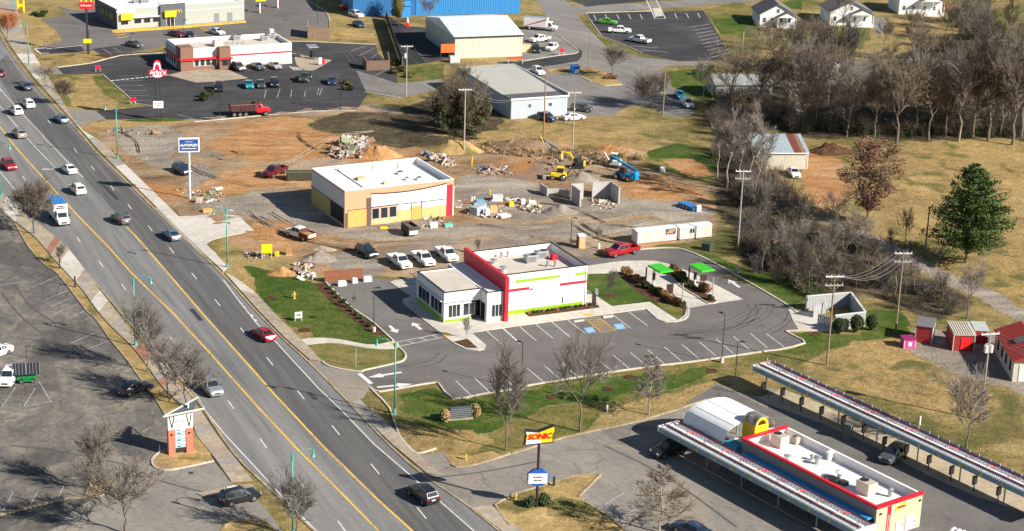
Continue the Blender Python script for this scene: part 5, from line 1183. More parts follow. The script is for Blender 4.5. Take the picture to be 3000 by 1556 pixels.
# hidden houses behind the bare trees
def plain_house(p,wd,dp,th,h,label,roofm,wallm,rise=1.6):
    f=Fr(G(*p),th); r_=root('house',f,label,'house')
    MB().box(0,wd,0,dp,0,h).build('wall',wallm,r_)
    MB().add([(-.4,-.4,h+.01),(wd+.4,-.4,h+.01),(wd+.4,dp/2,h+rise),(-.4,dp/2,h+rise),(-.4,dp+.4,h+.01),(wd+.4,dp+.4,h+.01)],[(0,1,2,3),(3,2,5,4),(0,3,4),(1,5,2),(0,4,5,1)]).build('roof',roofm,r_)
    for k in range(int(wd/2.6)):pane(r_,1+k*2.6,1.9+k*2.6,1,2.2,rows=2)
    return r_
M['groof']=mat('grey_green_roof',(.26,.28,.27),.85,.12,1,dirt=.1); M['bsid']=mat('blue_grey_siding',(.30,.38,.42),.7,.1)
plain_house(T('03',(480,830))[0],14,9,5,3.2,'long grey-roofed building showing through the bare trees',M['groof'],mat('white_worn_wall',(.40,.40,.38),.8,.1))
plain_house(T('02',(1990,960))[0],13,9,8,3.0,'grey-roofed house behind bare trees beside the new car park',M['groof'],M['bsid'])
plain_house(T('03',(1380,800))[0],11,8,-4,3.2,'pale-roofed house deep in the wood',mat('pale_roof',(.36,.38,.40),.8,.12),M['bsid'])
plain_house(T('03',(2280,900))[0],9,8,0,3.2,'white house half hidden at the right edge of the wood',M['groof'],M['hwhite'])
# ================= shed with rusted roof + hoop frame behind
FK=Fr(G(*T('12',(2375,320))[0]),7)
rK=root('barn_shed',FK,'cream shed with blue-grey roof rusted red at one end','shed')
wd=(FK.l(G(*T('13',(378,318))[0]))).x; M['rust']=mat('rusted_sheet',(.16,.045,.03),.8,.35,3); M['bluroof']=mat('weathered_blue_sheet',(.30,.36,.40),.7,.2,1.5,dirt=.15)
MB().box(0,wd,0,7,0,3.4).build('wall',M['creamw'],rK)
for k in range(22):MB().box(.1+k*wd/22,.15+k*wd/22,-.04,-.004,0,3.3).build('siding_rib',M['creamw'],rK)
n=14
for k in range(n):
    xa,xb=-.25+(wd+.5)*k/n,-.25+(wd+.5)*(k+1)/n-.03
    m_=M['rust']if k in (10,11)else (mat('brown_sheet',(.24,.13,.10),.8,.2)if k==12 else M['bluroof'])
    MB().add([(xa,-.3,3.38),(xb,-.3,3.38),(xb,7.3,5.2),(xa,7.3,5.2),(xa,-.3,3.44),(xb,-.3,3.44),(xb,7.3,5.26),(xa,7.3,5.26)],[(4,5,6,7),(0,3,2,1),(0,1,5,4),(2,3,7,6),(1,2,6,5),(3,0,4,7)]).build('roof_sheet',m_,rK)
MB().box(wd-.12,wd+.04,-.08,-.045,0,3.3).box(0,wd,-.38,-.31,3.2,3.4).build('white_trim',M['hwhite'],rK)
r_=empty('hoop_greenhouse_frame',FK.w(-1,9),FK.th,'row of bare metal hoops of a greenhouse behind the rusty shed','greenhouse frame')
for k in range(9):MB().tube([(.3+k*1.05,3.2-3.2*cos(pi*j/10),.5+3.0*sin(pi*j/10))for j in range(11)],.06,5).build('hoop',M['webw'],r_)
MB().tube([(.3,3.2,3.5),(8.7,3.2,3.5)],.05,5).tube([(.3,1,2.4),(8.7,1,2.4)],.05,5).build('purlin',M['webw'],r_)
# ================= dumpster enclosures
def enclosure(name,label,poly,h,m,gate=None,closed=False,t=.22,open_side=None,bw=.8):
    P=W2(poly); c=Vector((sum(p[0]for p in P)/len(P),sum(p[1]for p in P)/len(P)))
    r_=empty(name,(c.x,c.y,0),0,label,'enclosure'); n=len(P)
    for i in range(n if closed else n-1):
        a,b=Vector(P[i])-c,Vector(P[(i+1)%n])-c; d=(b-a); L_=d.length; d=d.normalized(); az=atan2(d.y,d.x)
        k=max(1,int(L_/bw))
        for j in range(k):
            MB().box(j*L_/k+.015,(j+1)*L_/k-.015,-t/2,t/2,0,h+(.03 if j%2 else 0)).build('wall_panel',m,r_,loc=(a.x,a.y,0),rz=az)
        MB().box(-.02,L_+.02,-t/2-.04,t/2+.04,h+.035,h+.12).build('wall_cap',M['frame']if m.name.startswith('grey')else m,r_,loc=(a.x,a.y,0),rz=az)
    return r_,c
M['gslat']=mat('grey_slats',(.36,.37,.37),.7,.12,2,dirt=.08); M['bfence']=mat('brown_boards',(.20,.125,.095),.85,.15,2)
r_,c=enclosure('refuse_enclosure','grey slatted refuse enclosure at the right corner of the restaurant car park',T('23',(370,372),(372,368),(800,330),(940,525),(645,560)),2.3,M['gslat'],bw=.45)
gt=MB(); a=Vector((*G(*T('23',(645,555))[0])[:2],))-c; b=Vector((*G(*T('23',(480,490))[0])[:2],))-c
for s_,(a,b)in enumerate(((T('23',(480,520))[0],T('23',(610,560))[0]),(T('23',(440,440))[0],T('23',(560,400))[0]))):
    a=Vector(G(*a)[:2])-c; b=Vector(G(*b)[:2])-c; d=b-a; L_=d.length; az=atan2(d.y,d.x)
    for k in range(7):MB().box(k*L_/7+.02,(k+1)*L_/7-.05,-.04,.04,.15,2.0).build('gate_slat',M['gslat'],r_,loc=(a.x,a.y,0),rz=az)
    MB().box(0,L_,.041,.08,.4,.5).box(0,L_,.041,.08,1.7,1.8).build('gate_rail',M['galv'],r_,loc=(a.x,a.y,0),rz=az)
enclosure('refuse_enclosure','brown boarded refuse enclosure at the right end of the upper car park',T('01',(1045,640),(1080,690),(1305,685),(1290,600)),2.2,M['bfence'],bw=.5)
enclosure('refuse_enclosure','tan boarded refuse enclosure behind the grey burger restaurant',T('01',(510,310),(505,378),(722,385),(720,320)),2.9,mat('tan_boards',(.30,.20,.14),.85,.12,2),bw=.6)
# long dark screened fence
a,b=G(*T('01',(1270,195))[0]),G(*T('01',(1430,660))[0]); a2,b2=G(*T('01',(1340,190))[0]),G(*T('01',(1650,625))[0])
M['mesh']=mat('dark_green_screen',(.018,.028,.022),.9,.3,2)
r_=empty('screened_fence',tuple(b),atan2((a-b).y,(a-b).x),'long dark green screened fence beside the hall yard','fence'); L_=(a-b).length; n=14
for k in range(n):
    MB().box(k*L_/n+.06,(k+1)*L_/n-.06,-.03,.03,.1,2.6).build('screen_panel',M['mesh'],r_); MB().cyl((k*L_/n,0),.05,0,2.7,6).build('post',M['galv'],r_)
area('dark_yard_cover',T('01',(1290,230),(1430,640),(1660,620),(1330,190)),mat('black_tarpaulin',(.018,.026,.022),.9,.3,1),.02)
area('yard_asphalt',T('01',(1500,260),(1830,280),(1960,420),(1950,560),(1660,620),(1340,200)),M['darklot'],.017)
# ================= job trailers
M['pinkw']=mat('cream_corrugated',(.72,.66,.60),.6,.05,2,dirt=.08)
def container(pa,pb,label,h=2.25,d=2.2,win=None,sign=None):
    a,b=G(*pa),G(*pb); L_=(b-a).length; az=math.degrees(atan2((b-a).y,(b-a).x)); f=Fr(a,az)
    r_=root('storage_container',f,label,'container'); MB().box(0,L_,.04,d,.15,h).build('body',M['pinkw'],r_)
    n=int(L_/.33)
    for k in range(n):MB().box(k*L_/n+.03,k*L_/n+L_/n*.55,-.03,.038,.2,h-.1).build('corrugation',M['pinkw'],r_)
    MB().add([(-.1,-.1,h+.01),(L_+.1,-.1,h+.01),(L_+.1,d/2,h+.22),(-.1,d/2,h+.22),(-.1,d+.1,h+.01),(L_+.1,d+.1,h+.01)],[(0,1,2,3),(3,2,5,4),(0,3,4),(1,5,2),(0,4,5,1)]).build('roof',M['white2'],r_)
    if win:fwin(f,r_,*win,y=-.03,n=2)
    if sign:
        (x0,z0),(x1,z1)=f.aty(sign[0],-.04),f.aty(sign[1],-.04); x0,x1=sorted((x0,x1)); z0,z1=sorted((z0,z1))
        s_=MB().box(x0,x1,-.08,-.035,z0,z1).build('sign_panel',mat('navy_sign',(.02,.06,.22),.5,.05),r_)
        MB().box(x0+.15,x1-.5,-.095,-.081,z0+.2,z0+.45).box(x0+.5,x1-.15,-.095,-.081,z1-.45,z1-.2).build('sign_stripes',mat('orange_print',(.80,.30,.10),.5,.1),s_)
    MB().box(.1,.3,.2,d-.2,0,.15).box(L_-.3,L_-.1,.2,d-.2,0,.15).build('skids',M['dark'],r_)
container(Q((570,322))[0],Q((1050,272))[0],'white site office container with a navy sign, left of the pair',sign=(Q((925,130))[0],Q((1040,185))[0]))
container(Q((1088,272))[0],Q((1478,232))[0],'white site office container with a double window, right of the pair',win=(Q((1215,120))[0],Q((1275,180))[0]))
# ================= concrete wall remains
M['cblock']=mat('concrete_block_wall',(.44,.43,.41),.9,.12,1.5,dirt=.3,bump=.2)
F1=lambda x,y:(1550+x/6.2725,400+y/6.2725)
def cwall(label,segs,h):
    P=W2(segs[0]); c=P[0]; r_=empty('concrete_wall',(c[0],c[1],0),0,label,'wall')
    for sg,hh in zip(segs,h):
        P=W2(sg)
        for i in range(len(P)-1):
            a,b=Vector(P[i])-Vector(c),Vector(P[i+1])-Vector(c); d=b-a; L_=d.length; n=max(1,int(L_/1.3))
            for k in range(n):MB().box(k*L_/n+.01,(k+1)*L_/n-.01,-.14,.14,0,hh*(1 if (k+i)%2 else .985)).build('wall_section',M['cblock'],r_,loc=(a.x,a.y,0),rz=atan2(d.y,d.x))
cwall('long grey concrete wall with openings in the middle of the building site',[[F1(760,1165),F1(990,1150)],[F1(1150,1140),F1(1500,1120)]],[3.1,3.1])
cwall('slanting concrete wall standing at the right of the wall group',[[F1(1505,1125),F1(1580,1180),F1(1650,1235)]],[3.1])
cwall('short concrete wall end facing the camera',[[F1(785,1180),F1(940,1295)]],[3.05])
cwall('low concrete wall at the left of the wall group',[[F1(330,1080),F1(560,1080),F1(730,1120)]],[1.3])
cwall('fallen slanting concrete slab',[[F1(210,870+150),F1(340,1110)]],[1.7])
o=MB().add([(-1.4,-.1,0),(1.6,-.2,0),(.9,.9,1.9),(-.9,1.1,1.8),(-1.4,.15,0),(1.6,.05,0),(.9,1.1,2.0),(-.9,1.3,1.9)],[(0,1,2,3),(7,6,5,4),(0,4,5,1),(1,5,6,2),(2,6,7,3),(3,7,4,0)]).build('concrete_slab',M['cblock'],loc=G(*F1(1300,1080)),label='leaning slab of concrete propped inside the standing walls',cat='slab')
# ================= yard sheds on the right
V4=lambda x,y:(2330+x/3.845,830+y/3.845)
M['bred']=mat('barn_red',(.32,.03,.03),.7,.15,2,dirt=.1); M['gsh']=mat('dark_shingle',(.15,.15,.155),.9,.12,2); M['pink']=mat('hot_pink_paint',(.72,.06,.34),.6,.08)
def box_shed(label,o,th,w_,d,h,wm,rm,sm=None,overh=.12,slope=.3,ribs=0,doorm=None,name='garden_shed',cat='shed'):
    f=Fr(o,th); r_=root(name,f,label,cat)
    MB().box(0,w_,0,d,0,h).build('wall',wm,r_)
    if sm:MB().box(w_+.005,w_+.05,.05,d-.05,.05,h-.05).build('side_cladding',sm,r_)
    e=overh
    MB().add([(-e,-e,h+.01),(w_+e,-e,h+.01),(w_+e,d+e,h+slope+.01),(-e,d+e,h+slope+.01),(-e,-e,h+.12),(w_+e,-e,h+.12),(w_+e,d+e,h+slope+.12),(-e,d+e,h+slope+.12)],[(4,5,6,7),(0,3,2,1),(0,1,5,4),(1,2,6,5),(2,3,7,6),(3,0,4,7)]).build('roof',rm,r_)
    for x in (0,w_):MB().box(x-.06,x+.06,-.05,-.002,0,h).build('corner_trim',M['cream'],r_)
    for k in range(ribs):x=k*w_/ribs; MB().add([(x,-e,h+.12),(x+.12,-e,h+.12),(x+.12,d+e,h+slope+.12),(x,d+e,h+slope+.12),(x,-e,h+.2),(x+.12,-e,h+.2),(x+.12,d+e,h+slope+.2),(x,d+e,h+slope+.2)],[(4,5,6,7),(0,1,5,4),(1,2,6,5),(3,0,4,7)]).build('roof_batten',M['cream'],r_)
    if doorm:MB().box(w_*.35,w_*.8,-.06,-.01,.15,h*.85).build('door',doorm,r_)
    return r_
box_shed('tall narrow shed with flat dark roof and white hatch, maroon on its shaded side',G(*V4(1345,660)),-18,2.4,3.4,2.5,M['bred'],M['gsh'],sm=mat('grey_white_boards',(.42,.44,.42),.8,.15),slope=.25)
box_shed('bright red shed with striped corrugated roof',G(*V4(1770,760)),2,3.1,4.2,2.4,M['bred'],mat('patchy_cream_roof',(.48,.45,.36),.8,.3,4),ribs=9,doorm=mat('bright_red_door',(.75,.02,.02),.5,.1),slope=.5)
box_shed('small maroon shed with pale grey roof behind the utility pole',G(*V4(2010,680)),0,2.0,3.0,2.0,M['bred'],mat('pale_grey_roofing',(.42,.43,.42),.7,.1),slope=.3)
r_=box_shed('hot pink box shed with a white square on its front',G(*V4(1222,735)),10,1.7,1.6,1.3,M['pink'],mat('dark_pink_top',(.25,.02,.12),.7,.1),slope=.05,name='pink_box',cat='box')
MB().box(.6,1.15,-.08,-.055,.35,.95).build('white_square',M['white'],r_)
# red-roofed building at the right edge
a,b=G(*V4(2235,800-40)),G(*V4(2440,1110)); FR_=Fr(b,math.degrees(atan2((a-b).y,(a-b).x)))
rR=root('red_roofed_building',FR_,'white building with a red metal roof at the right edge','building'); L_=(a-b).length
MB().box(0,L_,-7.0,0,0,3.2).build('wall',mat('yellowed_white_wall',(.60,.57,.46),.8,.08,dirt=.1),rR)
M['redroof']=mat('red_metal_roof',(.34,.045,.035),.5,.12,1.5,dirt=.12)
MB().add([(-.3,.4,3.15),(L_+.3,.4,3.15),(L_+.3,-3.5,4.7),(-.3,-3.5,4.7),(-.3,-7.4,3.15),(L_+.3,-7.4,3.15)],[(3,2,1,0),(4,5,2,3),(0,4,3),(1,2,5),(0,1,5,4)]).build('roof',M['redroof'],rR)
for k in range(14):x=k*(L_/13.5); MB().add([(x,.4,3.2),(x+.07,.4,3.2),(x+.07,-3.5,4.75),(x,-3.5,4.75),(x,.4,3.26),(x+.07,.4,3.26),(x+.07,-3.5,4.81),(x,-3.5,4.81)],[(7,6,5,4),(1,5,6,2),(0,3,7,4),(0,4,5,1)]).build('roof_seam',M['redroof'],rR)
for k in range(4):pane(rR,1.5+k*2.6,2.4+k*2.6,1.0,2.5,y=0.0,sgn=1,fm=M['dark'])
MB().box(-.06,-.01,-3.2,-.8,.1,2.6).build('garage_door',M['white'],rR)
MB().add([(5,-1.2,3.95),(6.6,-1.2,3.95),(6.6,-2.4,4.42),(5,-2.4,4.42),(5,-1.2,4.02),(6.6,-1.2,4.02),(6.6,-2.4,4.5),(5,-2.4,4.5)],[(7,6,5,4),(0,4,5,1),(1,5,6,2),(2,6,7,3),(3,7,4,0)]).build('skylight',M['gsh'],rR)
# arched white object at the very bottom right
r_=empty('ribbed_tank',tuple(G(*T('33',(1800,1400))[0])),R(-38),'white ribbed half-round tank at the bottom right edge','tank')
for k in range(6):MB().tube([(k*.62,.9*cos(pi*j/10),.9*sin(pi*j/10)+.1)for j in range(11)],.30,8).build('rib',M['palegrey'],r_)
MB().box(-.3,3.4,-.9,.9,0,.5).build('base',M['palegrey'],r_)
# wood fence with white blocks near the restaurant
a,b=G(*T('21',(672,95))[0]),G(*T('21',(1045,60))[0]); r_=empty('board_fence',tuple(a),atan2((b-a).y,(b-a).x),'low reddish brown board fence behind three white concrete blocks','fence'); L_=(b-a).length
M['rfence']=mat('red_brown_boards',(.24,.09,.045),.8,.15,2)
for k in range(18):MB().box(k*L_/18+.01,(k+1)*L_/18-.02,-.03,.03,.05,1.75).build('board',M['rfence'],r_)
MB().box(0,L_,.031,.09,.4,.5).box(0,L_,.031,.09,1.3,1.4).box(-.03,L_,-.08,.1,1.76,1.82).build('rail',M['rfence'],r_)
for p,lb in (((805,135),'first'),((945,105),'second'),((1055,92),'third')):
    a=G(*T('21',p)[0]); s_={'first':1.35,'second':.85,'third':1.35}[lb]
    o=MB().rbox(0,s_,0,.75,0,.75,.05).build('concrete_block',M['white'],loc=tuple(a),rz=R(22),label='white concrete block in front of the brown board fence, %s from the left'%lb,cat='block')
    MB().box(.1,s_-.1,.1,.65,.751,.8).build('lifting_lug',M['white2'],o)
# ------------------------------------------------------------------ vehicles
PAINT={}
def paint(name,col,met=0.2):
    k='car_paint_'+name
    return mat(k,col,.28,.04,1.0,metal=met,spec=.5,coat=.6)
P_white=paint('white',(.80,.80,.79),0); P_silver=paint('silver',(.42,.44,.46),.5); P_grey=paint('grey',(.13,.14,.15),.4)
P_black=paint('black',(.018,.019,.022),.1); P_red=paint('red',(.42,.012,.02)); P_blue=paint('dark_blue',(.03,.05,.11)); P_sblue=paint('steel_blue',(.16,.24,.32),.4)
P_olive=paint('olive',(.06,.08,.055)); P_green=paint('green',(.12,.50,.03)); P_teal=paint('teal',(.02,.32,.42)); P_maroon=paint('maroon',(.14,.01,.02)); P_tan=paint('tan',(.33,.30,.26),.3)
CARS={}
def loft(st):
    """stations (x, zb, zs, zr, wb, ws, wr): bottom, shoulder, roof heights and half widths -> closed shell"""
    mb=MB(); n=len(st); V_=[]
    for (x,zb,zs,zr,wb,ws,wr)in st:
        V_+=[(x,-wb,zb),(x,-ws,(zb+zs)/2+.05),(x,-ws*.975,zs),(x,-wr,zr),(x,wr,zr),(x,ws*.975,zs),(x,ws,(zb+zs)/2+.05),(x,wb,zb)]
    F_=[]
    for i in range(n-1):
        a,b=i*8,(i+1)*8
        for k in range(8):F_.append((a+k,a+(k+1)%8,b+(k+1)%8,b+k))
    F_.append(tuple(range(7,-1,-1))); F_.append(tuple((n-1)*8+k for k in range(8)))
    mb.add(V_,[f[::-1]for f in F_]); return mb
def wheel_at(par,x,y,r,w_=.23):
    s_=-1 if y<0 else 1
    m1=MB().tube([(0,-w_/2,0),(0,w_/2,0)],r,14); o=m1.build('wheel',M['black'],par,loc=(x,y,r))
    MB().tube([(0,s_*(w_/2-.01),0),(0,s_*(w_/2+.03),0)],[r*.66,r*.58],10).build('rim',M['chrome'],o)
def make_car(kind):
    r_=empty('proto',(0,0,0)); r_['label']='x'; r_['category']='car'
    if kind=='sedan':
        L_,W_,zr=4.85,.92,1.45
        st=[(-2.42,.35,.75,.76,.70,.78,.70),(-2.3,.24,.92,.98,.80,.88,.74),(-1.75,.20,.97,1.03,.84,.91,.72),(-1.0,.20,.95,1.40,.86,.92,.60),(-.3,.20,.93,1.46,.86,.92,.61),(.35,.20,.92,1.42,.86,.92,.60),(1.15,.20,.90,.98,.86,.92,.70),(1.9,.20,.82,.88,.85,.90,.68),(2.3,.24,.70,.74,.76,.82,.62),(2.42,.32,.56,.58,.66,.72,.56)]
        cab=(-1.75,-1.0,.35,1.15,1.03,.98); wr_=.33; wx=(-1.42,1.42); cat='car'
    elif kind=='suv':
        L_,W_,zr=4.75,.95,1.72
        st=[(-2.37,.36,.85,.88,.74,.84,.72),(-2.3,.28,1.02,1.12,.82,.92,.74),(-1.95,.26,1.05,1.62,.86,.94,.66),(-1.2,.26,1.04,1.72,.88,.95,.67),(-.2,.26,1.02,1.74,.88,.95,.67),(.35,.26,1.02,1.68,.88,.95,.66),(1.1,.26,1.0,1.10,.88,.95,.74),(1.9,.26,.94,1.02,.87,.93,.72),(2.27,.30,.84,.88,.78,.84,.64),(2.37,.36,.66,.68,.68,.76,.6)]
        cab=(-2.28,-1.95,.35,1.1,1.10,1.10); wr_=.37; wx=(-1.4,1.4); cat='suv'
    elif kind in ('pickup','utility'):
        L_,W_,zr=5.8,.99,1.88
        st=[(-.75,.42,1.12,1.14,.88,.97,.90),(-.68,.42,1.14,1.80,.90,.98,.72),(0,.42,1.14,1.88,.90,.98,.73),(.85,.42,1.14,1.84,.90,.98,.72),(1.5,.42,1.14,1.22,.90,.98,.80),(2.5,.42,1.10,1.18,.90,.97,.80),(2.85,.46,1.02,1.05,.84,.92,.74),(2.92,.5,.8,.82,.78,.86,.7)]
        cab=(-.72,-.68,.85,1.5,1.16,1.22); wr_=.42; wx=(-1.85,1.85); cat='pickup truck'
    if kind=='sedan':pass
    b=loft(st)
    if kind in ('pickup','utility'):
        if kind=='pickup':
            b.box(-2.9,-.78,-.97,-.88,.55,1.2).box(-2.9,-.78,.88,.97,.55,1.2).box(-2.9,-2.82,-.88,.88,.55,1.18).box(-.86,-.78,-.88,.88,.55,1.2)
    body=b.build('body',P_white,r_)
    if kind=='pickup':MB().box(-2.82,-.86,-.88,.88,.5,.66).build('bed_floor',M['dark'],r_); MB().box(-2.98,-2.91,-.9,.9,.42,.6).build('bumper',M['chrome'],r_)
    if kind=='utility':
        bd=MB().box(-2.9,-.8,-1.05,1.05,.65,.75).box(-2.9,-.8,-1.05,-.95,.75,1.35).box(-2.9,-.8,.95,1.05,.75,1.35).box(-2.9,-2.8,-.95,.95,.75,1.35).box(-.9,-.8,-.95,.95,.75,1.7).build('dump_bed',mat('rusty_bed',(.12,.04,.03),.8,.3),r_)
        MB().box(-2.7,-1.0,-.9,.9,.76,1.15).build('load',mat('orange_load',(.40,.20,.08),.9,.4,3),r_)
        MB().box(-2.98,-2.901,-.8,.8,.75,1.3).build('tailgate',mat('cream_tailgate',(.70,.60,.38),.7,.1),r_)
    # glass: proud of the shell by 12 mm
    xr0,xr1,xf1,xf0,zbr,zbf=cab; e=.012
    def at(x,i):
        for a,c in zip(st,st[1:]):
            if a[0]<=x<=c[0]:
                t=(x-a[0])/(c[0]-a[0]); return a[i]*(1-t)+c[i]*t
        return st[-1][i]
    w0,w1=at(xf0,6)*.93,at(xf1,6)*.90
    zf0,zf1=at(xf0,3),at(xf1,3)
    MB().add([(xf0-.04,-w0,zf0+.04),(xf0-.04,w0,zf0+.04),(xf1+.06,w1,zf1-.02),(xf1+.06,-w1,zf1-.02)],[(0,1,2,3)]).build('windscreen',M['glass'],r_).location=(.035,0,.03)
    w0,w1=at(xr0,6)*.9,at(xr1,6)*.88; zf0,zf1=at(xr0,3),at(xr1,3)
    MB().add([(xr0+.03,-w0,zf0+.05),(xr0+.03,w0,zf0+.05),(xr1-.03,w1,zf1-.04),(xr1-.03,-w1,zf1-.04)],[(3,2,1,0)]).build('rear_window',M['glass'],r_).location=(-.035,0,.03)
    xs=[xr1+.05,(xr1+xf1)/2-.05,(xr1+xf1)/2+.05,xf1+.02]
    for s_ in (-1,1):
        for k in (0,2):
            q=[]
            for x,top in ((xs[k],0),(xs[k+1],0),(xs[k+1],1),(xs[k],1)):
                xx=x+(.32 if (not top and k==2 and x==xs[3])else 0)-(.22 if (not top and k==0 and x==xs[0]and kind=='sedan')else 0)
                zs,zr_,ws,wr=at(xx,2),at(xx,3),at(xx,5)*.975,at(xx,6)
                t=.86 if top else .10
                q.append((xx,s_*(ws+(wr-ws)*t+.014),zs+(zr_-zs)*t+.005))
            MB().add(q,[(0,1,2,3)if s_<0 else (3,2,1,0)]).build('side_window',M['glass'],r_)
    for x in wx:
        for s_ in (-1,1):wheel_at(r_,x,s_*(W_-.12),wr_)
    xf,xb=st[-1][0],st[0][0]
    if kind in ('pickup','utility'):xb=-2.9
    hz=.62 if kind=='sedan' else (.78 if kind=='suv' else .92); tz=.80 if kind=='sedan' else (1.0 if kind=='suv' else .95)
    for s_ in (-1,1):
        y0,y1=sorted((s_*W_*.52,s_*W_*.86))
        MB().box(xf-.30,xf-.03,y0,y1,hz-.07,hz+.08).build('headlight',M['hlamp'],r_)
        y0,y1=sorted((s_*W_*.60,s_*W_*.92))
        MB().box(xb-.015,xb+.2,y0,y1,tz-.09,tz+.09).build('taillight',M['tlamp'],r_)
        MB().box(xf1+.3,xf1+.45,*sorted((s_*W_,s_*(W_+.17))),at(xf1+.3,2),at(xf1+.3,2)+.13).build('mirror',M['dark'],r_)
    MB().box(xf-.05,xf+.02,-.4,.4,hz-.22,hz-.02).build('grille',M['dark'],r_)
    MB().box(xb-.02,xb+.02,-.25,.25,tz-.28,tz-.14).build('number_plate',M['frame'],r_)
    if kind=='suv':
        for s_ in (-.62,.62):MB().box(-1.6,.1,s_-.025,s_+.025,1.75,1.79).build('roof_rail',M['chrome'],r_)
    return r_
for k in ('sedan','suv','pickup','utility'):CARS[k]=make_car(k)
used_proto=set(); NAME={'sedan':'parked_car','suv':'parked_suv','pickup':'pickup_truck','utility':'dump_bed_truck'}
CATS={'sedan':'car','suv':'suv','pickup':'pickup truck','utility':'truck'}
def car(kind,front,rear,pt,label,group=None,name=None,sc=1.04,roof=None):
    f,r0=G(*front),G(*rear); c=(f+r0)/2; az=atan2((f-r0).y,(f-r0).x)
    if kind not in used_proto:o=CARS[kind]; used_proto.add(kind); first=True
    else:o=copy_tree(CARS[kind],None); first=False
    o.name=name or NAME[kind]
    o.location=(c.x,c.y,.035); o.rotation_euler=(0,0,az); o.scale=(sc,)*3
    o['label']=label; o['category']=CATS[kind]
    if group:o['group']=group
    elif 'group' in o:del o['group']
    for ch in kids(o):
        if ch.name.startswith('body'):ch.material_slots[0].link='OBJECT'; ch.material_slots[0].material=pt
    return o
GR='vehicles driving on the main road'
mv='moving_car'
car('suv',(1207,1441),(1268,1484),P_black,'black car with bright red tail lamps driving away, lowest on the road',GR,mv)
car('sedan',(750,974),(795,1006),P_red,'dark red sedan driving away beside the two lawns',GR,mv)
car('sedan',(484,685),(520,712),P_sblue,'steel blue sedan driving away in the kerb lane by the concrete driveway',GR,mv)
car('suv',(337,641),(372,662),P_grey,'dark grey hatchback driving away between the yellow lines',GR,mv)
car('suv',(208,549),(246,580),P_white,'white suv driving away below the turn arrows',GR,mv)
car('sedan',(186,493),(218,516),P_white,'white sedan driving away beside the turn arrows',GR,mv)
car('suv',(42,388),(72,414),P_tan,'tan suv driving away by the left yellow line near the left edge',GR,mv)
car('suv',(43,508),(10,480),P_red,'bright red car coming down the far left lanes',GR,mv)
car('suv',(68,302),(96,324),P_white,'white suv driving away, upper one of two close together',GR,mv)
car('suv',(33,322),(61,344),P_white,'white suv driving away, lower one of two close together',GR,mv)
car('sedan',(62,250),(90,272),P_blue,'dark blue sedan driving away near the upper left lawn',GR,mv)
car('sedan',(164,346),(196,368),P_sblue,'grey blue sedan with silver boot driving away near the upper driveway',GR,mv)
car('sedan',(-14,210),(9,232),P_maroon,'maroon car cut off by the left edge of the frame',GR,mv)
car('suv',(640,1170),(597,1128),P_silver,'silver suv coming down the road beside the bare roadside trees',GR,mv)
car('sedan',(432,1140),(362,1160),P_black,'black sedan parked by the kerb of the old car park')
car('suv',(760,1456),(642,1484),P_black,'black suv leaving the lower driveway beside the traffic island',None,'waiting_suv',1.03)
car('suv',(8,1150),(44,1090),P_white,'white suv towing the solar trailer in the old car park')
car('sedan',(-30,1050),(8,1036),P_white,'white car cut off by the left edge in the old car park')
GC='vehicles parked on the building site'
car('suv',(560,520),(508,494),P_blue,'dark blue suv on the bare ground behind the tall pole sign',GC)
car('pickup',(782,522),(828,504),P_maroon,'dark red pickup beside the green roll-off skip',GC)
car('utility',(836,683),(922,712),P_white,'white truck with rusty open bed on the building site',GC)
car('suv',(1108,767),(1042,730),P_black,'black suv parked alone on the gravel, left of the white pickups',GC)
car('pickup',(1200,800),(1142,758),P_white,'white pickup, leftmost of three behind the restaurant',GC)
car('pickup',(1268,792),(1212,750),P_white,'white pickup, middle one of three behind the restaurant',GC)
car('pickup',(1334,778),(1284,738),P_white,'white pickup, rightmost of three behind the restaurant',GC)
car('pickup',(1762,758),(1878,736),P_red,'bright red pickup driving round the drive-through bend',None,'moving_pickup',1.08)
car('suv',(1912,1344),(2006,1320),P_black,'dark suv in the shade under the near drive-in canopy')
car('suv',(2592,1362),(2640,1330),P_grey,'grey suv in the lane below the far drive-in canopy')
car('sedan',(1990,1552),(2060,1580),P_blue,'dark blue car roof just showing at the bottom edge')
GA='cars parked in the upper left car park'
car('suv',(717,214),(680,196),P_grey,'dark grey car, leftmost of three by the long white restaurant',GA)
car('sedan',(775,212),(735,192),P_blue,'dark blue sedan, middle of three by the long white restaurant',GA)
car('sedan',(822,209),(787,191),P_silver,'silver sedan, rightmost of three by the long white restaurant',GA)
car('suv',(642,276),(640,254),P_black,'black suv beside the shrub island in the upper car park',GA)
car('sedan',(735,268),(724,244),P_teal,'blue-green sedan in the row above the red dump truck, first from left',GA)
car('sedan',(768,265),(760,243),P_olive,'dark green sedan in the row above the red dump truck, second from left',GA)
car('suv',(806,264),(802,240),P_black,'black suv in the row above the red dump truck, third from left',GA)
car('pickup',(882,252),(908,222),P_olive,'dark olive pickup near the middle of the upper car park',GA)
car('sedan',(972,256),(972,234),P_blue,'dark blue sedan at the right of the upper car park',GA)
car('sedan',(412,142),(374,132),P_grey,'dark grey car passing below the grey burger restaurant',None,'moving_car')
car('sedan',(650,104),(622,96),P_white,'small white car behind the long white restaurant',None,'moving_car')
car('sedan',(530,110),(505,104),P_maroon,'maroon car behind the corner of the long white restaurant')
car('sedan',(562,113),(545,104),P_black,'black car behind the roof of the long white restaurant')
car('suv',(990,26),(1050,30),P_red,'red suv in the yard left of the blue warehouse')
car('suv',(1072,58),(1016,42),P_white,'white van in the yard left of the blue warehouse')
car('sedan',(1068,86),(1034,70),P_blue,'dark blue sedan under the white van left of the warehouse')
GH='vehicles in the yard beside the metal hall'
car('pickup',(1550,128),(1612,118),P_white,'white open pickup in the yard below the moving truck',GH)
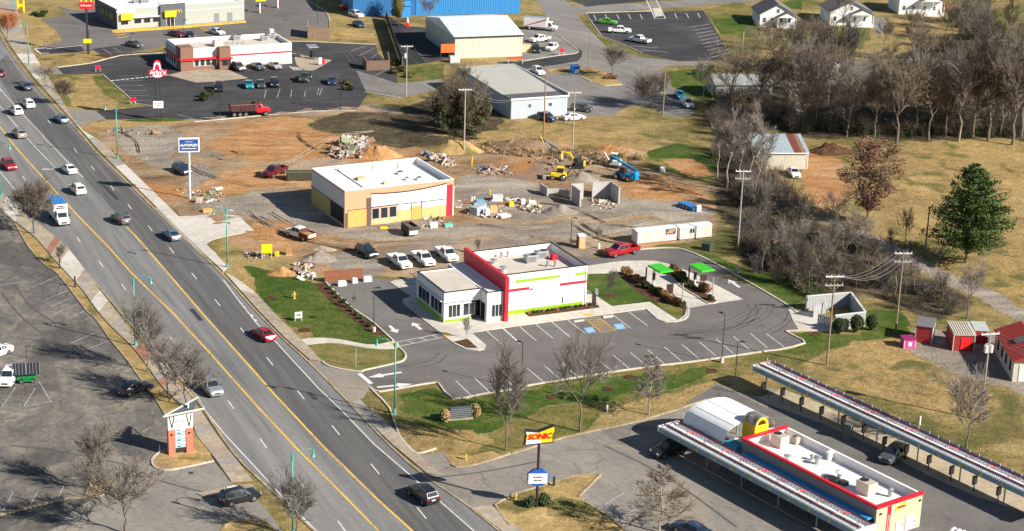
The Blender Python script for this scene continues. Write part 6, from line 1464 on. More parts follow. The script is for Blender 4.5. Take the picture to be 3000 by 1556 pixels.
car('suv',(1596,158),(1636,136),P_white,'white suv beside the red round sign in the hall yard',GH)
car('suv',(1578,163),(1560,142),P_black,'black suv beside the tan container in the hall yard',GH)
GN='vehicles in the new dark car park'
car('sedan',(1804,72),(1758,68),P_green,'bright green car in the new dark car park',GN)
car('pickup',(1848,98),(1782,96),P_white,'white pickup in the new dark car park, left of the flatbed',GN)
car('pickup',(1836,118),(1912,132),P_white,'white flatbed pickup with dark load in the new dark car park',GN)
car('suv',(1592,226),(1560,208),P_white,'white suv behind the pale grey workshop')
car('suv',(1632,362),(1572,346),P_blue,'dark blue suv in front of the pale grey workshop')
car('sedan',(1718,348),(1642,354),P_white,'white sedan parked at the corner of the pale grey workshop')
car('suv',(1738,330),(1672,322),P_grey,'grey suv parked behind the white sedan by the workshop')
car('sedan',(2003,298),(1980,274),P_teal,'turquoise hatchback near the bare trees by the street')
car('suv',(2030,325),(1996,300),P_white,'white suv beside the turquoise hatchback')
car('sedan',(2340,532),(2310,498),P_white,'pale car parked in front of the rusty-roofed shed')
# box trucks
def box_truck(label,front,rear,roofm,boxm,cabm,stripe=None,L_=7.4,name='box_truck'):
    f,r0=G(*front),G(*rear); az=atan2((f-r0).y,(f-r0).x)
    c=(f+r0)/2; o=empty(name,(c.x,c.y,.03),az,label,'truck'); h=L_/2
    b=MB().rbox(-h,h-2.0,-1.2,1.2,.95,3.3,.04).build('cargo_box',boxm,o)
    MB().box(-h+.05,h-2.05,-1.16,1.16,3.31,3.36).build('box_roof',roofm,o)
    MB().box(-h+.2,h-2.1,-.5,.5,.6,.94).build('chassis',M['dark'],o)
    for k in range(7):MB().box(-h+.3+k*(L_-2.6)/7,-h+.34+k*(L_-2.6)/7,-1.225,-1.201,1.0,3.25).build('box_rib',boxm,o)
    cb=loft([(h-1.95,.5,1.3,2.35,.9,1.05,.85),(h-1.0,.5,1.3,2.38,.9,1.05,.85),(h-.75,.5,1.3,2.2,.9,1.05,.82),(h-.35,.5,1.28,1.42,.9,1.03,.8),(h+.55,.5,1.12,1.22,.85,.98,.75),(h+.62,.6,.95,.98,.8,.9,.7)]).build('cab',cabm,o)
    MB().add([(h-.38,-.74,1.46),(h-.38,.74,1.46),(h-.72,.76,2.2),(h-.72,-.76,2.2)],[(0,1,2,3)]).build('windscreen',M['glass'],o).location=(.03,0,.02)
    for s_ in (-1,1):
        MB().add([(h-1.7,s_*1.02,1.4),(h-.8,s_*1.02,1.4),(h-.95,s_*.90,2.15),(h-1.7,s_*.90,2.15)],[(0,1,2,3)if s_<0 else (3,2,1,0)]).build('side_window',M['glass'],o).location=(0,s_*.015,0)
        for x in (-h+1.5,h-.5):wheel_at(o,x,s_*.98,.45,.3)
        MB().box(h+.45,h+.66,*sorted((s_*.5,s_*.8)),.9,1.05).build('headlight',M['hlamp'],o)
        MB().box(h-.7,h-.6,*sorted((s_*1.1,s_*1.35)),1.5,1.9).build('mirror',M['dark'],o)
    MB().box(h+.6,h+.68,-.45,.45,.7,.95).build('grille',M['dark'],o)
    if stripe:
        s_=MB().add([(-h,-1.235,1.0),(-h+.5,-1.235,1.0),(h-2.0,-1.235,2.9),(h-2.0,-1.235,3.25)],[(0,1,2,3)]).add([(-h,-1.23,1.0),(-h+.5,-1.23,1.0),(h-2.0,-1.23,2.9),(h-2.0,-1.23,3.25)],[(3,2,1,0)]); s_.build('diagonal_stripe',stripe,o)
    else:
        MB().box(h-1.99,h-1.9,-1.1,1.1,2.45,3.2).build('front_band',M['white'],o)
        MB().box(h-1.895,h-1.87,-.8,.8,2.55,2.75).box(h-1.895,h-1.87,-.5,.5,2.85,3.05).build('front_lettering',M['dark'],o)
    return o
box_truck('white delivery truck with a bright blue roof coming down the left lanes',(206,688),(140,606),mat('blue_tarp_roof',(.02,.20,.55),.5,.1),M['white'],M['white'])
box_truck('white moving truck with a diagonal red stripe beside the metal hall',(1632,92),(1530,84),mat('grey_truck_roof',(.25,.30,.36),.5,.1),M['white'],M['white'],mat('crimson_stripe',(.45,.01,.06),.4,.1),L_=8.2)
# red dump truck
f,r0=G(784,337),G(675,341); az=atan2((f-r0).y,(f-r0).x); c=(f+r0)/2
o=empty('dump_truck',(c.x,c.y,.03),az,'red dump truck with dark tipping body at the bottom of the upper car park','truck')
M['dumpb']=mat('dark_maroon_tipper',(.07,.03,.025),.6,.3)
bd=MB(); bd.add([(-4.0,-1.2,1.2),(1.2,-1.2,1.2),(1.3,-1.25,2.7),(-4.1,-1.25,2.5),(-4.0,1.2,1.2),(1.2,1.2,1.2),(1.3,1.25,2.7),(-4.1,1.25,2.5)],[(0,1,2,3),(7,6,5,4),(0,4,5,1),(1,5,6,2),(3,7,4,0)])
bd.add([(-3.9,-1.1,1.3),(1.1,-1.1,1.3),(1.2,-1.15,2.7),(-4.0,-1.15,2.5),(-3.9,1.1,1.3),(1.1,1.1,1.3),(1.2,1.15,2.7),(-4.0,1.15,2.5)],[(3,2,1,0),(4,5,6,7),(1,5,4,0),(2,6,5,1),(0,4,7,3)])
bd.build('tipping_body',M['dumpb'],o)
MB().add([(-4.1,-1.25,2.5),(1.3,-1.25,2.7),(1.2,-1.1,2.72),(-4.0,-1.1,2.52)],[(0,1,2,3)]).add([(-4.1,1.25,2.5),(1.3,1.25,2.7),(1.2,1.1,2.72),(-4.0,1.1,2.52)],[(3,2,1,0)]).build('body_rim',mat('pink_rim',(.50,.35,.33),.6,.1),o)
MB().box(1.25,2.2,-1.1,1.1,2.7,2.8).box(1.2,1.3,-1.1,1.1,1.2,2.8).build('cab_guard',M['dumpb'],o)
for k in range(6):MB().box(-3.8+k*.95,-3.68+k*.95,-1.3,-1.2,1.2,2.5).build('body_rib',M['dumpb'],o)
MB().box(-4.0,3.8,-.5,.5,.75,1.1).build('chassis',M['dark'],o)
P_r2=paint('truck_red',(.62,.012,.02),0)
loft([(1.5,.8,1.7,2.6,.95,1.05,.85),(2.3,.8,1.7,2.7,.95,1.05,.85),(2.75,.8,1.7,2.3,.9,1.05,.82),(2.95,.8,1.6,1.75,.85,.95,.7),(4.2,.8,1.45,1.6,.75,.85,.65),(4.35,.8,1.3,1.35,.7,.8,.6)]).build('cab',P_r2,o)
MB().add([(2.93,-.7,1.8),(2.93,.7,1.8),(2.73,.72,2.32),(2.73,-.72,2.32)],[(0,1,2,3)]).build('windscreen',M['glass'],o).location=(.04,0,.03)
for s_ in (-1,1):
    for x in (-3.2,-2.0,-.8,3.4):wheel_at(o,x,s_*1.0,.52,.34)
    MB().add([(1.7,s_*1.03,1.8),(2.5,s_*1.03,1.8),(2.4,s_*.9,2.4),(1.7,s_*.9,2.4)],[(0,1,2,3)if s_<0 else (3,2,1,0)]).build('side_window',M['glass'],o).location=(0,s_*.02,0)
    MB().tube([(1.35,s_*.9,1.0),(1.35,s_*.9,3.1)],.08,6).build('exhaust_stack',M['chrome'],o)
    MB().box(4.2,4.38,*sorted((s_*.5,s_*.75)),1.1,1.3).build('headlight',M['hlamp'],o)
# solar trailer
g0=G(78,1118); o=empty('solar_trailer',tuple(g0),R(16),'green trailer carrying two tilted solar panels behind the white suv','trailer')
M['pv']=mat('solar_cell_glass',(.03,.035,.045),.3,.15,4)
for s_ in (-1,1):
    y0,y1=sorted((s_*.05,s_*1.75))
    p=MB().add([(y0,-.9,1.3),(y1,-.9,1.3),(y1,1.1,2.2),(y0,1.1,2.2),(y0,-.9,1.36),(y1,-.9,1.36),(y1,1.1,2.26),(y0,1.1,2.26)],[(4,5,6,7),(0,3,2,1),(0,1,5,4),(1,2,6,5),(2,3,7,6),(3,0,4,7)]).build('solar_panel',M['pv'],o)
    fr_=MB(); [fr_.tube([(y0+(y1-y0)*k/4,-.9,1.385),(y0+(y1-y0)*k/4,1.1,2.285)],.012,4)for k in range(5)]; fr_.build('frame',M['frame'],p)
M['grn']=mat('trailer_green_paint',(.01,.17,.04),.45,.15)
MB().rbox(-1.3,1.3,-.6,.7,.45,.95,.08).build('chassis',M['grn'],o); MB().tube([(-1.3,0,.5),(-2.6,0,.45)],.06,6).build('tow_bar',M['grn'],o)
for x in (-.7,.8):
    for s_ in (-1,1):wheel_at(o,x,s_*.75,.32)
MB().box(-.5,.6,-.95,-.6,.35,.7).build('battery_box',M['grn'],o)
MB().tube([(0,0,.9),(0,0,1.6)],.08,6).build('mast',M['galv'],o)
# telehandler (blue boom lift)
F1=lambda x,y:(1550+x/6.2725,400+y/6.2725)
a,b=G(*F1(1980,850)),G(*F1(1560,740)); o=empty('telehandler',tuple((a+b)/2),atan2((b-a).y,(b-a).x),'bright blue telescopic handler with raised boom on the building site','machine')
M['hblu']=mat('machine_blue',(.01,.28,.62),.4,.12)
MB().rbox(-2.3,2.0,-.8,.8,.7,1.5,.12).build('body',M['hblu'],o); MB().rbox(-.6,.8,.2,1.1,1.4,2.5,.1).build('cab',M['dark'],o)
MB().rbox(-2.9,-2.0,-.6,.6,.6,2.0,.2).build('counterweight',M['hblu'],o)
MB().tube([(-2.4,-.3,2.1),(1.0,-.3,3.0),(3.9,-.3,3.9)],[.32,.28,.22],4).build('boom',M['hblu'],o)
MB().tube([(3.7,-.3,3.8),(4.2,-.3,2.8)],.14,5).box(4.1,4.2,-1.0,.5,2.3,3.0).box(4.2,5.2,-.9,-.75,2.3,2.4).box(4.2,5.2,.2,.35,2.3,2.4).build('fork_carriage',M['dark'],o)
for x in (-1.5,1.4):
    for s_ in (-1,1):wheel_at(o,x,s_*1.05,.62,.4)
# white lift with basket behind it
g0=G(*F1(1560,560)); o=empty('mini_excavator',tuple(g0),R(160),'white-roofed machine beside the blue telescopic handler','machine')
MB().rbox(-1.2,1.2,-.9,-.5,0,.55,.15).rbox(-1.2,1.2,.5,.9,0,.55,.15).build('tracks',M['dark'],o)
MB().rbox(-1.4,.9,-.8,.8,.6,1.5,.12).build('engine_cover',M['white'],o); MB().rbox(-.4,.7,-.7,.3,1.5,2.6,.06).build('cab',M['dark'],o); MB().rbox(-.5,.8,-.8,.4,2.61,2.75,.06).build('cab_roof',M['white'],o)
MB().tube([(.9,.3,1.2),(2.0,.3,2.8),(3.2,.3,1.2)],[.16,.14,.1],5).build('arm',M['white'],o); MB().box(3.0,3.5,0,.6,.7,1.2).build('bucket',M['dark'],o)
# yellow excavator behind
def excavator(p,az,label,s=1.0):
    g0=G(*p); o=empty('excavator',tuple(g0),R(az),label,'excavator'); o.scale=(s,)*3
    MB().rbox(-1.9,1.9,-1.35,-.85,0,.8,.2).build('track',M['dark'],o); MB().rbox(-1.9,1.9,.85,1.35,0,.8,.2).build('track',M['dark'],o)
    MB().rbox(-2.0,1.0,-1.2,1.2,.9,2.0,.15).build('engine_housing',M['dark'],o); MB().rbox(-2.05,-1.4,-1.25,1.25,.85,2.1,.15).build('counterweight',M['yellow'],o)
    MB().rbox(0,1.4,.2,1.2,1.9,3.0,.08).build('cab',M['glass'],o)
    MB().tube([(1.0,-.3,1.8),(2.6,-.3,4.2),(4.8,-.3,4.6)],[.28,.34,.22],4).build('boom',M['yellow'],o)
    MB().tube([(4.7,-.3,4.8),(5.6,-.3,2.4)],[.24,.16],4).build('stick',M['yellow'],o)
    MB().tube([(1.6,-.3,2.3),(3.0,-.3,3.6)],.09,6).build('ram',M['chrome'],o)
    MB().add([(5.3,-.8,2.4),(5.9,-.8,2.4),(5.7,-.8,1.5),(5.0,-.8,1.6),(5.3,.3,2.4),(5.9,.3,2.4),(5.7,.3,1.5),(5.0,.3,1.6)],[(0,1,2,3),(7,6,5,4),(0,4,5,1),(1,5,6,2),(2,6,7,3),(3,7,4,0)]).build('bucket',M['dark'],o)
excavator(F1(900,575),175,'yellow tracked excavator with arched boom behind the grey spoil heap',.66)
# skid loader / yellow loader
a=G(*F1(530,790)); o=empty('backhoe_loader',tuple(a),R(175),'yellow loader in front of the excavator','loader')
MB().rbox(-1.6,1.4,-.6,.6,.7,1.5,.1).build('body',M['yellow'],o); MB().rbox(-1.0,.2,-.6,.6,1.5,2.4,.06).build('cab',M['glass'],o); MB().rbox(-1.1,.3,-.7,.7,2.41,2.55,.05).build('cab_roof',M['yellow'],o)
MB().tube([(1.2,-.5,1.0),(2.4,-.5,.7)],.1,5).tube([(1.2,.5,1.0),(2.4,.5,.7)],.1,5).build('loader_arms',M['yellow'],o); MB().rbox(2.3,2.9,-1.0,1.0,.1,.8,.08).build('bucket',M['galv'],o)
MB().tube([(-1.6,0,1.2),(-2.6,0,2.4),(-3.4,0,1.4)],[.14,.12,.1],5).build('digger_arm',M['dark'],o)
for x,r1 in ((-1.0,.6),(1.0,.45)):
    for s_ in (-1,1):wheel_at(o,x,s_*.85,r1,.35)
# roll-off skips and waste bins
def skip(px0,px1,py,h,label,m,d=2.2,name='roll_off_skip'):
    a,b=G(px0,py),G(px1,py); L_=(b-a).length; o=empty(name,tuple(a),R(8),label,'skip')
    mb=MB().box(0,L_,0,.08,.15,h).box(0,L_,d-.08,d,.15,h).box(0,.08,.08,d-.08,.15,h).box(L_-.08,L_,.08,d-.08,.15,h); mb.build('walls',m,o)
    MB().box(.08,L_-.08,.08,d-.08,.15,h*.72).build('rubbish',mat('green_rubbish',(.24,.30,.14),.9,.5,3),o)
    for k in range(int(L_/.6)):MB().box(.2+k*.6,.28+k*.6,-.06,-.004,.15,h-.05).build('side_rib',m,o)
    MB().box(-.04,L_+.04,-.06,.1,h+.002,h+.08).build('rim',m,o)
skip(840,925,530,1.5,'long green roll-off skip behind the unfinished building',mat('olive_skip',(.07,.065,.045),.7,.25))
a=G(1178,690); o=empty('waste_trailer',tuple(G(1200,688)),R(-62),'dark open waste trailer in front of the unfinished building','trailer')
MB().box(-1.6,1.6,-.9,-.82,.4,1.9).box(-1.6,1.6,.82,.9,.4,1.9).box(-1.6,-1.52,-.82,.82,.4,1.9).box(1.52,1.6,-.82,.82,.4,1.9).build('walls',mat('dark_trailer',(.05,.05,.05),.7,.3),o)
MB().box(-1.52,1.52,-.82,.82,.4,1.5).build('load',mat('brown_load',(.16,.12,.09),.9,.4,3),o)
MB().box(1.601,1.68,-.8,.8,.5,1.2).build('tailboard',M['palegrey'],o)
for s_ in (-1,1):wheel_at(o,0,s_*1.0,.35)
a=G(*T('21',(160,200))[0])
o=MB().rbox(-2.2,2.2,-1.0,1.0,.1,.75,.08).build('bed',mat('blue_cover',(.05,.20,.45),.6,.1),None,loc=tuple(G(2020,610)),rz=R(-55),label='long blue covered trailer at the edge of the brush',cat='trailer')
for s_ in (-1,1):wheel_at(o,-.4,s_*1.05,.35); wheel_at(o,.5,s_*1.05,.35)
o.name='covered_trailer'; MB().box(2.21,2.7,-.5,.5,.1,1.2).build('front_box',M['frame'],o)
# ------------------------------------------------------------------ lamps, poles, wires, signs
M['rodwood']=mat('orange_brown_pole',(.34,.17,.08),.85,.2,3)
def road_dir_at(p):
    """direction from p to the nearest point of the road's middle line"""
    mid=[(Vector(a)+Vector(b))/2 for a,b in zip(W2([(9,123),(177,332),(398,562),(644,800),(825,992),(1019,1180),(1241,1395),(1373,1487)]),W2([(-200,380),(-20,540),(120,680),(300,860),(460,1040),(600,1200),(790,1430),(925,1556)]))]
    q=min(mid,key=lambda m_:(m_-Vector(p[:2])).length); d=q-Vector(p[:2]); return atan2(d.y,d.x)
lamp0=None
def street_lamp(px,py,label,h=9.7,az=None):
    global lamp0
    g=G(px,py); a=R(ROAD_AZ*0)if False else (ROAD_AZ-pi/2 if az is None else az)
    rd=road_dir_at(g); a=rd if az is None else az
    if lamp0 is None:
        o=empty('street_lamp',(0,0,0)); lamp0=o; o['category']='street lamp'; o['group']='teal street lamps along the main road'
        MB().cyl((0,0),.28,0,.12,10).cyl((0,0),.22,.12,.75,10,r2=.16).cyl((0,0),.19,.75,.85,10).build('base',M['teal'],o)
        MB().tube([(0,0,.85),(0,0,9.7)],[.125,.085],10).build('pole',M['teal'],o,smooth=True)
        MB().cyl((0,0),.17,9.3,9.75,10).cyl((0,0),.22,9.75,9.85,10).cyl((0,0),.08,9.85,10.1,8,r2=.02).build('finial',M['teal'],o)
        MB().tube([(.1,0,9.45),(.5,0,9.95),(1.2,0,10.35),(2.0,0,10.4),(2.35,0,10.2)],.045,6).build('arm',M['teal'],o,smooth=True)
        hd=MB().cyl((2.4,0),.14,9.75,10.25,10).cyl((2.4,0),.26,9.45,9.75,12,r2=.13).build('lamp_head',M['teal'],o)
        MB().cyl((2.4,0),.2,9.36,9.45,10).build('lens',M['hlamp'],hd)
    else:o=copy_tree(lamp0)
    o.location=tuple(g); o.rotation_euler=(0,0,a); o['label']=label; o.scale=(1,1,h/9.7)
street_lamp(1155.7,1213,'teal street lamp on the green lawn below the car park entrance')
street_lamp(666,785,'teal street lamp beside the pale concrete driveway to the building site')
street_lamp(345,466,'teal street lamp at the sidewalk left of the tall pole sign')
street_lamp(85,190,'teal street lamp on the grass verge near the top left')
street_lamp(397,1014,'teal street lamp left of the road beside the bare roadside trees')
street_lamp(2,583,'teal street lamp cut by the left edge of the frame')
street_lamp(858,1572,'teal street lamp standing at the bottom edge left of the road')
street_lamp(46,66,'pale teal street lamp near the top left corner beside the yellow arch sign',h=8)
def lot_light(px,py,ty,label,heads=1,base=True,az=0,m='dark',short=False):
    g=G(px,py); h=HT(px,py,ty)
    o=empty('car_park_light',tuple(g),az,label,'lamp post','slim dark car park lights')
    if base:MB().cyl((0,0),.3,0,.75,12).build('concrete_base',M['conc'],o)
    MB().tube([(0,0,0.0 if not base else .75),(0,0,h)],[.07,.055],6).build('pole',M[m],o)
    for k in range(heads):
        s_=1 if k==0 else -1
        hd=MB().tube([(0,0,h-.05),(s_*.35,0,h)],.035,5).rbox(*sorted((s_*.3,s_*.95)),-.2,.2,h-.08,h+.06,.03).build('lamp_head',M[m],o)
        MB().box(*sorted((s_*.38,s_*.88)),-.15,.15,h-.10,h-.081).build('lens',M['hlamp'],hd)
lot_light(1527,1140,1003,'slim dark lamp post on a pale base at the lower kerb, left one',az=pi*.8)
lot_light(2114,1062,918,'slim dark lamp post on a pale base at the lower kerb, right one',az=pi*.8)
lot_light(2151,1150,1000,'slim lamp post on the grass between the car park and the drive-in',base=False)
lot_light(1095,972,842,'slim lamp post at the planted kerb left of the restaurant')
lot_light(1672,718,638,'slim lamp post behind the restaurant beside the portable toilet',base=False)
lot_light(998,324,222,'slim lamp post at the right bottom kerb of the upper car park',base=False)
lot_light(645,350,260,'slim lamp post left of the red dump truck',base=False)
lot_light(385,165,98,'slim lamp post between the two upper restaurants',base=False)
lot_light(537,103,58,'slim lamp post in front of the grey burger restaurant',base=False)
lot_light(930,72,0,'slim lamp post by the curved lane at the top',base=False)
lot_light(1018,975,1075,'x')if 0 else None
def upole(px,py,ty,label,arms=1,m='woodp',lean=0,r=.16,trans=0,az=0,street=False,cap='cross'):
    g=G(px,py); h=HT(px,py,ty)
    o=empty('utility_pole',tuple(g),az,label,'utility pole','utility poles')
    MB().tube([(0,0,-.2),(0,0,h)],[r,r*.65],8).build('pole',M[m],o)
    for k in range(arms):
        zz=h-.35-k*1.3; L_=1.3
        c=MB().box(-L_,L_,-.07,.07,zz-.07,zz+.09).build('crossarm',M['frame']if k==0 else M['woodp'],o)
        for x in (-1.2,-.5,.5,1.2):MB().cyl((x,0),.05,zz+.09,zz+.3,6).build('insulator',M['frame'],c)
        MB().tube([(-.8,.0,zz-.05),(0,0,zz-.7),(.8,0,zz-.05)],.03,4).build('brace',M['galv'],o)
    for k in range(trans):MB().cyl(((-.38,.38,0)[k],(0,0,.4)[k]),.26,h-2.9,h-1.9,10).build('transformer',M['frame'],o)
    if street:MB().tube([(0,0,h-.6),(.8,0,h-.2),(1.8,0,h-.15)],.04,5).rbox(1.7,2.4,-.12,.12,h-.22,h-.08,.03).build('street_light_arm',M['galv'],o)
    return Vector((g.x,g.y,h))
tp={}
tp['a']=upole(D((1167,388))[0][0],452,258,'grey utility pole with one crossarm on the bank behind the unfinished building',az=R(10))
x,y=T('01',(1470,945))[0]; tp['b']=upole(x,y,T('01',(1480,440))[0][1],'utility pole with white crossarm right of the upper car park',az=R(10),trans=1)
x,y=T('12',(590,165))[0]; tp['c']=upole(x,y,T('02',(600,890))[0][1],'grey utility pole with crossarm rising past the white sedan',az=R(5),trans=0)
tp['d']=upole(1592,402,193,'tall orange-brown pole without crossarm in front of the pale grey workshop',arms=0,m='rodwood')
x,y=T('12',(2210,1080))[0]; tp['e']=upole(x,y,T('12',(2290,320))[0][1],'utility pole with white crossarm at the edge of the brush',az=R(4),arms=2)
x,y=T('23',(575,905))[0]; tp['f']=upole(x,y,T('23',(685,10))[0][1],'utility pole with white crossarm in the grass behind the far canopy',az=R(8),m='wood',arms=2)
x,y=T('23',(1250,555))[0]; tp['g']=upole(x,y,T('13',(1300,1120))[0][1],'utility pole with several wires beside the narrow dark-roofed shed',az=R(5),m='wood',arms=2)
x,y=T('33',(2075,250))[0]; tp['h']=upole(x,y,T('23',(2180,570))[0][1],'utility pole with transformers in front of the red-roofed building',az=R(15),trans=3)
x,y=T('02',(1475,1130))[0]; upole(x,y,T('02',(1495,660))[0][1],'brown street light pole beside the turquoise hatchback',arms=0,m='wood',street=True)
x,y=T('02',(748,665))[0]; upole(x,y,T('02',(780,335))[0][1],'street light pole with a short arm at the street corner island',arms=0,m='wood',street=True,r=.12)
x,y=T('13',(1530,1180))[0]; upole(x,y,T('13',(1565,710))[0][1],'plain dark pole in the dry field left of the big pine',arms=0,m='bark')
x,y=T('02',(2252,530))[0]; upole(x,y,T('02',(2268,305))[0][1],'plain grey pole on the lawn right of the new car park',arms=0)
x,y=T('03',(835,440))[0]; upole(x,y,T('03',(840,150))[0][1],'thin pole on the bright lawn in front of the middle white house',arms=0,r=.09)
def wire(a,b,sag=.8,r=.018,label='sagging power line'):
    a,b=Vector(a),Vector(b); pts=[a.lerp(b,k/14)-Vector((0,0,4*sag*(k/14)*(1-k/14)))for k in range(15)]
    c=pts[0]; return MB().tube([p-c for p in pts],r,4).build('power_line',M['galv'],loc=tuple(c),label=label,cat='power line',group='power lines')
for k,off in enumerate((-1.2,-.5,.5,1.2)):
    wire(tp['g']+Vector((off,0,-.1)),tp['f']+Vector((off,0,-.1)),1.6+.2*k,.022,label='sagging power line between the poles beside the far canopy')
    wire(tp['g']+Vector((off,0,-1.4)),G(2490,870,3.0+.4*k),1.2+.3*k,.02,label='sagging power line dropping from the shed pole to the brush')
wire(tp['a']+Vector((1.2,0,-.2)),Vector((*FH.w(0,0)[:2],4.3)),1.0,.02,'sagging power line from the bank pole to the pale grey workshop')
wire(tp['a']+Vector((.5,0,-.9)),Vector((*FH.w(0,0)[:2],4.0)),1.0,.02,'second power line from the bank pole to the pale grey workshop')
for off in (-1.2,1.2):wire(tp['b']+Vector((off,0,-.2)),tp['a']+Vector((off,0,-.2)),1.5,.015,'power line between the two poles left of the workshop')
for off in (-1.2,0,1.2):wire(tp['h']+Vector((off,0,-.2)),tp['h']+Vector((off+20,-22,0)),1.5,.015,'power line leaving the transformer pole towards the bottom right')
for off in (-1.2,0,1.2):wire(tp['c']+Vector((off,0,-.1)),tp['e']+Vector((off,0,-.1)),2.2,.013,'long thin power line from the workshop pole to the brush pole')
# ---- signs
def signbox(par,w_,d,z0,z1,frame,face,name='sign_box',x=0,r=.12,inset=.12):
    b=MB().rbox(x-w_/2,x+w_/2,-d/2,d/2,z0,z1,.05).build(name,frame,par)
    f=MB().box(x-w_/2+inset,x+w_/2-inset,-d/2-.02,-d/2-.001,z0+inset,z1-inset).build('sign_face',face,b); return b
M['navy2']=mat('sign_navy',(.02,.075,.27),.4,.05); M['amber']=mat('sign_yellow',(.90,.62,.01),.4,.05)
g=G(557,582); o=empty('pole_sign',tuple(g),R(12),'white pole sign with a blue panel standing beside the building site sidewalk','sign'); h0,h1=HT(557,582,445),HT(557,582,404)
MB().tube([(0,0,0),(0,0,h0)],.17,10).build('pole',M['white'],o)
signbox(o,3.7,.5,h0,h1,M['white'],M['navy2'],inset=.22)
zc=(h0+h1)/2
text('lettering','AUTOPLEX',.60,M['white'],o,(0,-.30,zc-.02),(pi/2,0,0),bold=.02)
text('lettering','THE NEW',.30,M['white'],o,(0,-.29,zc+.62),(pi/2,0,0)); MB().box(-1.3,1.3,-.30,-.27,zc-.68,zc-.55).build('lettering_line',M['white'],o)
MB().rbox(.6,1.6,-.6,.4,0,.8,.05).build('transformer_box',mat('tan_box',(.55,.45,.33),.7,.1),None,loc=tuple(G(565,592)),label='tan box at the foot of the white and blue pole sign',cat='box').name='utility_box'
# twin-pole sign with hat outline
g=G(465,353); o=empty('restaurant_pole_sign',tuple(g),R(10),'twin-pole sign with a glowing red hat shape above a white reader board','sign')
hh=HT(465,353,178); zt=HT(465,353,227); zb0,zb1=HT(465,353,318),HT(465,353,294)
for s_ in (-.42,.42):MB().box(s_-.09,s_+.09,-.09,.09,0,zt).build('pole',M['dark'],o)
M['neon']=mat('hot_red_sign',(.80,.012,.06),.35,.03); M['wface']=mat('white_sign_face',(.85,.83,.83),.4,.03)
def hat(s=1.0): # brimmed hat silhouette, in metres round (0,0)
    P=[(-1.0,-.1),(-1.55,-.05),(-1.6,.55),(-.85,.6),(-.72,1.3),(-.62,2.0),(-.35,2.4),(0,2.5),(.35,2.4),(.62,2.0),(.72,1.3),(.85,.6),(1.75,.7),(1.7,-.05),(1.1,-.1),(1.0,-.5),(.4,-.75),(-.5,-.75),(-1.0,-.45)]
    return [(a*s,b*s)for a,b in P]
s0=(hh-zt)/3.3
wall_poly([(x,z+zt+.75*s0)for x,z in hat(s0*1.06)],-.22,.22).build('hat_outline',M['neon'],o)
wall_poly([(x,z+zt+.78*s0)for x,z in hat(s0*.93)],-.27,-.221).build('hat_face',M['wface'],o)
wall_poly([(x,z+zt+1.1*s0)for x,z in [(-.45*s0,.1*s0),(.45*s0,.1*s0),(.42*s0,1.1*s0),(0,1.7*s0),(-.42*s0,1.1*s0)]],-.30,-.271).build('hat_crown',M['neon'],o)
MB().rbox(-1.45*s0,1.55*s0,-.335,-.302,zt+.62*s0,zt+1.5*s0,.01).build('name_band',M['neon'],o)
text('lettering',"Arby's",1.15*s0,M['wface'],o,(.05,-.36,zt+1.05*s0),(pi/2,0,0),bold=.03)
signbox(o,2.3,.35,zb0,zb1,M['dark'],M['wface'],'reader_board'); text('lettering','NOW HIRING',.28,M['dark'],o,(0,-.21,(zb0+zb1)/2+.15),(pi/2,0,0)); text('lettering','OPEN',.28,M['dark'],o,(0,-.21,(zb0+zb1)/2-.25),(pi/2,0,0))
# top-left pylon: golden arches over a red panel and yellow reader board
g=G(258,158); o=empty('restaurant_pole_sign',tuple(g),R(10),'dark pole sign with red panel and white lettering above a yellow reader board','sign')
za,zb_,zc0,zc1=HT(258,158,26),HT(258,158,6),HT(258,158,127),HT(258,158,113)
MB().box(-.22,.22,-.12,.12,0,za).build('pole',M['dark'],o); MB().box(.3,.42,-.1,.1,0,zc1+2).build('pole',M['dark'],o)
signbox(o,3.2,.4,za,zb_,M['red'],M['redb'],inset=.06); text('lettering',"McDonald's",.52,M['wface'],o,(0,-.27,(za+zb_)/2),(pi/2,0,0),bold=.015)
a_=MB()
for s_ in (-.62,.62):a_.tube([(s_+.55*cos(t),0,zb_+2.4*sin(t))for t in [pi*k/12 for k in range(13)]],.16,6)
a_.build('golden_arches',M['amber'],o,kind=None)
signbox(o,2.0,.3,zc0,zc1,M['dark'],M['amber'],'reader_board',inset=.05)
g=G(62,36); o=empty('yellow_arch_sign',tuple(g),R(10),'tall bright yellow arch sign cut by the top left edge','sign')
for s_ in (-.75,.75):MB().box(s_-.22,s_+.22,-.2,.2,0 if s_>0 else 1.0,6).build('yellow_leg',M['amber'],o)
MB().box(-.53,.53,-.15,.15,1.5,2.2).build('cross_panel',M['amber'],o)
# drive-in sign: bow-tie panel over pole, reader board lower
g=G(1572,1486); o=empty('drive_in_sign',tuple(g),R(6),'maroon pole sign with yellow bow panel above an octagonal blue reader board','sign')
ht_=HT(1572,1486,1250); zp=HT(1572,1486,1300); r0_,r1_=HT(1572,1486,1418),HT(1572,1486,1378)
M['pole3']=mat('dark_maroon_pole',(.045,.02,.025),.5,.1)
MB().tube([(0,0,0),(0,0,zp)],.16,8).build('pole',M['pole3'],o)
w0=1.85; H_=ht_-zp
wall_poly([(-w0,zp-.1),(-w0*.9,zp+H_*.5),(-w0*.95,zp+H_*.86),(-.2,zp+H_*.78),(w0*.9,zp+H_+.25),(w0*1.0,zp+H_*.9),(w0*.85,zp+H_*.5),(w0*.9,zp+.25),(.2,zp+.05)],-.28,.28).build('sign_box',M['dark'],o)
wall_poly([(-w0*.86,zp+.05),(-w0*.78,zp+H_*.5),(-w0*.86,zp+H_*.76),(-.2,zp+H_*.70),(.3,zp+.25)],-.33,-.281).build('white_half_panel',M['wface'],o)
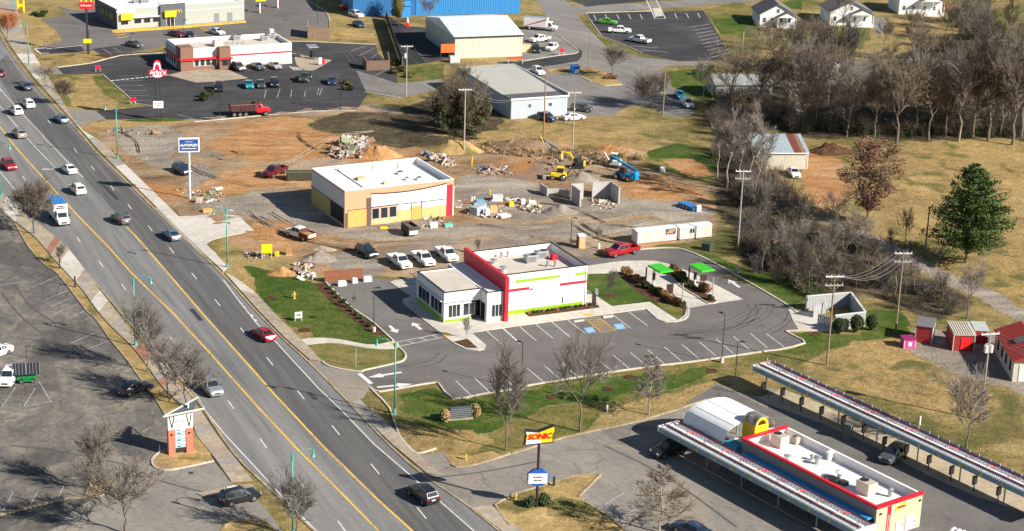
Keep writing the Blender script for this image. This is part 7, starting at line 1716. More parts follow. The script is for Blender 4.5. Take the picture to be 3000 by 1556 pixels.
wall_poly([(.25,zp+.28),(-.15,zp+H_*.70),(w0*.88,zp+H_+.12),(w0*.92,zp+H_*.85),(w0*.78,zp+H_*.5),(w0*.82,zp+.38)],-.335,-.281).build('yellow_half_panel',M['amber'],o)
wall_poly([(-w0*.86,zp+H_*.30),(-w0*.76,zp+H_*.64),(w0*.3,zp+H_*.72),(w0*.1,zp+H_*.3)],-.35,-.336).build('yellow_middle',M['amber'],o)
text('lettering','SONIC',.92,M['redb'],o,(0,-.38,zp+H_*.50),(pi/2,-R(4),0),bold=.03,shear=.25)
MB().add([(-1.5,-.36,zp+.02),(-.2,-.36,zp+.22),(1.3,-.36,zp+.34),(-.2,-.36,zp+.10)],[(0,3,2,1)]).add([(-1.5,-.34,zp+.02),(-.2,-.34,zp+.22),(1.3,-.34,zp+.34),(-.2,-.34,zp+.10)],[(0,1,2,3)]).build('lower_swoosh',M['navy2'],o)
zc=(r0_+r1_)/2; R1=(r1_-r0_)/2+.25
wall_poly([(1.35*(1 if abs(cos(t))>.7 else 1)*cos(t),zc+R1*sin(t))for t in [pi/8+pi*k/4 for k in range(8)]],-.22,.22).build('octagon_board',mat('royal_blue',(.02,.10,.45),.4,.05),o)
MB().box(-1.1,1.1,-.27,-.221,zc-R1*.62,zc+R1*.5).build('reader_face',M['wface'],o)
text('lettering','HOLIDAY',.26,M['dark'],o,(0,-.28,zc+.12),(pi/2,0,0)); text('lettering','SPECIAL',.26,M['dark'],o,(0,-.28,zc-.28),(pi/2,0,0))
# plaza pylon lower left
g=G(528,1330); gL,gR=G(493,1331),G(564,1322); o=empty('plaza_sign',tuple((gL+gR)/2),atan2((gR-gL).y,(gR-gL).x),'plaza pylon sign with salmon brick piers and a pointed dark roof at the lower left','sign')
wS=(gR-gL).length/2; M['salmon']=mat('salmon_brick',(.58,.17,.11),.8,.1,4,bump=.2); H2=HT(528,1330,1220)
for s_ in (-1,1):
    x0,x1=sorted((s_*wS,s_*(wS-.82))); p=MB().box(x0,x1,-.45,.45,0,HT(528,1330,1256)).build('brick_pier',M['salmon'],o)
    MB().cyl(((x0+x1)/2,-.5),.12,HT(528,1330,1272),HT(528,1330,1272)+.2,8).build('lamp',M['dark'],p)
hb=HT(528,1330,1256); q0=HT(528,1330,1312)
MB().box(-wS+.82,wS-.82,-.3,.3,q0-.5,hb).build('tenant_cabinet',M['dark'],o)
rows=6
for k in range(rows):
    a,b=q0+(hb-q0)*k/rows,q0+(hb-q0)*(k+1)/rows
    pn=MB().box(-wS+.86,wS-.86,-.36,-.301,a+.04,b-.04).build('tenant_panel',[M['wface'],mat('pale_blue_panel',(.35,.55,.68),.4,.1)][k%2==0],o)
    MB().box(-wS+1.1,wS-1.5,-.375,-.361,a+.14,b-.16).build('tenant_text',M['navy2']if k%2 else M['dark'],pn)
MB().box(-wS-.04,wS+.04,-.5,.5,hb+.01,H2+.3).build('white_header',M['wface'],o)
text('lettering','VALLEY',.5,mat('orange_letters',(.75,.35,.15),.5,.1),o,(0,-.53,(hb+H2)/2+.25),(pi/2,0,0)); text('lettering','PLAZA',.35,M['palegrey'],o,(0,-.53,(hb+H2)/2-.35),(pi/2,0,0))
for s_ in (-1,1):
    x=s_*(wS-.45); wall_poly([(x-.35,H2+.2),(x-.22,H2+.2),(x,hb+.5),(x+.22,H2+.2),(x+.35,H2+.2),(x+.05,hb+.2),(x-.05,hb+.2)],-.54,-.501).build('wedge_mark',M['dark'],o)
MB().add([(-wS-.4,-.7,H2+.35),(wS+1.9,-.7,H2+.75),(wS+.3,.9,H2+1.9),(-wS-.4,-.5,H2+.4)],[(0,1,2,3)]).add([(-wS-.4,-.7,H2+.30),(wS+1.9,-.7,H2+.70),(wS+.3,.9,H2+1.85),(-wS-.4,-.5,H2+.35)],[(3,2,1,0)]).build('pointed_roof',M['slate'],o)if 0 else None
A3,B3,C3=Vector((-wS-.5,-.9,H2+.45)),Vector((wS-.1,-.9,H2+.7)),Vector((wS+1.2,1.6,H2+1.3))
MB().add([A3,B3,C3,A3-Vector((0,0,.08)),B3-Vector((0,0,.08)),C3-Vector((0,0,.08))],[(0,1,2),(5,4,3),(0,3,4,1),(1,4,5,2),(2,5,3,0)]).build('roof_panel',M['slate'],o)
M['palegreen']=mat('pale_green_steel',(.50,.58,.52),.5,.08)
MB().tube([A3+Vector((-.2,-.05,0)),B3+Vector((1.5,-.05,.2))],.13,6).build('roof_beam',M['palegreen'],o)
MB().tube([A3+Vector((0,0,.1)),C3+Vector((0,0,.1))],.10,6).build('roof_beam',M['cream'],o)
MB().tube([C3,B3+Vector((1.5,-.05,.2)),B3+Vector((4.0,-1.5,-2.2))][:2],.07,6).build('roof_tie',M['palegreen'],o)
MB().box(wS-.5,wS-.3,-.1,.1,H2+.3,H2+1.5).build('roof_strut',M['palegreen'],o)
# monument sign on the lower lawn
g=G(*T('31',(2000,240))[0]); o=empty('monument_sign',tuple(g),R(15),'low dark monument sign between two ornamental grass clumps on the lawn','sign')
MB().rbox(-1.5,1.5,-.25,.25,.25,1.75,.05).build('panel',mat('dark_blue_grey_sign',(.07,.08,.10),.4,.3,3),o); MB().box(-1.6,1.6,-.35,.35,0,.25).build('plinth',M['conc2'],o)
for k in range(5):MB().box(-1.3,1.3,-.28,-.251,.45+k*.25,.50+k*.25).build('slat',M['galv'],o)
# small things: real-estate sign, bins, toilets, boxes
def small_sign(p,w_,h,z0,label,face=None,az=20,name='small_sign',textline=None,m='frame'):
    g=G(*p); o=empty(name,tuple(g),R(az),label,'sign')
    for s_ in (-1,1):MB().box(s_*w_*.45-.04,s_*w_*.45+.04,-.04,.04,0,z0+h).build('post',M[m],o)
    MB().box(-w_/2,w_/2,-.09,-.041,z0,z0+h).build('board',face or M['white'],o)
    if textline:text('lettering',textline,h*.35,M['dark'],o,(0,-.12,z0+h/2),(pi/2,0,0))
    return o
small_sign(T('21',(415,470))[0],1.1,.95,.5,'small white sign with grey print on the front lawn',textline='OPEN')
small_sign(T('20',(2430,-165))[0]if 0 else (782,758),1.7,1.5,1.0,'yellow banner on white posts at the edge of the building site',M['amber'],12)
small_sign(T('02',(485,545))[0],1.3,.9,.9,'bright red sign on a post in the hall yard',mat('coral_red',(.75,.03,.05),.5,.05),15)
small_sign(T('00',(960,700))[0],1.1,.7,.7,'red directional sign at the upper drive entrance',M['neon'],15)
small_sign(T('00',(1305,1020))[0],1.1,.8,.7,'red directional sign at the lower left corner of the upper car park',M['neon'],15)
g=G(*T('02',(615,712))[0]); o=empty('donation_bin',tuple(g),R(15),'bright blue donation bin on the street island','bin')
MB().rbox(-1.0,1.0,-.8,.8,0,1.9,.12).build('body',mat('donation_blue',(.01,.22,.70),.4,.08),o); MB().box(-.2,.75,-.83,-.801,.2,.95).build('white_label',M['wface'],o); MB().rbox(-.7,.7,-.9,-.7,1.3,1.6,.05).build('hatch',M['dark'],o)
g=G(*T('12',(672,1090))[0]); o=empty('portable_toilet',tuple(g),R(20),'orange portable toilet with a white roof behind the restaurant','portable toilet')
MB().rbox(-.62,.62,-.6,.6,0,2.15,.06).build('cabin',mat('toilet_orange',(.62,.30,.12),.6,.08),o); MB().rbox(-.68,.68,-.66,.66,2.16,2.4,.1).build('roof',M['white'],o)
MB().box(-.42,.42,-.64,-.601,.1,1.95).build('door',mat('toilet_tan',(.66,.38,.20),.6,.08),o); MB().box(-.63,-.621,-.5,.5,.1,2.0).build('painted_shade_side',M['brownp'],o)  # dark side panel paints the shade on the cabin's left face
# drive-through canopies, bars, menu boards
for p,lb in ((Q((855,610))[0],'left'),(Q((1360,600))[0],'right')):
    zz=2.9; c=G(*p,zz); b={'left':Q((790,860))[0],'right':Q((1280,850))[0]}[lb]
    o=empty('order_canopy',(c.x,c.y,0),R(-62),'bright green drive-through canopy on a single post, %s of the two'%lb,'canopy','green order canopies')
    MB().rbox(-1.9,1.9,-1.2,1.2,zz-.12,zz+.12,.03).build('canopy_roof',mat('vivid_green',(.05,.50,.02),.45,.08),o)
    MB().box(-1.92,1.92,1.201,1.26,zz-.2,zz+.05).build('lime_edge',M['lime'],o)
    MB().rbox(-.3,0,-1.15,-.9,0,zz-.12,.03).build('post',M['frame'],o); MB().box(-.34,.04,-1.2,-.85,1.0,2.2).build('screen',M['dark'],o)
def bar_post(p,h,label,m='dark',w_=.09,board=False,name='post',cat='post'):
    g=G(*p); o=empty(name,tuple(g),R(20),label,cat)
    MB().box(-w_,w_,-w_,w_,0,h).build('post',M[m],o)
    if board:MB().rbox(-.55,.55,-.12,.12,.5,h,.05).build('menu_panel',M['pole3'],o)
    return o
bar_post(Q((965,960))[0],2.1,'dark maroon menu board on the small lawn edge of the drive-through',board=True,name='menu_board',cat='menu board')
bar_post(Q((1378,800))[0],1.5,'dark menu board on the planted island',board=True,name='menu_board',cat='menu board')
bar_post(Q((675,790))[0],2.6,'slim dark clearance post beside the shrubs, left one',name='clearance_post')
bar_post(Q((1200,760))[0],2.3,'slim dark clearance post on the planted island',name='clearance_post')
bar_post(Q((1115,1095))[0],4.0,'grey pole with yellow fitting at the tip of the small lawn',m='galv',w_=.07,name='clearance_pole')
o=bar_post(Q((1485,1020))[0],4.0,'grey pole at the tip of the planted island',m='galv',w_=.07,name='clearance_pole')
bar_post(Q((75,940))[0],1.1,'white bollard at the edge of the small lawn',m='frame',w_=.18,name='bollard',cat='bollard')
bar_post(T('22',(800,315))[0],1.7,'dark column at the corner of the restaurant walk',m='pole3',w_=.25,name='brick_column',cat='column')
bar_post(T('12',(850,1095))[0],.9,'short white post by the bare whip behind the restaurant',m='frame',w_=.16,name='bollard',cat='bollard')
bar_post(T('21',(978,925))[0],2.9,'thin grey stake on the lawn island',m='galv',w_=.05,name='stake',cat='post')
bar_post(T('12',(2205,1336))[0],1.2,'short grey marker post on the outer kerb',m='galv',w_=.2,name='marker_post')
bar_post(T('32',(930,170))[0],1.0,'short white marker on the dry grass band',m='frame',w_=.1,name='marker_post')
bar_post(T('33',(1483,295))[0],1.2,'short white stake in the grass behind the far canopy',m='frame',w_=.1,name='marker_post')
bar_post(T('32',(410,895))[0],1.2,'short dark mailbox post beside the tall drive-in sign',m='dark',w_=.12,name='mailbox',cat='mailbox')
bar_post(T('20',(262,830))[0],1.9,'slim meter post in the old car park',m='dark',w_=.04,name='meter_post')
bar_post(T('20',(735,140))[0],1.8,'dark bollard on the verge left of the road, upper one',m='dark',w_=.12,name='bollard',cat='bollard')
bar_post(T('10',(585,1290))[0],1.6,'dark bollard by the small bare tree left of the road',m='dark',w_=.1,name='bollard',cat='bollard')
g=G(*T('12',(1910,1110))[0]); o=MB().rbox(-.8,.8,-.7,.7,0,1.3,.06).build('transformer_cabinet',mat('dark_green_cabinet',(.05,.075,.065),.5,.12),loc=tuple(g),rz=R(-30),label='dark green transformer cabinet on the grass by the bend',cat='cabinet'); MB().box(-.7,.7,-.73,-.701,.1,1.2).build('door',MC['dark_green_cabinet'],o)
# drive-through canopy and boards of the upper restaurant
g=G(*T('01',(565,585))[0]); o=empty('order_canopy',tuple(g),R(110),'grey order canopy at the drive-through of the long white restaurant','canopy','order canopies')
MB().rbox(-.3,3.4,-1.2,1.2,2.9,3.1,.04).build('canopy_roof',M['galv'],o); MB().rbox(-.1,.15,-.12,.12,0,2.9,.02).build('post',M['dark'],o); MB().rbox(.6,.8,-.8,.8,.4,2.0,.05).build('menu_panel',M['dark'],o)
g=G(*T('01',(640,640))[0]); o=empty('menu_board',tuple(g),R(20),'white and red menu board at the end of the tan concrete','menu board'); MB().rbox(-.7,.1,-.1,.1,.3,1.9,.04).build('white_panel',M['wface'],o); MB().rbox(.11,.8,-.1,.1,.3,1.5,.04).build('red_panel',M['red'],o)
for p,zz,lb in ((T('01',(40,130))[0],3.4,'left'),(T('01',(215,80))[0],3.2,'right')):
    g=G(*p); o=empty('order_canopy',tuple(g),R(20),'yellow-topped order canopy right of the grey burger restaurant, %s one'%lb,'canopy','order canopies')
    MB().rbox(-1.4,1.4,-1,1,zz,zz+.25,.05).build('canopy_roof',M['amber'],o); MB().rbox(-.15,.15,-.15,.15,0,zz,.02).build('post',M['wface'],o); MB().rbox(.4,1.2,-.1,.1,.4,2.0,.04).build('menu_panel',M['brownp'],o)
# hydrants, yellow reel
M['oldyellow']=mat('faded_yellow',(.50,.36,.10),.7,.25,3)
def hydrant(p,label,s=1.0,m='oldyellow'):
    g=G(*p); o=empty('hydrant',tuple(g),R(30),label,'hydrant'); o.scale=(s,)*3
    MB().cyl((0,0),.17,0,.8,10).cyl((0,0),.2,.8,.9,10).cyl((0,0),.15,.9,1.1,10,r2=.04).build('barrel',M[m],o); MB().tube([(-.3,0,.6),(.3,0,.6)],.09,8).build('nozzle',M[m],o); MB().cyl((0,0),.24,0,.08,10).build('flange',M[m],o)
hydrant(T('21',(372,250))[0],'weathered yellow hydrant on the front lawn',1.1)
hydrant(T('31',(2050,640))[0],'bright yellow hydrant on the kerbed island at the drive-in entrance',.8)
hydrant(T('32',(35,1025))[0],'bright yellow hydrant left of the two round bushes',.8)
# ------------------------------------------------------------------ trees and plants
def bare_tree(seed,H,trunk_h,spread,lim=7,sub=6,tw=5,up=.75,tr=.16,lean=0,conic=False,fine=3,trad=.022):
    rr=random.Random(seed); tk=MB(); cr=MB()
    def rnd(d,a):
        o_=d.orthogonal().normalized(); q=d.cross(o_); t=rr.random()*2*pi
        return (d*cos(a)+(o_*cos(t)+q*sin(t))*sin(a)).normalized()
    top=H*(.92 if conic else .62)
    P=[Vector((0,0,-.1))]; n=6
    for k in range(1,n+1):P.append(Vector((rr.uniform(-1,1)*.05*H*k/n,rr.uniform(-1,1)*.05*H*k/n,top*k/n)))
    tk.tube(P,[tr*(1-.82*k/n)for k in range(n+1)],7)
    def onP(t):
        x=t*n; i=min(int(x),n-1); return P[i].lerp(P[i+1],x-i)
    def grow(p,d,L_,r,lev,gr):
        pts=[p]; dd=d
        for k in range(3):
            dd=(rnd(dd,.13 if lev else .2)+Vector((0,0,gr))).normalized(); pts.append(pts[-1]+dd*L_/3)
        (tk if lev==0 else cr).tube(pts,[r,r*.75,r*.5,r*.25]if lev<2 else [r,r*.85,r*.7,r*.4],5 if lev==0 else 3,cap=False)
        if lev>=fine:return
        cnt=(sub,tw,3)[min(lev,2)]
        for k in range(cnt):
            t=rr.uniform(.25,1.0); i=min(int(t*3),2); q=pts[i].lerp(pts[i+1],t*3-i)
            ax=(pts[i+1]-pts[i]).normalized()
            grow(q,rnd(ax,rr.uniform(.3,.72)),L_*rr.uniform(.45,.74),max(r*.5,trad*(1.2 if lev<1 else .72)),lev+1,gr*.8)
    for k in range(lim):
        t=trunk_h/top+(1-trunk_h/top)*(k+rr.random()*.6)/lim; t=min(t,.98); q=onP(t)
        a=2*pi*(k*.38+rr.random()*.2); f=1-t
        if conic:L_=spread*(.25+.95*f); u=.35
        else:L_=spread*(.75+.5*rr.random()); u=up*(.8+.5*t)
        d=Vector((cos(a),sin(a),u)).normalized(); grow(q,d,L_,tr*.42*(1-.4*t),0,.10 if not conic else .03)
    return tk,cr
TM={}
def tree_protos(key,args,n,bark,twig):
    TM[key]=[]
    for i in range(n):
        a=dict(args); a['seed']=hash(key)%1000 if False else sum(map(ord,key))*7+i*13
        tk,cr=bare_tree(**a); TM[key].append((tk.mesh('trunk',M[bark]),cr.mesh('crown',M[twig])))
tree_protos('street',dict(H=7.5,trunk_h=1.6,spread=3.1,lim=10,sub=8,tw=6,up=1.15,tr=.15,trad=.034),4,'bark','twig2')
tree_protos('dense',dict(H=7.5,trunk_h=1.5,spread=3.0,lim=13,sub=8,tw=7,up=1.25,tr=.15,trad=.036),2,'bark','twig')
tree_protos('wood',dict(H=14,trunk_h=4.0,spread=4.2,lim=11,sub=7,tw=5,up=.8,tr=.26,trad=.042),4,'bark','twig2')
tree_protos('wood2',dict(H=13,trunk_h=2.5,spread=3.2,lim=13,sub=6,tw=6,up=1.3,tr=.20,trad=.04),3,'bark','twig')
tree_protos('pale',dict(H=14,trunk_h=5,spread=2.6,lim=9,sub=6,tw=5,up=1.3,tr=.22,trad=.04),3,'bark2','twig2')
tree_protos('conic',dict(H=9.5,trunk_h=1.6,spread=2.6,lim=26,sub=7,tw=4,tr=.15,conic=True,trad=.034),2,'bark2','twig2')
NH={'street':7.5,'dense':7.5,'wood':14,'wood2':13,'pale':14,'conic':9.5}
def tree(key,px,py,ty=None,h=None,label='',group=None,i=0,wide=1.0,name='bare_tree',cat='tree',twigm=None,world=None,rz=None):
    g=Vector(world)if world else G(px,py); hh=h or HT(px,py,ty); s_=hh/(NH[key]*.97)
    o=empty(name,tuple(g),random.random()*6.28 if rz is None else rz,label,cat,group); o.scale=(s_*wide,s_*wide,s_)
    tk,cr=TM[key][i%len(TM[key])]
    inst('trunk',tk,o); inst('crown',cr,o,mat=M[twigm]if twigm else None); return o
M['redleaf']=mat('red_brown_leaves',(.21,.12,.075),.9,.3,2); M['orleaf']=mat('orange_leaves',(.42,.16,.06),.9,.3,2)
GS='bare trees along the main road'
tree('dense',100,686,548,label='round reddish bare tree by the delivery truck at the left',group=GS,wide=1.05)
tree('street',180,772,727,label='tiny bare sapling on the brick square left of the road',group=GS,i=1)
tree('street',433,1089,925,label='bare tree right beside the teal lamp left of the road',group=GS,i=0,wide=.8)
tree('street',492,1165,1010,label='bare tree in the verge between the other two left of the road',group=GS,i=2,wide=.9)
tree('street',545,1190,1055,label='bare tree leaning over the silver suv behind the plaza sign',group=GS,i=3,wide=1.35)
tree('street',289,1440,1280,label='bare tree on the kidney-shaped kerbed island at the lower left',i=1,wide=.95)
tree('street',368,1562,1375,label='large bare tree at the bottom edge of the lower left driveway',i=2,wide=1.15)
tree('street',868,1572,1435,label='bare tree at the bottom edge in front of the teal lamp',i=0,wide=1.1)
tree('street',1482,1319,1068,label='tall slim bare tree on the lower lawn by the kerb',i=3,wide=.62)
tree('wood',1699,1264,1005,label='largest pale bare tree on the lower lawn, left of the drive-in',i=1,wide=.78,twigm='twig2')
tree('conic',1900,1216,1030,label='slim bare tree beside the drive-in lane on the lower lawn',i=0,wide=.8)
tree('conic',1931,1560,1360,label='bare pyramidal tree at the bottom edge left of the near canopy',i=1,wide=1.15,twigm='twig')
tree('street',2831,1312,1135,label='bare tree behind the far canopy near the transformer pole',i=0,wide=.9)
tree('dense',186,308,240,label='small reddish bare tree on the dry upper left lawn',i=0)
tree('street',130,256,200,label='small grey bare tree at the sidewalk near the upper left',i=2)
tree('dense',22,116,44,label='orange-brown tree at the top left beside the sidewalk',i=1,twigm='orleaf',wide=1.1)
tree('dense',1795,226,140,label='dense grey bare tree on the street island below the blue bin',i=0,twigm='twig2',wide=1.0)
tree('dense',1906,314,220,label='wide bare tree left of the turquoise hatchback',i=1,twigm='twig2',wide=1.2)
tree('dense',1880,322,240,label='smaller bare tree joined to the wide one left of the turquoise hatchback',i=0,twigm='twig2',wide=.9)
tree('wood',2140,335,135,label='big brown bare tree in front of the grey-roofed house',i=1,wide=1.05,twigm='twig')
tree('wood',2225,340,120,label='broad bare tree right of the grey-roofed house',i=2,wide=1.05,twigm='twig')
tree('wood',2060,300,175,label='slim bare tree at the left end of the grey-roofed house',i=3,wide=.8)
tree('wood',1256,72,-10,label='bare tree in front of the blue warehouse',i=2,wide=.9)
tree('street',1367,994,940,label='thin bare whip in the mulch bed by the restaurant entrance',i=0,wide=.5)
tree('street',1790,872,808,label='thin bare whip on the small lawn beside the restaurant',i=1,wide=.7)
tree('street',1753,722,672,label='thin bare whip beside the orange portable toilet',i=2,wide=.6)
tree('street',1400,745,705,label='thin bare whip behind the red fin wall',i=3,wide=.5)
tree('street',1040,905,862,label='thin bare whip in the planted kerb left of the restaurant',i=3,wide=.5)
tree('wood',2651,724,612,label='bare tree left of the plain dark pole in the dry field',i=3,wide=.8)
tree('wood2',2604,735,670,label='small bare tree on the gravel track below the red-leaved oak',i=1,wide=.8)
tree('wood',2832,934,770,label='bare tree behind the red sheds',i=4,wide=.8)
# tall pale trees at the near edge of the wood
for k,(x,y,ty)in enumerate(((2128,560,300),(2165,575,330),(2195,545,285),(2212,600,360),(2240,560,350),(2100,520,330))):
    tree('pale',x,y,ty,label='tall pale bare trunk in the cluster left of the rusty-roofed shed',group='pale bare trees left of the shed',i=k,wide=.85,name='pale_bare_tree')
# wood edge individuals
WG='tall bare trees of the wood at the right'
for k,(x,y,ty,key)in enumerate(((2626,421,170,'wood'),(2480,400,190,'wood2'),(2560,405,210,'wood'),(2720,410,180,'wood'),(2808,415,150,'pale'),(2895,412,150,'wood'),(2965,425,140,'wood'),(2350,385,170,'wood2'),(2300,350,150,'wood'),(2430,380,150,'wood'),(2770,400,160,'wood2'),(2850,400,120,'wood2'),(2930,400,140,'wood2'),(2680,395,150,'wood2'),(2990,400,60,'wood'),(2245,330,170,'wood2'))):
    tree(key,x,y,ty,label='tall bare tree at the field edge of the wood',group=WG,i=k,wide=.95,twigm=('twig','twig2','twig3')[k%3])
rr=random.Random(11)
wpoly=D((1960,310),(1990,170),(2080,130),(2200,190),(2330,130),(2440,60),(2600,90),(2620,335),(2340,340),(2150,340))
def inpoly(P,x,y):
    c=False
    for i in range(len(P)):
        a,b=P[i],P[i-1]
        if (a[1]>y)!=(b[1]>y)and x<(b[0]-a[0])*(y-a[1])/(b[1]-a[1])+a[0]:c=not c
    return c
k=0
WP=W2(wpoly); xs_=[p[0]for p in WP]; ys_=[p[1]for p in WP]; placed=[]
while k<46:
    x,y=rr.uniform(min(xs_),max(xs_)),rr.uniform(min(ys_),max(ys_))
    if not inpoly(WP,x,y)or any((x-a)**2+(y-b)**2<16 for a,b in placed):continue
    placed.append((x,y)); key=rr.choice(('wood','wood2','wood','pale'))
    tree(key,0,0,h=rr.uniform(9,14.5),label='bare tree inside the brown wood',group='bare trees inside the wood',i=rr.randrange(9),wide=rr.uniform(.8,1.05),twigm=rr.choice(('twig','twig2','twig3')),world=(x,y,0)); k+=1
for (x,y,ty)in ((2470,-5+90,-60),(2820,95,-20),(2880,80,-40),(2770,120,20),(2230,150,60),(2195,130,80),(2590,150,60)):
    tree('wood',x,y,max(ty,-40),label='big bare tree in front of the white houses',group='bare trees by the white houses',i=int(x)%5,wide=.9)
# leafy crowns made of many small leaf faces
def leaf_cloud(seed,shells,n,size,zsq=1.0,up=False):
    """shells: list of (cx,cy,cz,rx,ry,rz); small quads scattered mostly near the surface"""
    rr=random.Random(seed); mb=MB(); tot=sum(s[3]*s[4]for s in shells)
    for (cx,cy,cz,rx,ry,rz)in shells:
        for _ in range(int(n*rx*ry/tot)):
            u=rr.uniform(-1,1); t=rr.uniform(0,2*pi); q=sqrt(1-u*u); rad=rr.uniform(.55,1.0)**.5*rr.uniform(.85,1.12)
            p=Vector((cx+q*cos(t)*rx*rad,cy+q*sin(t)*ry*rad,max(.05,cz+u*rz*rad)))
            a=Vector((rr.uniform(-1,1),rr.uniform(-1,1),rr.uniform(-1,1))).normalized(); b=a.orthogonal().normalized(); s_=size*rr.uniform(.6,1.5)
            mb.add([p-a*s_-b*s_*.6,p+a*s_-b*s_*.6,p+a*s_+b*s_*.6,p-a*s_+b*s_*.6],[(0,1,2,3)])
    return mb
def needle_tree(seed,H,Rr,n_whorl,per,size=.16):
    rr=random.Random(seed); mb=MB(); tk=MB().tube([(0,0,-.1),(0,0,H*.95)],[.26,.04],8)
    for k in range(n_whorl):
        t=k/(n_whorl-1); z=H*(.14+.84*t); L0=Rr*(1.0 if t<.25 else (1-t)**.75*1.22+.06)
        for j in range(per):
            a=rr.random()*2*pi; L_=L0*rr.uniform(.65,1.12); d=Vector((cos(a),sin(a),.18+.35*t)).normalized()
            if L_>1:tk.tube([(0,0,z),tuple(Vector((0,0,z))+d*L_*.9)],[.05,.02],4,cap=False)
            nn=int(8+L_*17)
            for _ in range(nn):
                s=rr.uniform(.25,1.0); p=Vector((0,0,z))+d*L_*s+Vector((rr.gauss(0,.22),rr.gauss(0,.22),rr.gauss(.05,.13)))*(L_*.22+.4)
                v=(d*.6+Vector((rr.uniform(-1,1),rr.uniform(-1,1),rr.uniform(-.3,.7)))).normalized(); b=v.cross(Vector((rr.uniform(-1,1),rr.uniform(-1,1),1))).normalized(); q=size*rr.uniform(.7,1.5)
                mb.add([p-b*q*.35,p+b*q*.35,p+b*q*.2+v*q*1.7,p-b*q*.2+v*q*1.7],[(0,1,2,3)])
    return tk,mb
M['pine']=mat('pine_needles',(.07,.12,.028),.85,.45,.35); M['ever']=mat('dark_evergreen',(.035,.055,.016),.9,.4,.6)
M['oliv']=mat('olive_foliage',(.10,.095,.03),.9,.4,.5); M['tanbush']=mat('russet_shrub',(.27,.155,.07),.9,.35,.8); M['grassclump']=mat('straw_grass',(.42,.29,.14),.9,.25,2)
M['greenbush']=mat('clipped_green',(.045,.075,.02),.85,.35,1.5); M['ivy']=mat('ivy_brown_green',(.075,.075,.032),.9,.5,.4)
H=HT(2829,771,481); g=G(2829,771); o=empty('white_pine',tuple(g),0,'big dark green pine standing in the dry field at the right','tree')
tk,cr=needle_tree(5,H,7.0,15,16,.22); tk.build('trunk',M['bark'],o); cr.build('crown',M['pine'],o)
MB().tube([(0,0,H*.14),(0,0,H*.3),(0,0,H*.6),(0,0,H*.93)],[.9,1.7,.9,.1],10).build('inner_mass',M['pine'],o)
# red-leaved oak
g=G(2539,654); h=HT(2539,654,400); o=empty('red_oak',tuple(g),1.0,'oak still holding red-brown leaves beside the gravel track','tree')
tk,cr=bare_tree(77,h,2.8,5.4,lim=15,sub=7,tw=4,up=.7,tr=.26,fine=2); tk.build('trunk',M['bark'],o); cr.build('twigs',M['twig3'],o)
sh=[]; rr=random.Random(4)
for k in range(90):
    z=h*(.20+.74*rr.random()**1.15); f=sin(pi*min(1,max(.05,(z/h-.18)/.85)))**.6; a=rr.random()*6.28; q=rr.random()**.6*5.6*f; sh.append((q*cos(a),q*sin(a),z,1.15,1.15,.8))
leaf_cloud(9,sh,15000,.10).build('crown',M['redleaf'],o)
# ivy-covered clump of evergreens beside the workshop
for k,(x,y,ty,wd,mm)in enumerate(((1292,372,250,2.4,'ivy'),(1330,395,235,2.8,'ever'),(1375,402,222,3.0,'ivy'),(1410,380,240,2.4,'ivy'),(1345,350,190,2.6,'ivy'),(1305,335,215,2.2,'oliv'))):
    hh=HT(x,y,ty); g=G(x,y); o=empty('ivy_clad_tree',tuple(g),k,'dark ivy-covered tree in the clump left of the pale grey workshop','tree','ivy-covered trees left of the workshop')
    tk,cr=TM['wood2'][k%3]; s_=hh/12.6; a1=inst('trunk',tk,o,scale=(s_*.9,s_*.9,s_)); a2=inst('twigs',cr,o,scale=(s_*.9,s_*.9,s_))
    rr=random.Random(k+30); sh=[]
    for j in range(16):
        z=hh*(.08+.62*rr.random()); a=rr.random()*6.28; q=rr.random()*wd*.8*(1-z/hh*.6); sh.append((q*cos(a),q*sin(a),z,.95,.95,.9))
    leaf_cloud(k+50,sh,2600,.13).build('foliage',M[mm],o)
# columnar evergreens
def column_shrub(px,py,ty,rad,label,m='ever',name='evergreen_shrub',group=None,seed=1):
    h=HT(px,py,ty); g=G(px,py); o=empty(name,tuple(g),0,label,'shrub',group)
    sh=[(0,0,h*(.12+.8*k/7),rad*sin(pi*(.22+.68*(1-k/7)))**.8,rad*sin(pi*(.22+.68*(1-k/7)))**.8,h*.14)for k in range(8)]
    leaf_cloud(seed,sh,1800,.09).build('foliage',M[m],o); MB().tube([(0,0,0),(0,0,h*.8)],[.08,.03],5).build('stem',M['bark'],o)
    MB().blob((0,0,h*.47),rad*.62,rad*.62,h*.42,9,7,jag=.12,seed=seed).build('inner_mass',M[m],o,smooth=True); return o
column_shrub(*T('23',(690,590))[0],T('23',(690,450))[0][1],.95,'dark evergreen shrub at the foot of the grey enclosure, leftmost of three',seed=1)
column_shrub(*T('23',(855,580))[0],T('23',(840,420))[0][1],.95,'dark evergreen shrub at the foot of the grey enclosure, middle of three',seed=2)
column_shrub(*T('23',(1010,560))[0],T('23',(1015,415))[0][1],.85,'dark evergreen shrub right of the grey enclosure, rightmost of three',seed=3)
column_shrub(*T('01',(1390,190))[0],-30,2.0,'tall brown-green conifer beside the blue porch','oliv','conifer',seed=4)
column_shrub(2285,788,722,1.7,'dark green evergreen inside the lower brush','ever','evergreen_tree',seed=5)
column_shrub(2270,765,705,1.3,'smaller dark evergreen inside the lower brush','ever','evergreen_tree',seed=6)
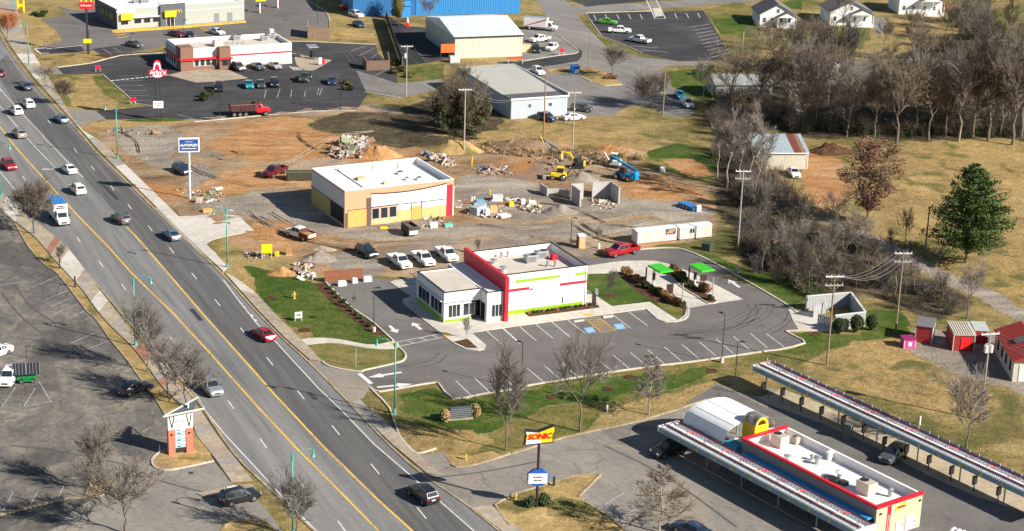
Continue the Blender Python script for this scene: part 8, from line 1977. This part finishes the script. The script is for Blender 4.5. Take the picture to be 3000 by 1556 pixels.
def bush(px,py,rx,h,label,m,group=None,seed=0,name='shrub',ry=None,n=900,sz=.085,cat='shrub'):
    g=G(px,py); o=empty(name,tuple(g),seed,label,cat,group); ry=ry or rx
    rr=random.Random(seed); sh=[(0,0,h*.5,rx*.85,ry*.85,h*.48)]+[(rr.uniform(-.6,.6)*rx,rr.uniform(-.6,.6)*ry,h*rr.uniform(.35,.8),rx*.45,ry*.45,h*.3)for _ in range(5)]
    leaf_cloud(seed,sh,n,sz).build('foliage',M[m],o); MB().blob((0,0,h*.42),rx*.66,ry*.66,h*.38,9,6,jag=.15,seed=seed,zmin=0).build('inner_mass',M[m],o,smooth=True); return o
GB='shrubs along the drive-through lane'
bl=[((430,690),.95,'tanbush'),((475,700),.7,'tanbush'),((560,770),.8,'tanbush'),((615,790),.7,'tanbush'),((680,855),.75,'greenbush'),((745,880),.6,'oliv'),((800,915),.65,'greenbush'),((850,935),.8,'oliv'),((905,970),.85,'tanbush'),((960,1010),.6,'tanbush'),((1000,1040),.85,'tanbush'),((1060,1065),.9,'tanbush'),((1110,1090),.7,'oliv')]
for i,(p,r1,m_)in enumerate(bl):bush(*Q(p)[0],r1,r1*1.5,'low %s shrub between the small lawn and drive-through lane'%{'tanbush':'russet','greenbush':'green','oliv':'olive'}[m_],m_,GB,100+i)
bl=[((1005,680),1.0,'tanbush'),((1060,700),.95,'tanbush'),((1100,745),.9,'oliv'),((1140,790),.7,'greenbush'),((1230,850),.6,'greenbush'),((1365,880),.9,'tanbush'),((1420,910),1.0,'tanbush'),((1470,1010),.6,'oliv')]
for i,(p,r1,m_)in enumerate(bl):bush(*Q(p)[0],r1,r1*1.55,'low %s shrub on the island under the green canopy'%{'tanbush':'russet','greenbush':'green','oliv':'olive'}[m_],m_,'shrubs on the planted island',130+i)
bush(*T('32',(175,1100))[0],.75,1.2,'round clipped bush left of the drive-in sign pole','greenbush',None,151); bush(*T('32',(312,1085))[0],.95,1.4,'round clipped bush right of the drive-in sign pole','greenbush',None,152)
bush(*T('31',(1855,265))[0],.75,1.7,'straw-coloured grass clump left of the dark monument sign','grassclump',None,153,'ornamental_grass',cat='grass clump'); bush(*T('31',(2145,215))[0],.85,1.8,'straw-coloured grass clump right of the dark monument sign','grassclump',None,154,'ornamental_grass',cat='grass clump')
for i,(x,y)in enumerate(((2010,955),(2060,935),(1990,990))):bush(*T('00',(x,y))[0],1.1,1.5,'dark evergreen shrub on the island beside the black suv','ever','shrubs on the upper car park island',160+i)
for i,(x,y)in enumerate(((875,880),(905,850),(880,820),(925,885))):bush(*T('01',(x,y))[0],.9,1.0,'dark low shrub on the small curved island, upper car park','oliv','shrubs on the curved island',165+i)
for i in range(15):bush(*T('22',(165+i*46,405-i*6.3))[0],.32,.5,'tiny reddish shrub in the bed along the restaurant wall',('tanbush','greenbush','oliv')[i%3],'tiny shrubs in the wall bed',170+i,n=120,sz=.07)
kb=[(720,170),(760,215),(800,255),(850,300),(890,345),(930,385),(980,425),(1020,460),(1060,495),(1100,535)]
for i,(x,y)in enumerate(kb):bush(*T('21',(x+6,y-8))[0],.45,.6,'small dark shrub in the planted kerb left of the restaurant',('oliv','greenbush')[i%2],'small shrubs in the planted kerb',190+i,n=150,sz=.07)
for i,(x,y)in enumerate(((1380,640),(1440,700),(1350,720),(1500,760))):bush(*T('01',(x,y))[0],1.5,1.4,'olive brush clump under the utility pole on the bank','oliv','brush under the utility pole',210+i)
for i,(x,y)in enumerate(((350,150),(430,140),(400,165))):bush(*T('00',(x,y))[0],1.2,1.0,'dark shrub on the island near the top left','ever','shrubs near the top left',215+i)
for i,(x,y)in enumerate(((960,750),(1000,770),(930,770))):bush(*T('02',(x,y))[0],.9,.8,'russet shrub at the foot of the island tree','tanbush','shrubs at the island tree',220+i)
bush(*T('03',(1740,110))[0],2.0,2.4,'orange-yellow bush right of the rightmost white house','orleaf',None,225)
bush(*T('02',(1790,730))[0],.9,1.3,'small dark green bush on the lawn below the new car park','greenbush',None,226)
# undergrowth: nobody could count these stems
def undergrowth(name,label,poly,count,h0,h1,mats,seed,stems=26,leaf=.35):
    rr=random.Random(seed); P=W2(poly); xs=[p[0]for p in P]; ys=[p[1]for p in P]
    st=MB(); k=0
    while k<count:
        x,y=rr.uniform(min(xs),max(xs)),rr.uniform(min(ys),max(ys))
        if not inpoly(P,x,y):continue
        k+=1; h=rr.uniform(h0,h1); m_=rr.randrange(len(mats)-1)
        for s in range(stems):
            a=rr.random()*6.28; sp=rr.uniform(.1,.55)*h; bx=x+rr.uniform(-.5,.5); by=y+rr.uniform(-.5,.5)
            p1=Vector((bx+cos(a)*sp*.35,by+sin(a)*sp*.35,h*rr.uniform(.4,.6))); p2=Vector((bx+cos(a)*sp,by+sin(a)*sp,h*rr.uniform(.7,1)))
            st.tube([(bx,by,0),p1,p2],[.035,.025,.012],3,m_,cap=False)
            for q in range(3):
                c=p1.lerp(p2,rr.random()); d=Vector((rr.uniform(-1,1),rr.uniform(-1,1),rr.uniform(0,1)))*h*.16
                st.tube([c,c+d],[.016,.010],3,m_,cap=False)
        if rr.random()<leaf:
            for s in range(70):
                p=Vector((x+rr.gauss(0,h*.2),y+rr.gauss(0,h*.2),abs(rr.gauss(h*.3,h*.22)))); a=Vector((rr.uniform(-1,1),rr.uniform(-1,1),rr.uniform(-1,1))).normalized(); b=a.orthogonal().normalized(); z_=rr.uniform(.07,.15)
                st.add([p-a*z_-b*z_*.6,p+a*z_-b*z_*.6,p+a*z_+b*z_*.6,p-a*z_+b*z_*.6],[(0,1,2,3)],len(mats)-1)
    st.build(name,[M[m_]for m_ in mats],label=label,cat='undergrowth',kind='stuff')
undergrowth('brush','tangled brown brush filling the strip between the gravel track and the car park',D((1860,470),(1900,430),(1990,480),(2060,560),(2200,640),(2320,710),(2440,770),(2400,800),(2200,740),(2080,760),(1990,730),(1900,690),(1865,600)),210,1.6,4.2,['twig','twig2','twig2','oliv'],1,stems=18,leaf=.3)
rr=random.Random(21); SP=W2(D((1860,480),(1990,480),(2060,560),(2320,710),(2440,770),(2400,800),(2200,740),(2080,760),(1900,690),(1865,600))); k=0
while k<34:
    x,y=rr.uniform(min(p[0]for p in SP),max(p[0]for p in SP)),rr.uniform(min(p[1]for p in SP),max(p[1]for p in SP))
    if not inpoly(SP,x,y):continue
    tree(rr.choice(('wood2','wood','pale')),0,0,h=rr.uniform(4.5,8.5),label='slender bare sapling rising from the brown brush strip',group='saplings in the brush strip',i=rr.randrange(9),wide=rr.uniform(.7,1),twigm=rr.choice(('twig','twig2')),world=(x,y,0),name='bare_sapling'); k+=1

undergrowth('wood_undergrowth','brown undergrowth beneath the bare wood',D((1900,320),(1960,200),(2080,140),(2200,200),(2330,130),(2600,70),(2640,345),(2340,350),(2150,345)),420,2.0,4.5,['twig','twig3','twig2','ever'],2,stems=20,leaf=.5)
undergrowth('brush','brush and saplings left of the rusty-roofed shed',D((1790,300),(1880,290),(1915,340),(1900,420),(1950,470),(1880,520),(1820,480),(1800,400)),130,2.0,5.0,['twig2','twig','twig3','oliv'],3)
undergrowth('brush','scrub on the shaded ground beside the ivy-covered trees',D((1060,260),(1200,200),(1230,280),(1210,350),(1130,350)),90,1.0,2.6,['twig','twig3','oliv'],4,stems=16)
undergrowth('brush','olive and straw brush at the edge of the lawn by the outer bend',Q((1850,330),(2000,400),(2200,560),(2450,800),(2560,900),(2600,700),(2300,400),(2000,250)),120,1.2,2.8,['twig','twig2','oliv'],5,stems=14,leaf=.9)
undergrowth('brush','brush in front of the grey-roofed house',T('02',(1940,900),(2420,880),(2460,1010),(2000,1060)),60,2.2,4.5,['twig2','twig','twig3','oliv'],12,stems=22)
undergrowth('brush','tangled brush along the field edge of the wood',[(2230,330),(2330,340),(2700,375),(3010,380),(3010,408),(2700,402),(2330,392),(2230,365)],170,2.0,5.0,['twig2','twig','twig3','ever'],14,stems=18,leaf=.5)
undergrowth('brush','low brush among the white houses',T('03',(0,260),(420,250),(560,480),(300,560),(0,520)),70,1.5,4,['twig2','twig','oliv'],6,stems=16)
undergrowth('brush','brush right of the white houses',T('03',(1750,100),(2200,120),(2350,380),(1900,420)),90,1.5,4,['twig2','twig','oliv'],7,stems=16)
undergrowth('straw_tussocks','straw tussocks on the bank above the building site',D((1210,360),(1330,372),(1500,380),(1620,395),(1600,420),(1400,400),(1220,390)),200,.4,1.3,['grassclump','twig','grassclump'],9,stems=10,leaf=.5)
# ------------------------------------------------------------------ building site heaps, rubble and materials
def mound(name,pts_c,rx,ry,h,m,label,cat='heap',seed=0,az=0,rough=.25,n=26,flat=.0):
    g=G(*pts_c); mb=MB(); rings=9; rr=random.Random(seed)
    vs=[(0,0,h*(1+.1*noise.noise(Vector((seed*3.1,0,0)))))]; fs=[]
    for i in range(1,rings+1):
        t=i/rings
        for j in range(n):
            a=2*pi*j/n; q=1+.22*noise.noise(Vector((cos(a)*1.3+seed,sin(a)*1.3,0)))
            x,y=cos(a)*rx*t*q,sin(a)*ry*t*q
            prof=max(0,1-max(0,t-flat)/(1-flat)); z=h*prof**1.15*(1+rough*1.6*noise.noise(Vector((x*1.1+seed*5,y*1.1,2))))+rough*.25*h*noise.noise(Vector((x*2.7,y*2.7,seed)))*prof
            vs.append((x,y,max(-.05,z)if i<rings else -.08))
    for j in range(n):fs.append((0,1+j,1+(j+1)%n))
    for i in range(rings-1):
        for j in range(n):a=1+i*n+j; b=1+i*n+(j+1)%n; fs.append((a,a+n,b+n,b))
    mb.add(vs,fs); return mb.build(name,m,None,True,loc=tuple(g),rz=R(az),label=label,cat=cat)
def gsolid(k):return M[k]
mound('spoil_heap',T('12',(470,740))[0],3.6,2.6,1.5,M['gravel'],'grey-brown spoil heap in front of the grey concrete walls',seed=1)
mound('spoil_heap',F1(960,790),3.4,2.8,1.7,M['gravel'],'grey spoil heap between the yellow loader and the blue handler',seed=2)
mound('spoil_heap',T('11',(620,1195))[0],3.2,2.6,1.4,M['gravel'],'grey spoil heap above the board fence',seed=3)
mound('spoil_heap',(770,782),1.0,.8,.7,M['orange'],'small reddish soil heap behind the hydrant lawn',seed=4)if 0 else None
A6=lambda x,y:(690+x/6.2725,680+y/6.2725)
mound('spoil_heap',A6(850,770),2.6,1.6,1.3,M['orange'],'small reddish soil heap at the top of the front lawn',seed=4)
mound('earth_bank',Y(900,400),4.6,3.0,2.0,M['orange'],'cut orange earth bank behind the unfinished building','bank',5,10,.3,flat=.3)
mound('earth_bank',T('12',(150,110))[0],10,4,1.7,M['dirt'],'brown earth bank below the two utility poles','bank',6,8,.3,flat=.3)
mound('earth_bank',T('11',(1950,150))[0],6,3.5,2.2,M['dry'],'grassy earth bank at the foot of the grey utility pole','bank',7,10,.3,flat=.3)
mound('earth_bank',T('12',(1000,150))[0],6,3,1.2,M['dirt'],'brown bank between the orange patch and the blue handler','bank',8,8,.35,flat=.3)
mound('brush_heap',T('13',(620,150))[0],5.5,3.2,1.9,M['mulch'],'heap of red-brown soil and brush right of the rusty-roofed shed','heap',9,10,.4)
mound('spoil_heap',T('11',(650,1110))[0],2.2,1.6,.8,M['gravel'],'low grey heap near the white dump-bed truck',seed=10)
mound('shadowed_heap',A6(1350,520),1.6,1.4,.8,M['gravel'],'low heap beside the broken white slabs',seed=11)
cols=[mat('rubble_white',(.56,.53,.49),.8,.1),mat('rubble_blue',(.14,.18,.26),.7,.2),mat('rubble_brown',(.24,.14,.09),.9,.2),mat('rubble_grey',(.33,.29,.25),.9,.2),mat('rubble_green',(.22,.25,.14),.8,.2),mat('rubble_tan',(.42,.30,.19),.9,.1)]
def rubble(name,poly,n,h,label,seed,s0=.15,s1=.6,pw=(3,2,4,4,1,3)):
    rr=random.Random(seed); P=W2(poly); xs=[p[0]for p in P]; ys=[p[1]for p in P]; cx,cy=sum(xs)/len(xs),sum(ys)/len(ys); mb=MB(); k=0; mx=max(max(xs)-min(xs),1)/2; my=max(max(ys)-min(ys),1)/2
    pool=[i for i,w_ in enumerate(pw)for _ in range(w_)]
    while k<n:
        x,y=rr.uniform(min(xs),max(xs)),rr.uniform(min(ys),max(ys))
        if not inpoly(P,x,y):continue
        k+=1; q=max(0,1-max(abs(x-cx)/mx,abs(y-cy)/my)); z=h*q*rr.uniform(.5,1.1)
        a=Vector((rr.uniform(-1,1),rr.uniform(-1,1),rr.uniform(-.5,.5))).normalized(); b=a.orthogonal().normalized(); c=a.cross(b); s_=rr.uniform(s0,s1)
        s_*=(1.7 if rr.random()<.12 else .8); mb.obox((x-cx,y-cy,z+s_*.15),a*s_*rr.uniform(.5,1.6),b*s_*rr.uniform(.2,.6),c*s_*rr.uniform(.05,.4),rr.choice(pool))
    mb.build(name,cols,loc=(cx,cy,0),label=label,cat='rubble',kind='stuff')
mound('rubble_core',Y(560,330),4.6,2.4,1.9,M['dirt'],'dirt core of the big demolition heap behind the unfinished building','heap',12,10)
rubble('demolition_rubble',[Y(120,400),Y(380,230),(Y(560,110)),Y(740,180),Y(800,320),Y(650,430),Y(300,450)],420,2.4,'big heap of mixed white, blue and brown demolition rubble',1,.2,.75)
rubble('demolition_rubble',[Y(1540,350),Y(1800,350),Y(2050,520),Y(1950,560),Y(1700,470)],180,.9,'trail of broken rubble behind the right corner of the unfinished building',2,.15,.5,(4,1,4,3,1,2))
rubble('demolition_rubble',T('11',(2120,320),(2480,290),(2500,380),(2200,390)),130,.7,'trail of broken rubble on the slope right of the unfinished building',3,.15,.45,(4,1,4,3,0,2))
rubble('demolition_rubble',T('10',(1640,530),(1800,520),(2100,510),(2250,600),(2100,680),(1900,660),(1830,580)),120,.5,'scattered debris around the foot of the pole sign',4,.12,.45,(3,0,3,4,1,2))
rubble('demolition_rubble',T('12',(0,620),(180,600),(330,730),(200,760),(60,700)),60,.3,'scattered boards and scraps left of the grey spoil heap',5,.2,.6,(4,0,2,1,0,4))
rubble('demolition_rubble',T('12',(760,620),(1000,640),(1060,700),(900,720),(760,690)),60,.4,'scraps lying at the foot of the slanting concrete wall',6,.15,.5,(4,0,1,3,1,4))
rubble('demolition_rubble',T('11',(1950,620),(2500,590),(2505,780),(2350,800),(2100,780),(1960,720)),150,.3,'scattered building scraps between the piles of material',7,.12,.4,(5,1,3,4,1,4))
rubble('demolition_rubble',T('11',(1600,800),(1900,800),(1900,900),(1620,920)),50,.3,'white and brown scraps in front of the unfinished building',8,.15,.45,(5,0,3,1,1,2))
rubble('demolition_rubble',T('00',(1000,1270),(1200,1260),(1560,1260),(1560,1310),(1100,1336)),40,.3,'dark scraps near the top left of the building site',9,.15,.5,(0,0,3,4,0,0))
rubble('demolition_rubble',[A6(1090,560),A6(1420,620),A6(1350,760),A6(1500,880),A6(1200,900),A6(1100,720)],60,.6,'broken white slabs and orange pieces above the front lawn',10,.25,.7,(6,0,2,1,0,4))
rubble('demolition_rubble',[A6(160,380),A6(540,390),A6(560,490),A6(200,480)],50,.4,'red and white scraps at the foot of the yellow banner',11,.15,.4,(4,1,5,1,1,2))
rubble('rock_scatter',T('12',(60,100),(500,60),(900,260),(560,330),(200,340)),110,.2,'clods and broken earth on the cut bank by the machines',12,.15,.5,(0,0,4,1,0,5))
B6=lambda x,y:(1330+x/5.152,540+y/5.152)
def stack(name,p,w_,d,h,m,label,cat,az=15,parts=3,extra=None):
    g=G(*p); o=empty(name,tuple(g),R(az),label,cat)
    MB().box(-w_/2,w_/2,-d/2,d/2,0,.12).build('pallet',M['lumber'],o)
    for k in range(parts):MB().rbox(-w_/2+random.uniform(0,.08),w_/2-random.uniform(0,.08),-d/2,d/2,.13+(h-.13)*k/parts,.11+(h-.13)*(k+1)/parts,.02).build('layer',m,o)
B=lambda n_,c:mat(n_,c,.75,.12)
stack('material_stack',B6(360,440),1.7,3.2,1.5,B('grey_wrap',(.32,.40,.46)),'wrapped grey-blue material stack with white top right of the unfinished building','stack',-30)
stack('material_stack',B6(500,470),.9,1.0,1.3,M['white'],'white wrapped stack beside the orange crate','stack')
stack('material_crate',B6(590,420),1.3,1.1,1.2,B('orange_crate',(.72,.40,.15)),'orange crate among the building materials','crate')
stack('material_stack',B6(690,320),3.0,.8,.5,B('brown_beams',(.24,.12,.07)),'bundle of brown beams lying on the gravel','stack')
stack('material_stack',B6(860,330),.9,.9,.9,M['amber'],'bright yellow drum at the end of the brown beams','drum')
stack('material_stack',B6(750,490),2.2,1.5,.45,M['white'],'white tarpaulin-covered stack lying flat','stack',40,1)
stack('material_stack',B6(1240,330),2.0,.8,.3,M['lumber'],'pale lumber bundle left of the spoil heap','stack',-35,2)
stack('material_stack',B6(1040,300),.8,.7,1.0,M['white'],'white carton left of the pale lumber bundle','carton')
stack('material_stack',B6(390,300),1.6,1.0,.9,B('blue_wrap',(.16,.33,.48)),'blue-topped carton behind the grey-blue material stack','carton')
stack('material_stack',B6(650,250),2.0,1.2,1.2,B('silver_dome',(.50,.52,.55)),'silver duct section standing behind the brown beams','duct')
for x in (270,310):stack('duct',B6(x,290),.35,.35,1.3,M['white'],'white upright duct, %s of the pair'%('left' if x==270 else 'right'),'duct',0,1)
stack('lumber_bundle',T('11',(1200,850))[0],3.6,1.0,.7,M['lumber'],'pale lumber stack leaning along the front of the unfinished building','lumber',25,3)
stack('material_stack',T('11',(1740,890))[0],1.3,1.2,.8,M['white'],'white bag stack in front of the red corner strip','stack',0,2)
stack('material_stack',T('11',(1880,880))[0],1.5,.9,.55,B('turquoise_wrap',(.10,.50,.40)),'turquoise wrapped bundle near the red corner strip','stack',20,1)
stack('lumber_bundle',T('11',(1250,905))[0],1.4,.8,.35,M['amber'],'yellow bundle beside the dark waste trailer','bundle',10,1)
stack('barrel_group',T('10',(2040,740))[0],2.0,.9,.6,B('orange_boards',(.66,.38,.12)),'orange board bundle beside the pale concrete driveway','bundle',10,2)
stack('saw_horse',A6(980,420),1.1,.6,1.3,B('brown_cabinet',(.42,.22,.10)),'brown wooden crate on legs beside the yellow banner','crate',10,2)
stack('yellow_drum',A6(760,440),.7,.7,.8,M['amber'],'yellow drum right of the yellow banner','drum',0,1)
MB().tube([(0,0,0),(-1.4,.6,2.6)],.09,5).build('leaning_post',M['amber'],loc=tuple(G(*F1(330,240))),label='yellow leaning strut beside the machines',cat='strut')
MB().tube([(0,0,0),(.1,0,1.7)],.12,5).build('marker_post',M['amber'],loc=tuple(G(*T('11',(2110,280))[0])),label='yellow marker post on the earth bank',cat='post')
MB().tube([(0,0,0),(.0,0,1.2)],.08,5).build('marker_post',M['amber'],loc=tuple(G(*T('11',(2290,580))[0])),label='thin yellow marker post above the building materials',cat='post')
MB().rbox(-.5,.5,-.4,.4,0,.9,.08).build('water_tank',M['white'],loc=tuple(G(*T('12',(1470,340))[0])),label='white tank beside the green grass patch',cat='tank')
# tarpaulin logs and picnic pieces by the road side
g=G(*T('10',(1900,1300))[0])if 0 else None
# tan container beside the hall, small shelters
MB().rbox(-2.2,2.2,-1.2,1.2,0,1.6,.05).build('flat_container',B('tan_container',(.55,.44,.28)),loc=tuple(G(*T('02',(140,500))[0])),rz=R(15),label='tan flat-topped container beside the black suv in the hall yard',cat='container')
r_=empty('market_stall',tuple(G(*T('02',(30,625))[0])),R(15),'red and white awning beside the corner of the hall','awning')
MB().box(-2,2,-.6,.6,1.4,1.55).build('awning_roof',M['red'],r_); [MB().box(x,x+.08,-.5,-.42,0,1.4).build('leg',M['frame'],r_)for x in (-1.8,1.7)]
r_=empty('open_carport',tuple(G(*T('01',(1480,260))[0])),R(10),'cream and red arched carport in the yard left of the hall','carport')
MB().tube([(0,1.6*cos(pi*k/8),1.2+1.0*sin(pi*k/8))for k in range(9)],.3,4).build('arch_roof',M['cream'],r_); MB().box(-.3,.3,-1.7,-1.5,0,1.2).build('leg',M['red'],r_); MB().box(-.3,.3,1.5,1.7,0,1.2).build('leg',M['red'],r_)
MB().box(-4,0,-1,1,2.0,2.1).build('flat_roof',M['brownp'],r_)
o=MB().rbox(-1.2,1.2,-.9,.9,0,1.5,.05).build('painted_cabinet',M['palegrey'],loc=tuple(G(*T('01',(1940,610))[0])),rz=R(15),label='pale cabinet half hidden in front of the hall',cat='cabinet')
# pipes crossing the yard, tree rings of soil on lawns
for i,p in enumerate(T('22',(965,235),(390,1215),(940,1135),(1450,1035),(1150,1020),(1955,960))+T('23',(460,600))+T('21',(150,250),(470,560))):
    area('mulch_ring',[(p[0]+dx*9,p[1]+dy*5)for dx,dy in ((-2,0),(-1.4,-1),(0,-1.5),(1.4,-1),(2,0),(1.4,1),(0,1.4),(-1.4,1))],M['mulch'],.05 if i!=0 else .15)
# labels of look-alikes that the photo does tell apart: counted from the left
ORD='first second third fourth fifth sixth seventh eighth ninth tenth eleventh twelfth thirteenth fourteenth fifteenth sixteenth'.split()
same={}
for o in C.objects:
    if o.parent is None and 'label' in o and o.get('kind')is None:same.setdefault(o['label'],[]).append(o)
for lb,os_ in same.items():
    if 1<len(os_)<=16:
        for i,o in enumerate(sorted(os_,key=lambda q:q.location.x/q.location.y)):
            o['label']=(lb+', '+ORD[i]+' from left')if len(lb.split())<=13 else lb
bpy.context.view_layer.update()
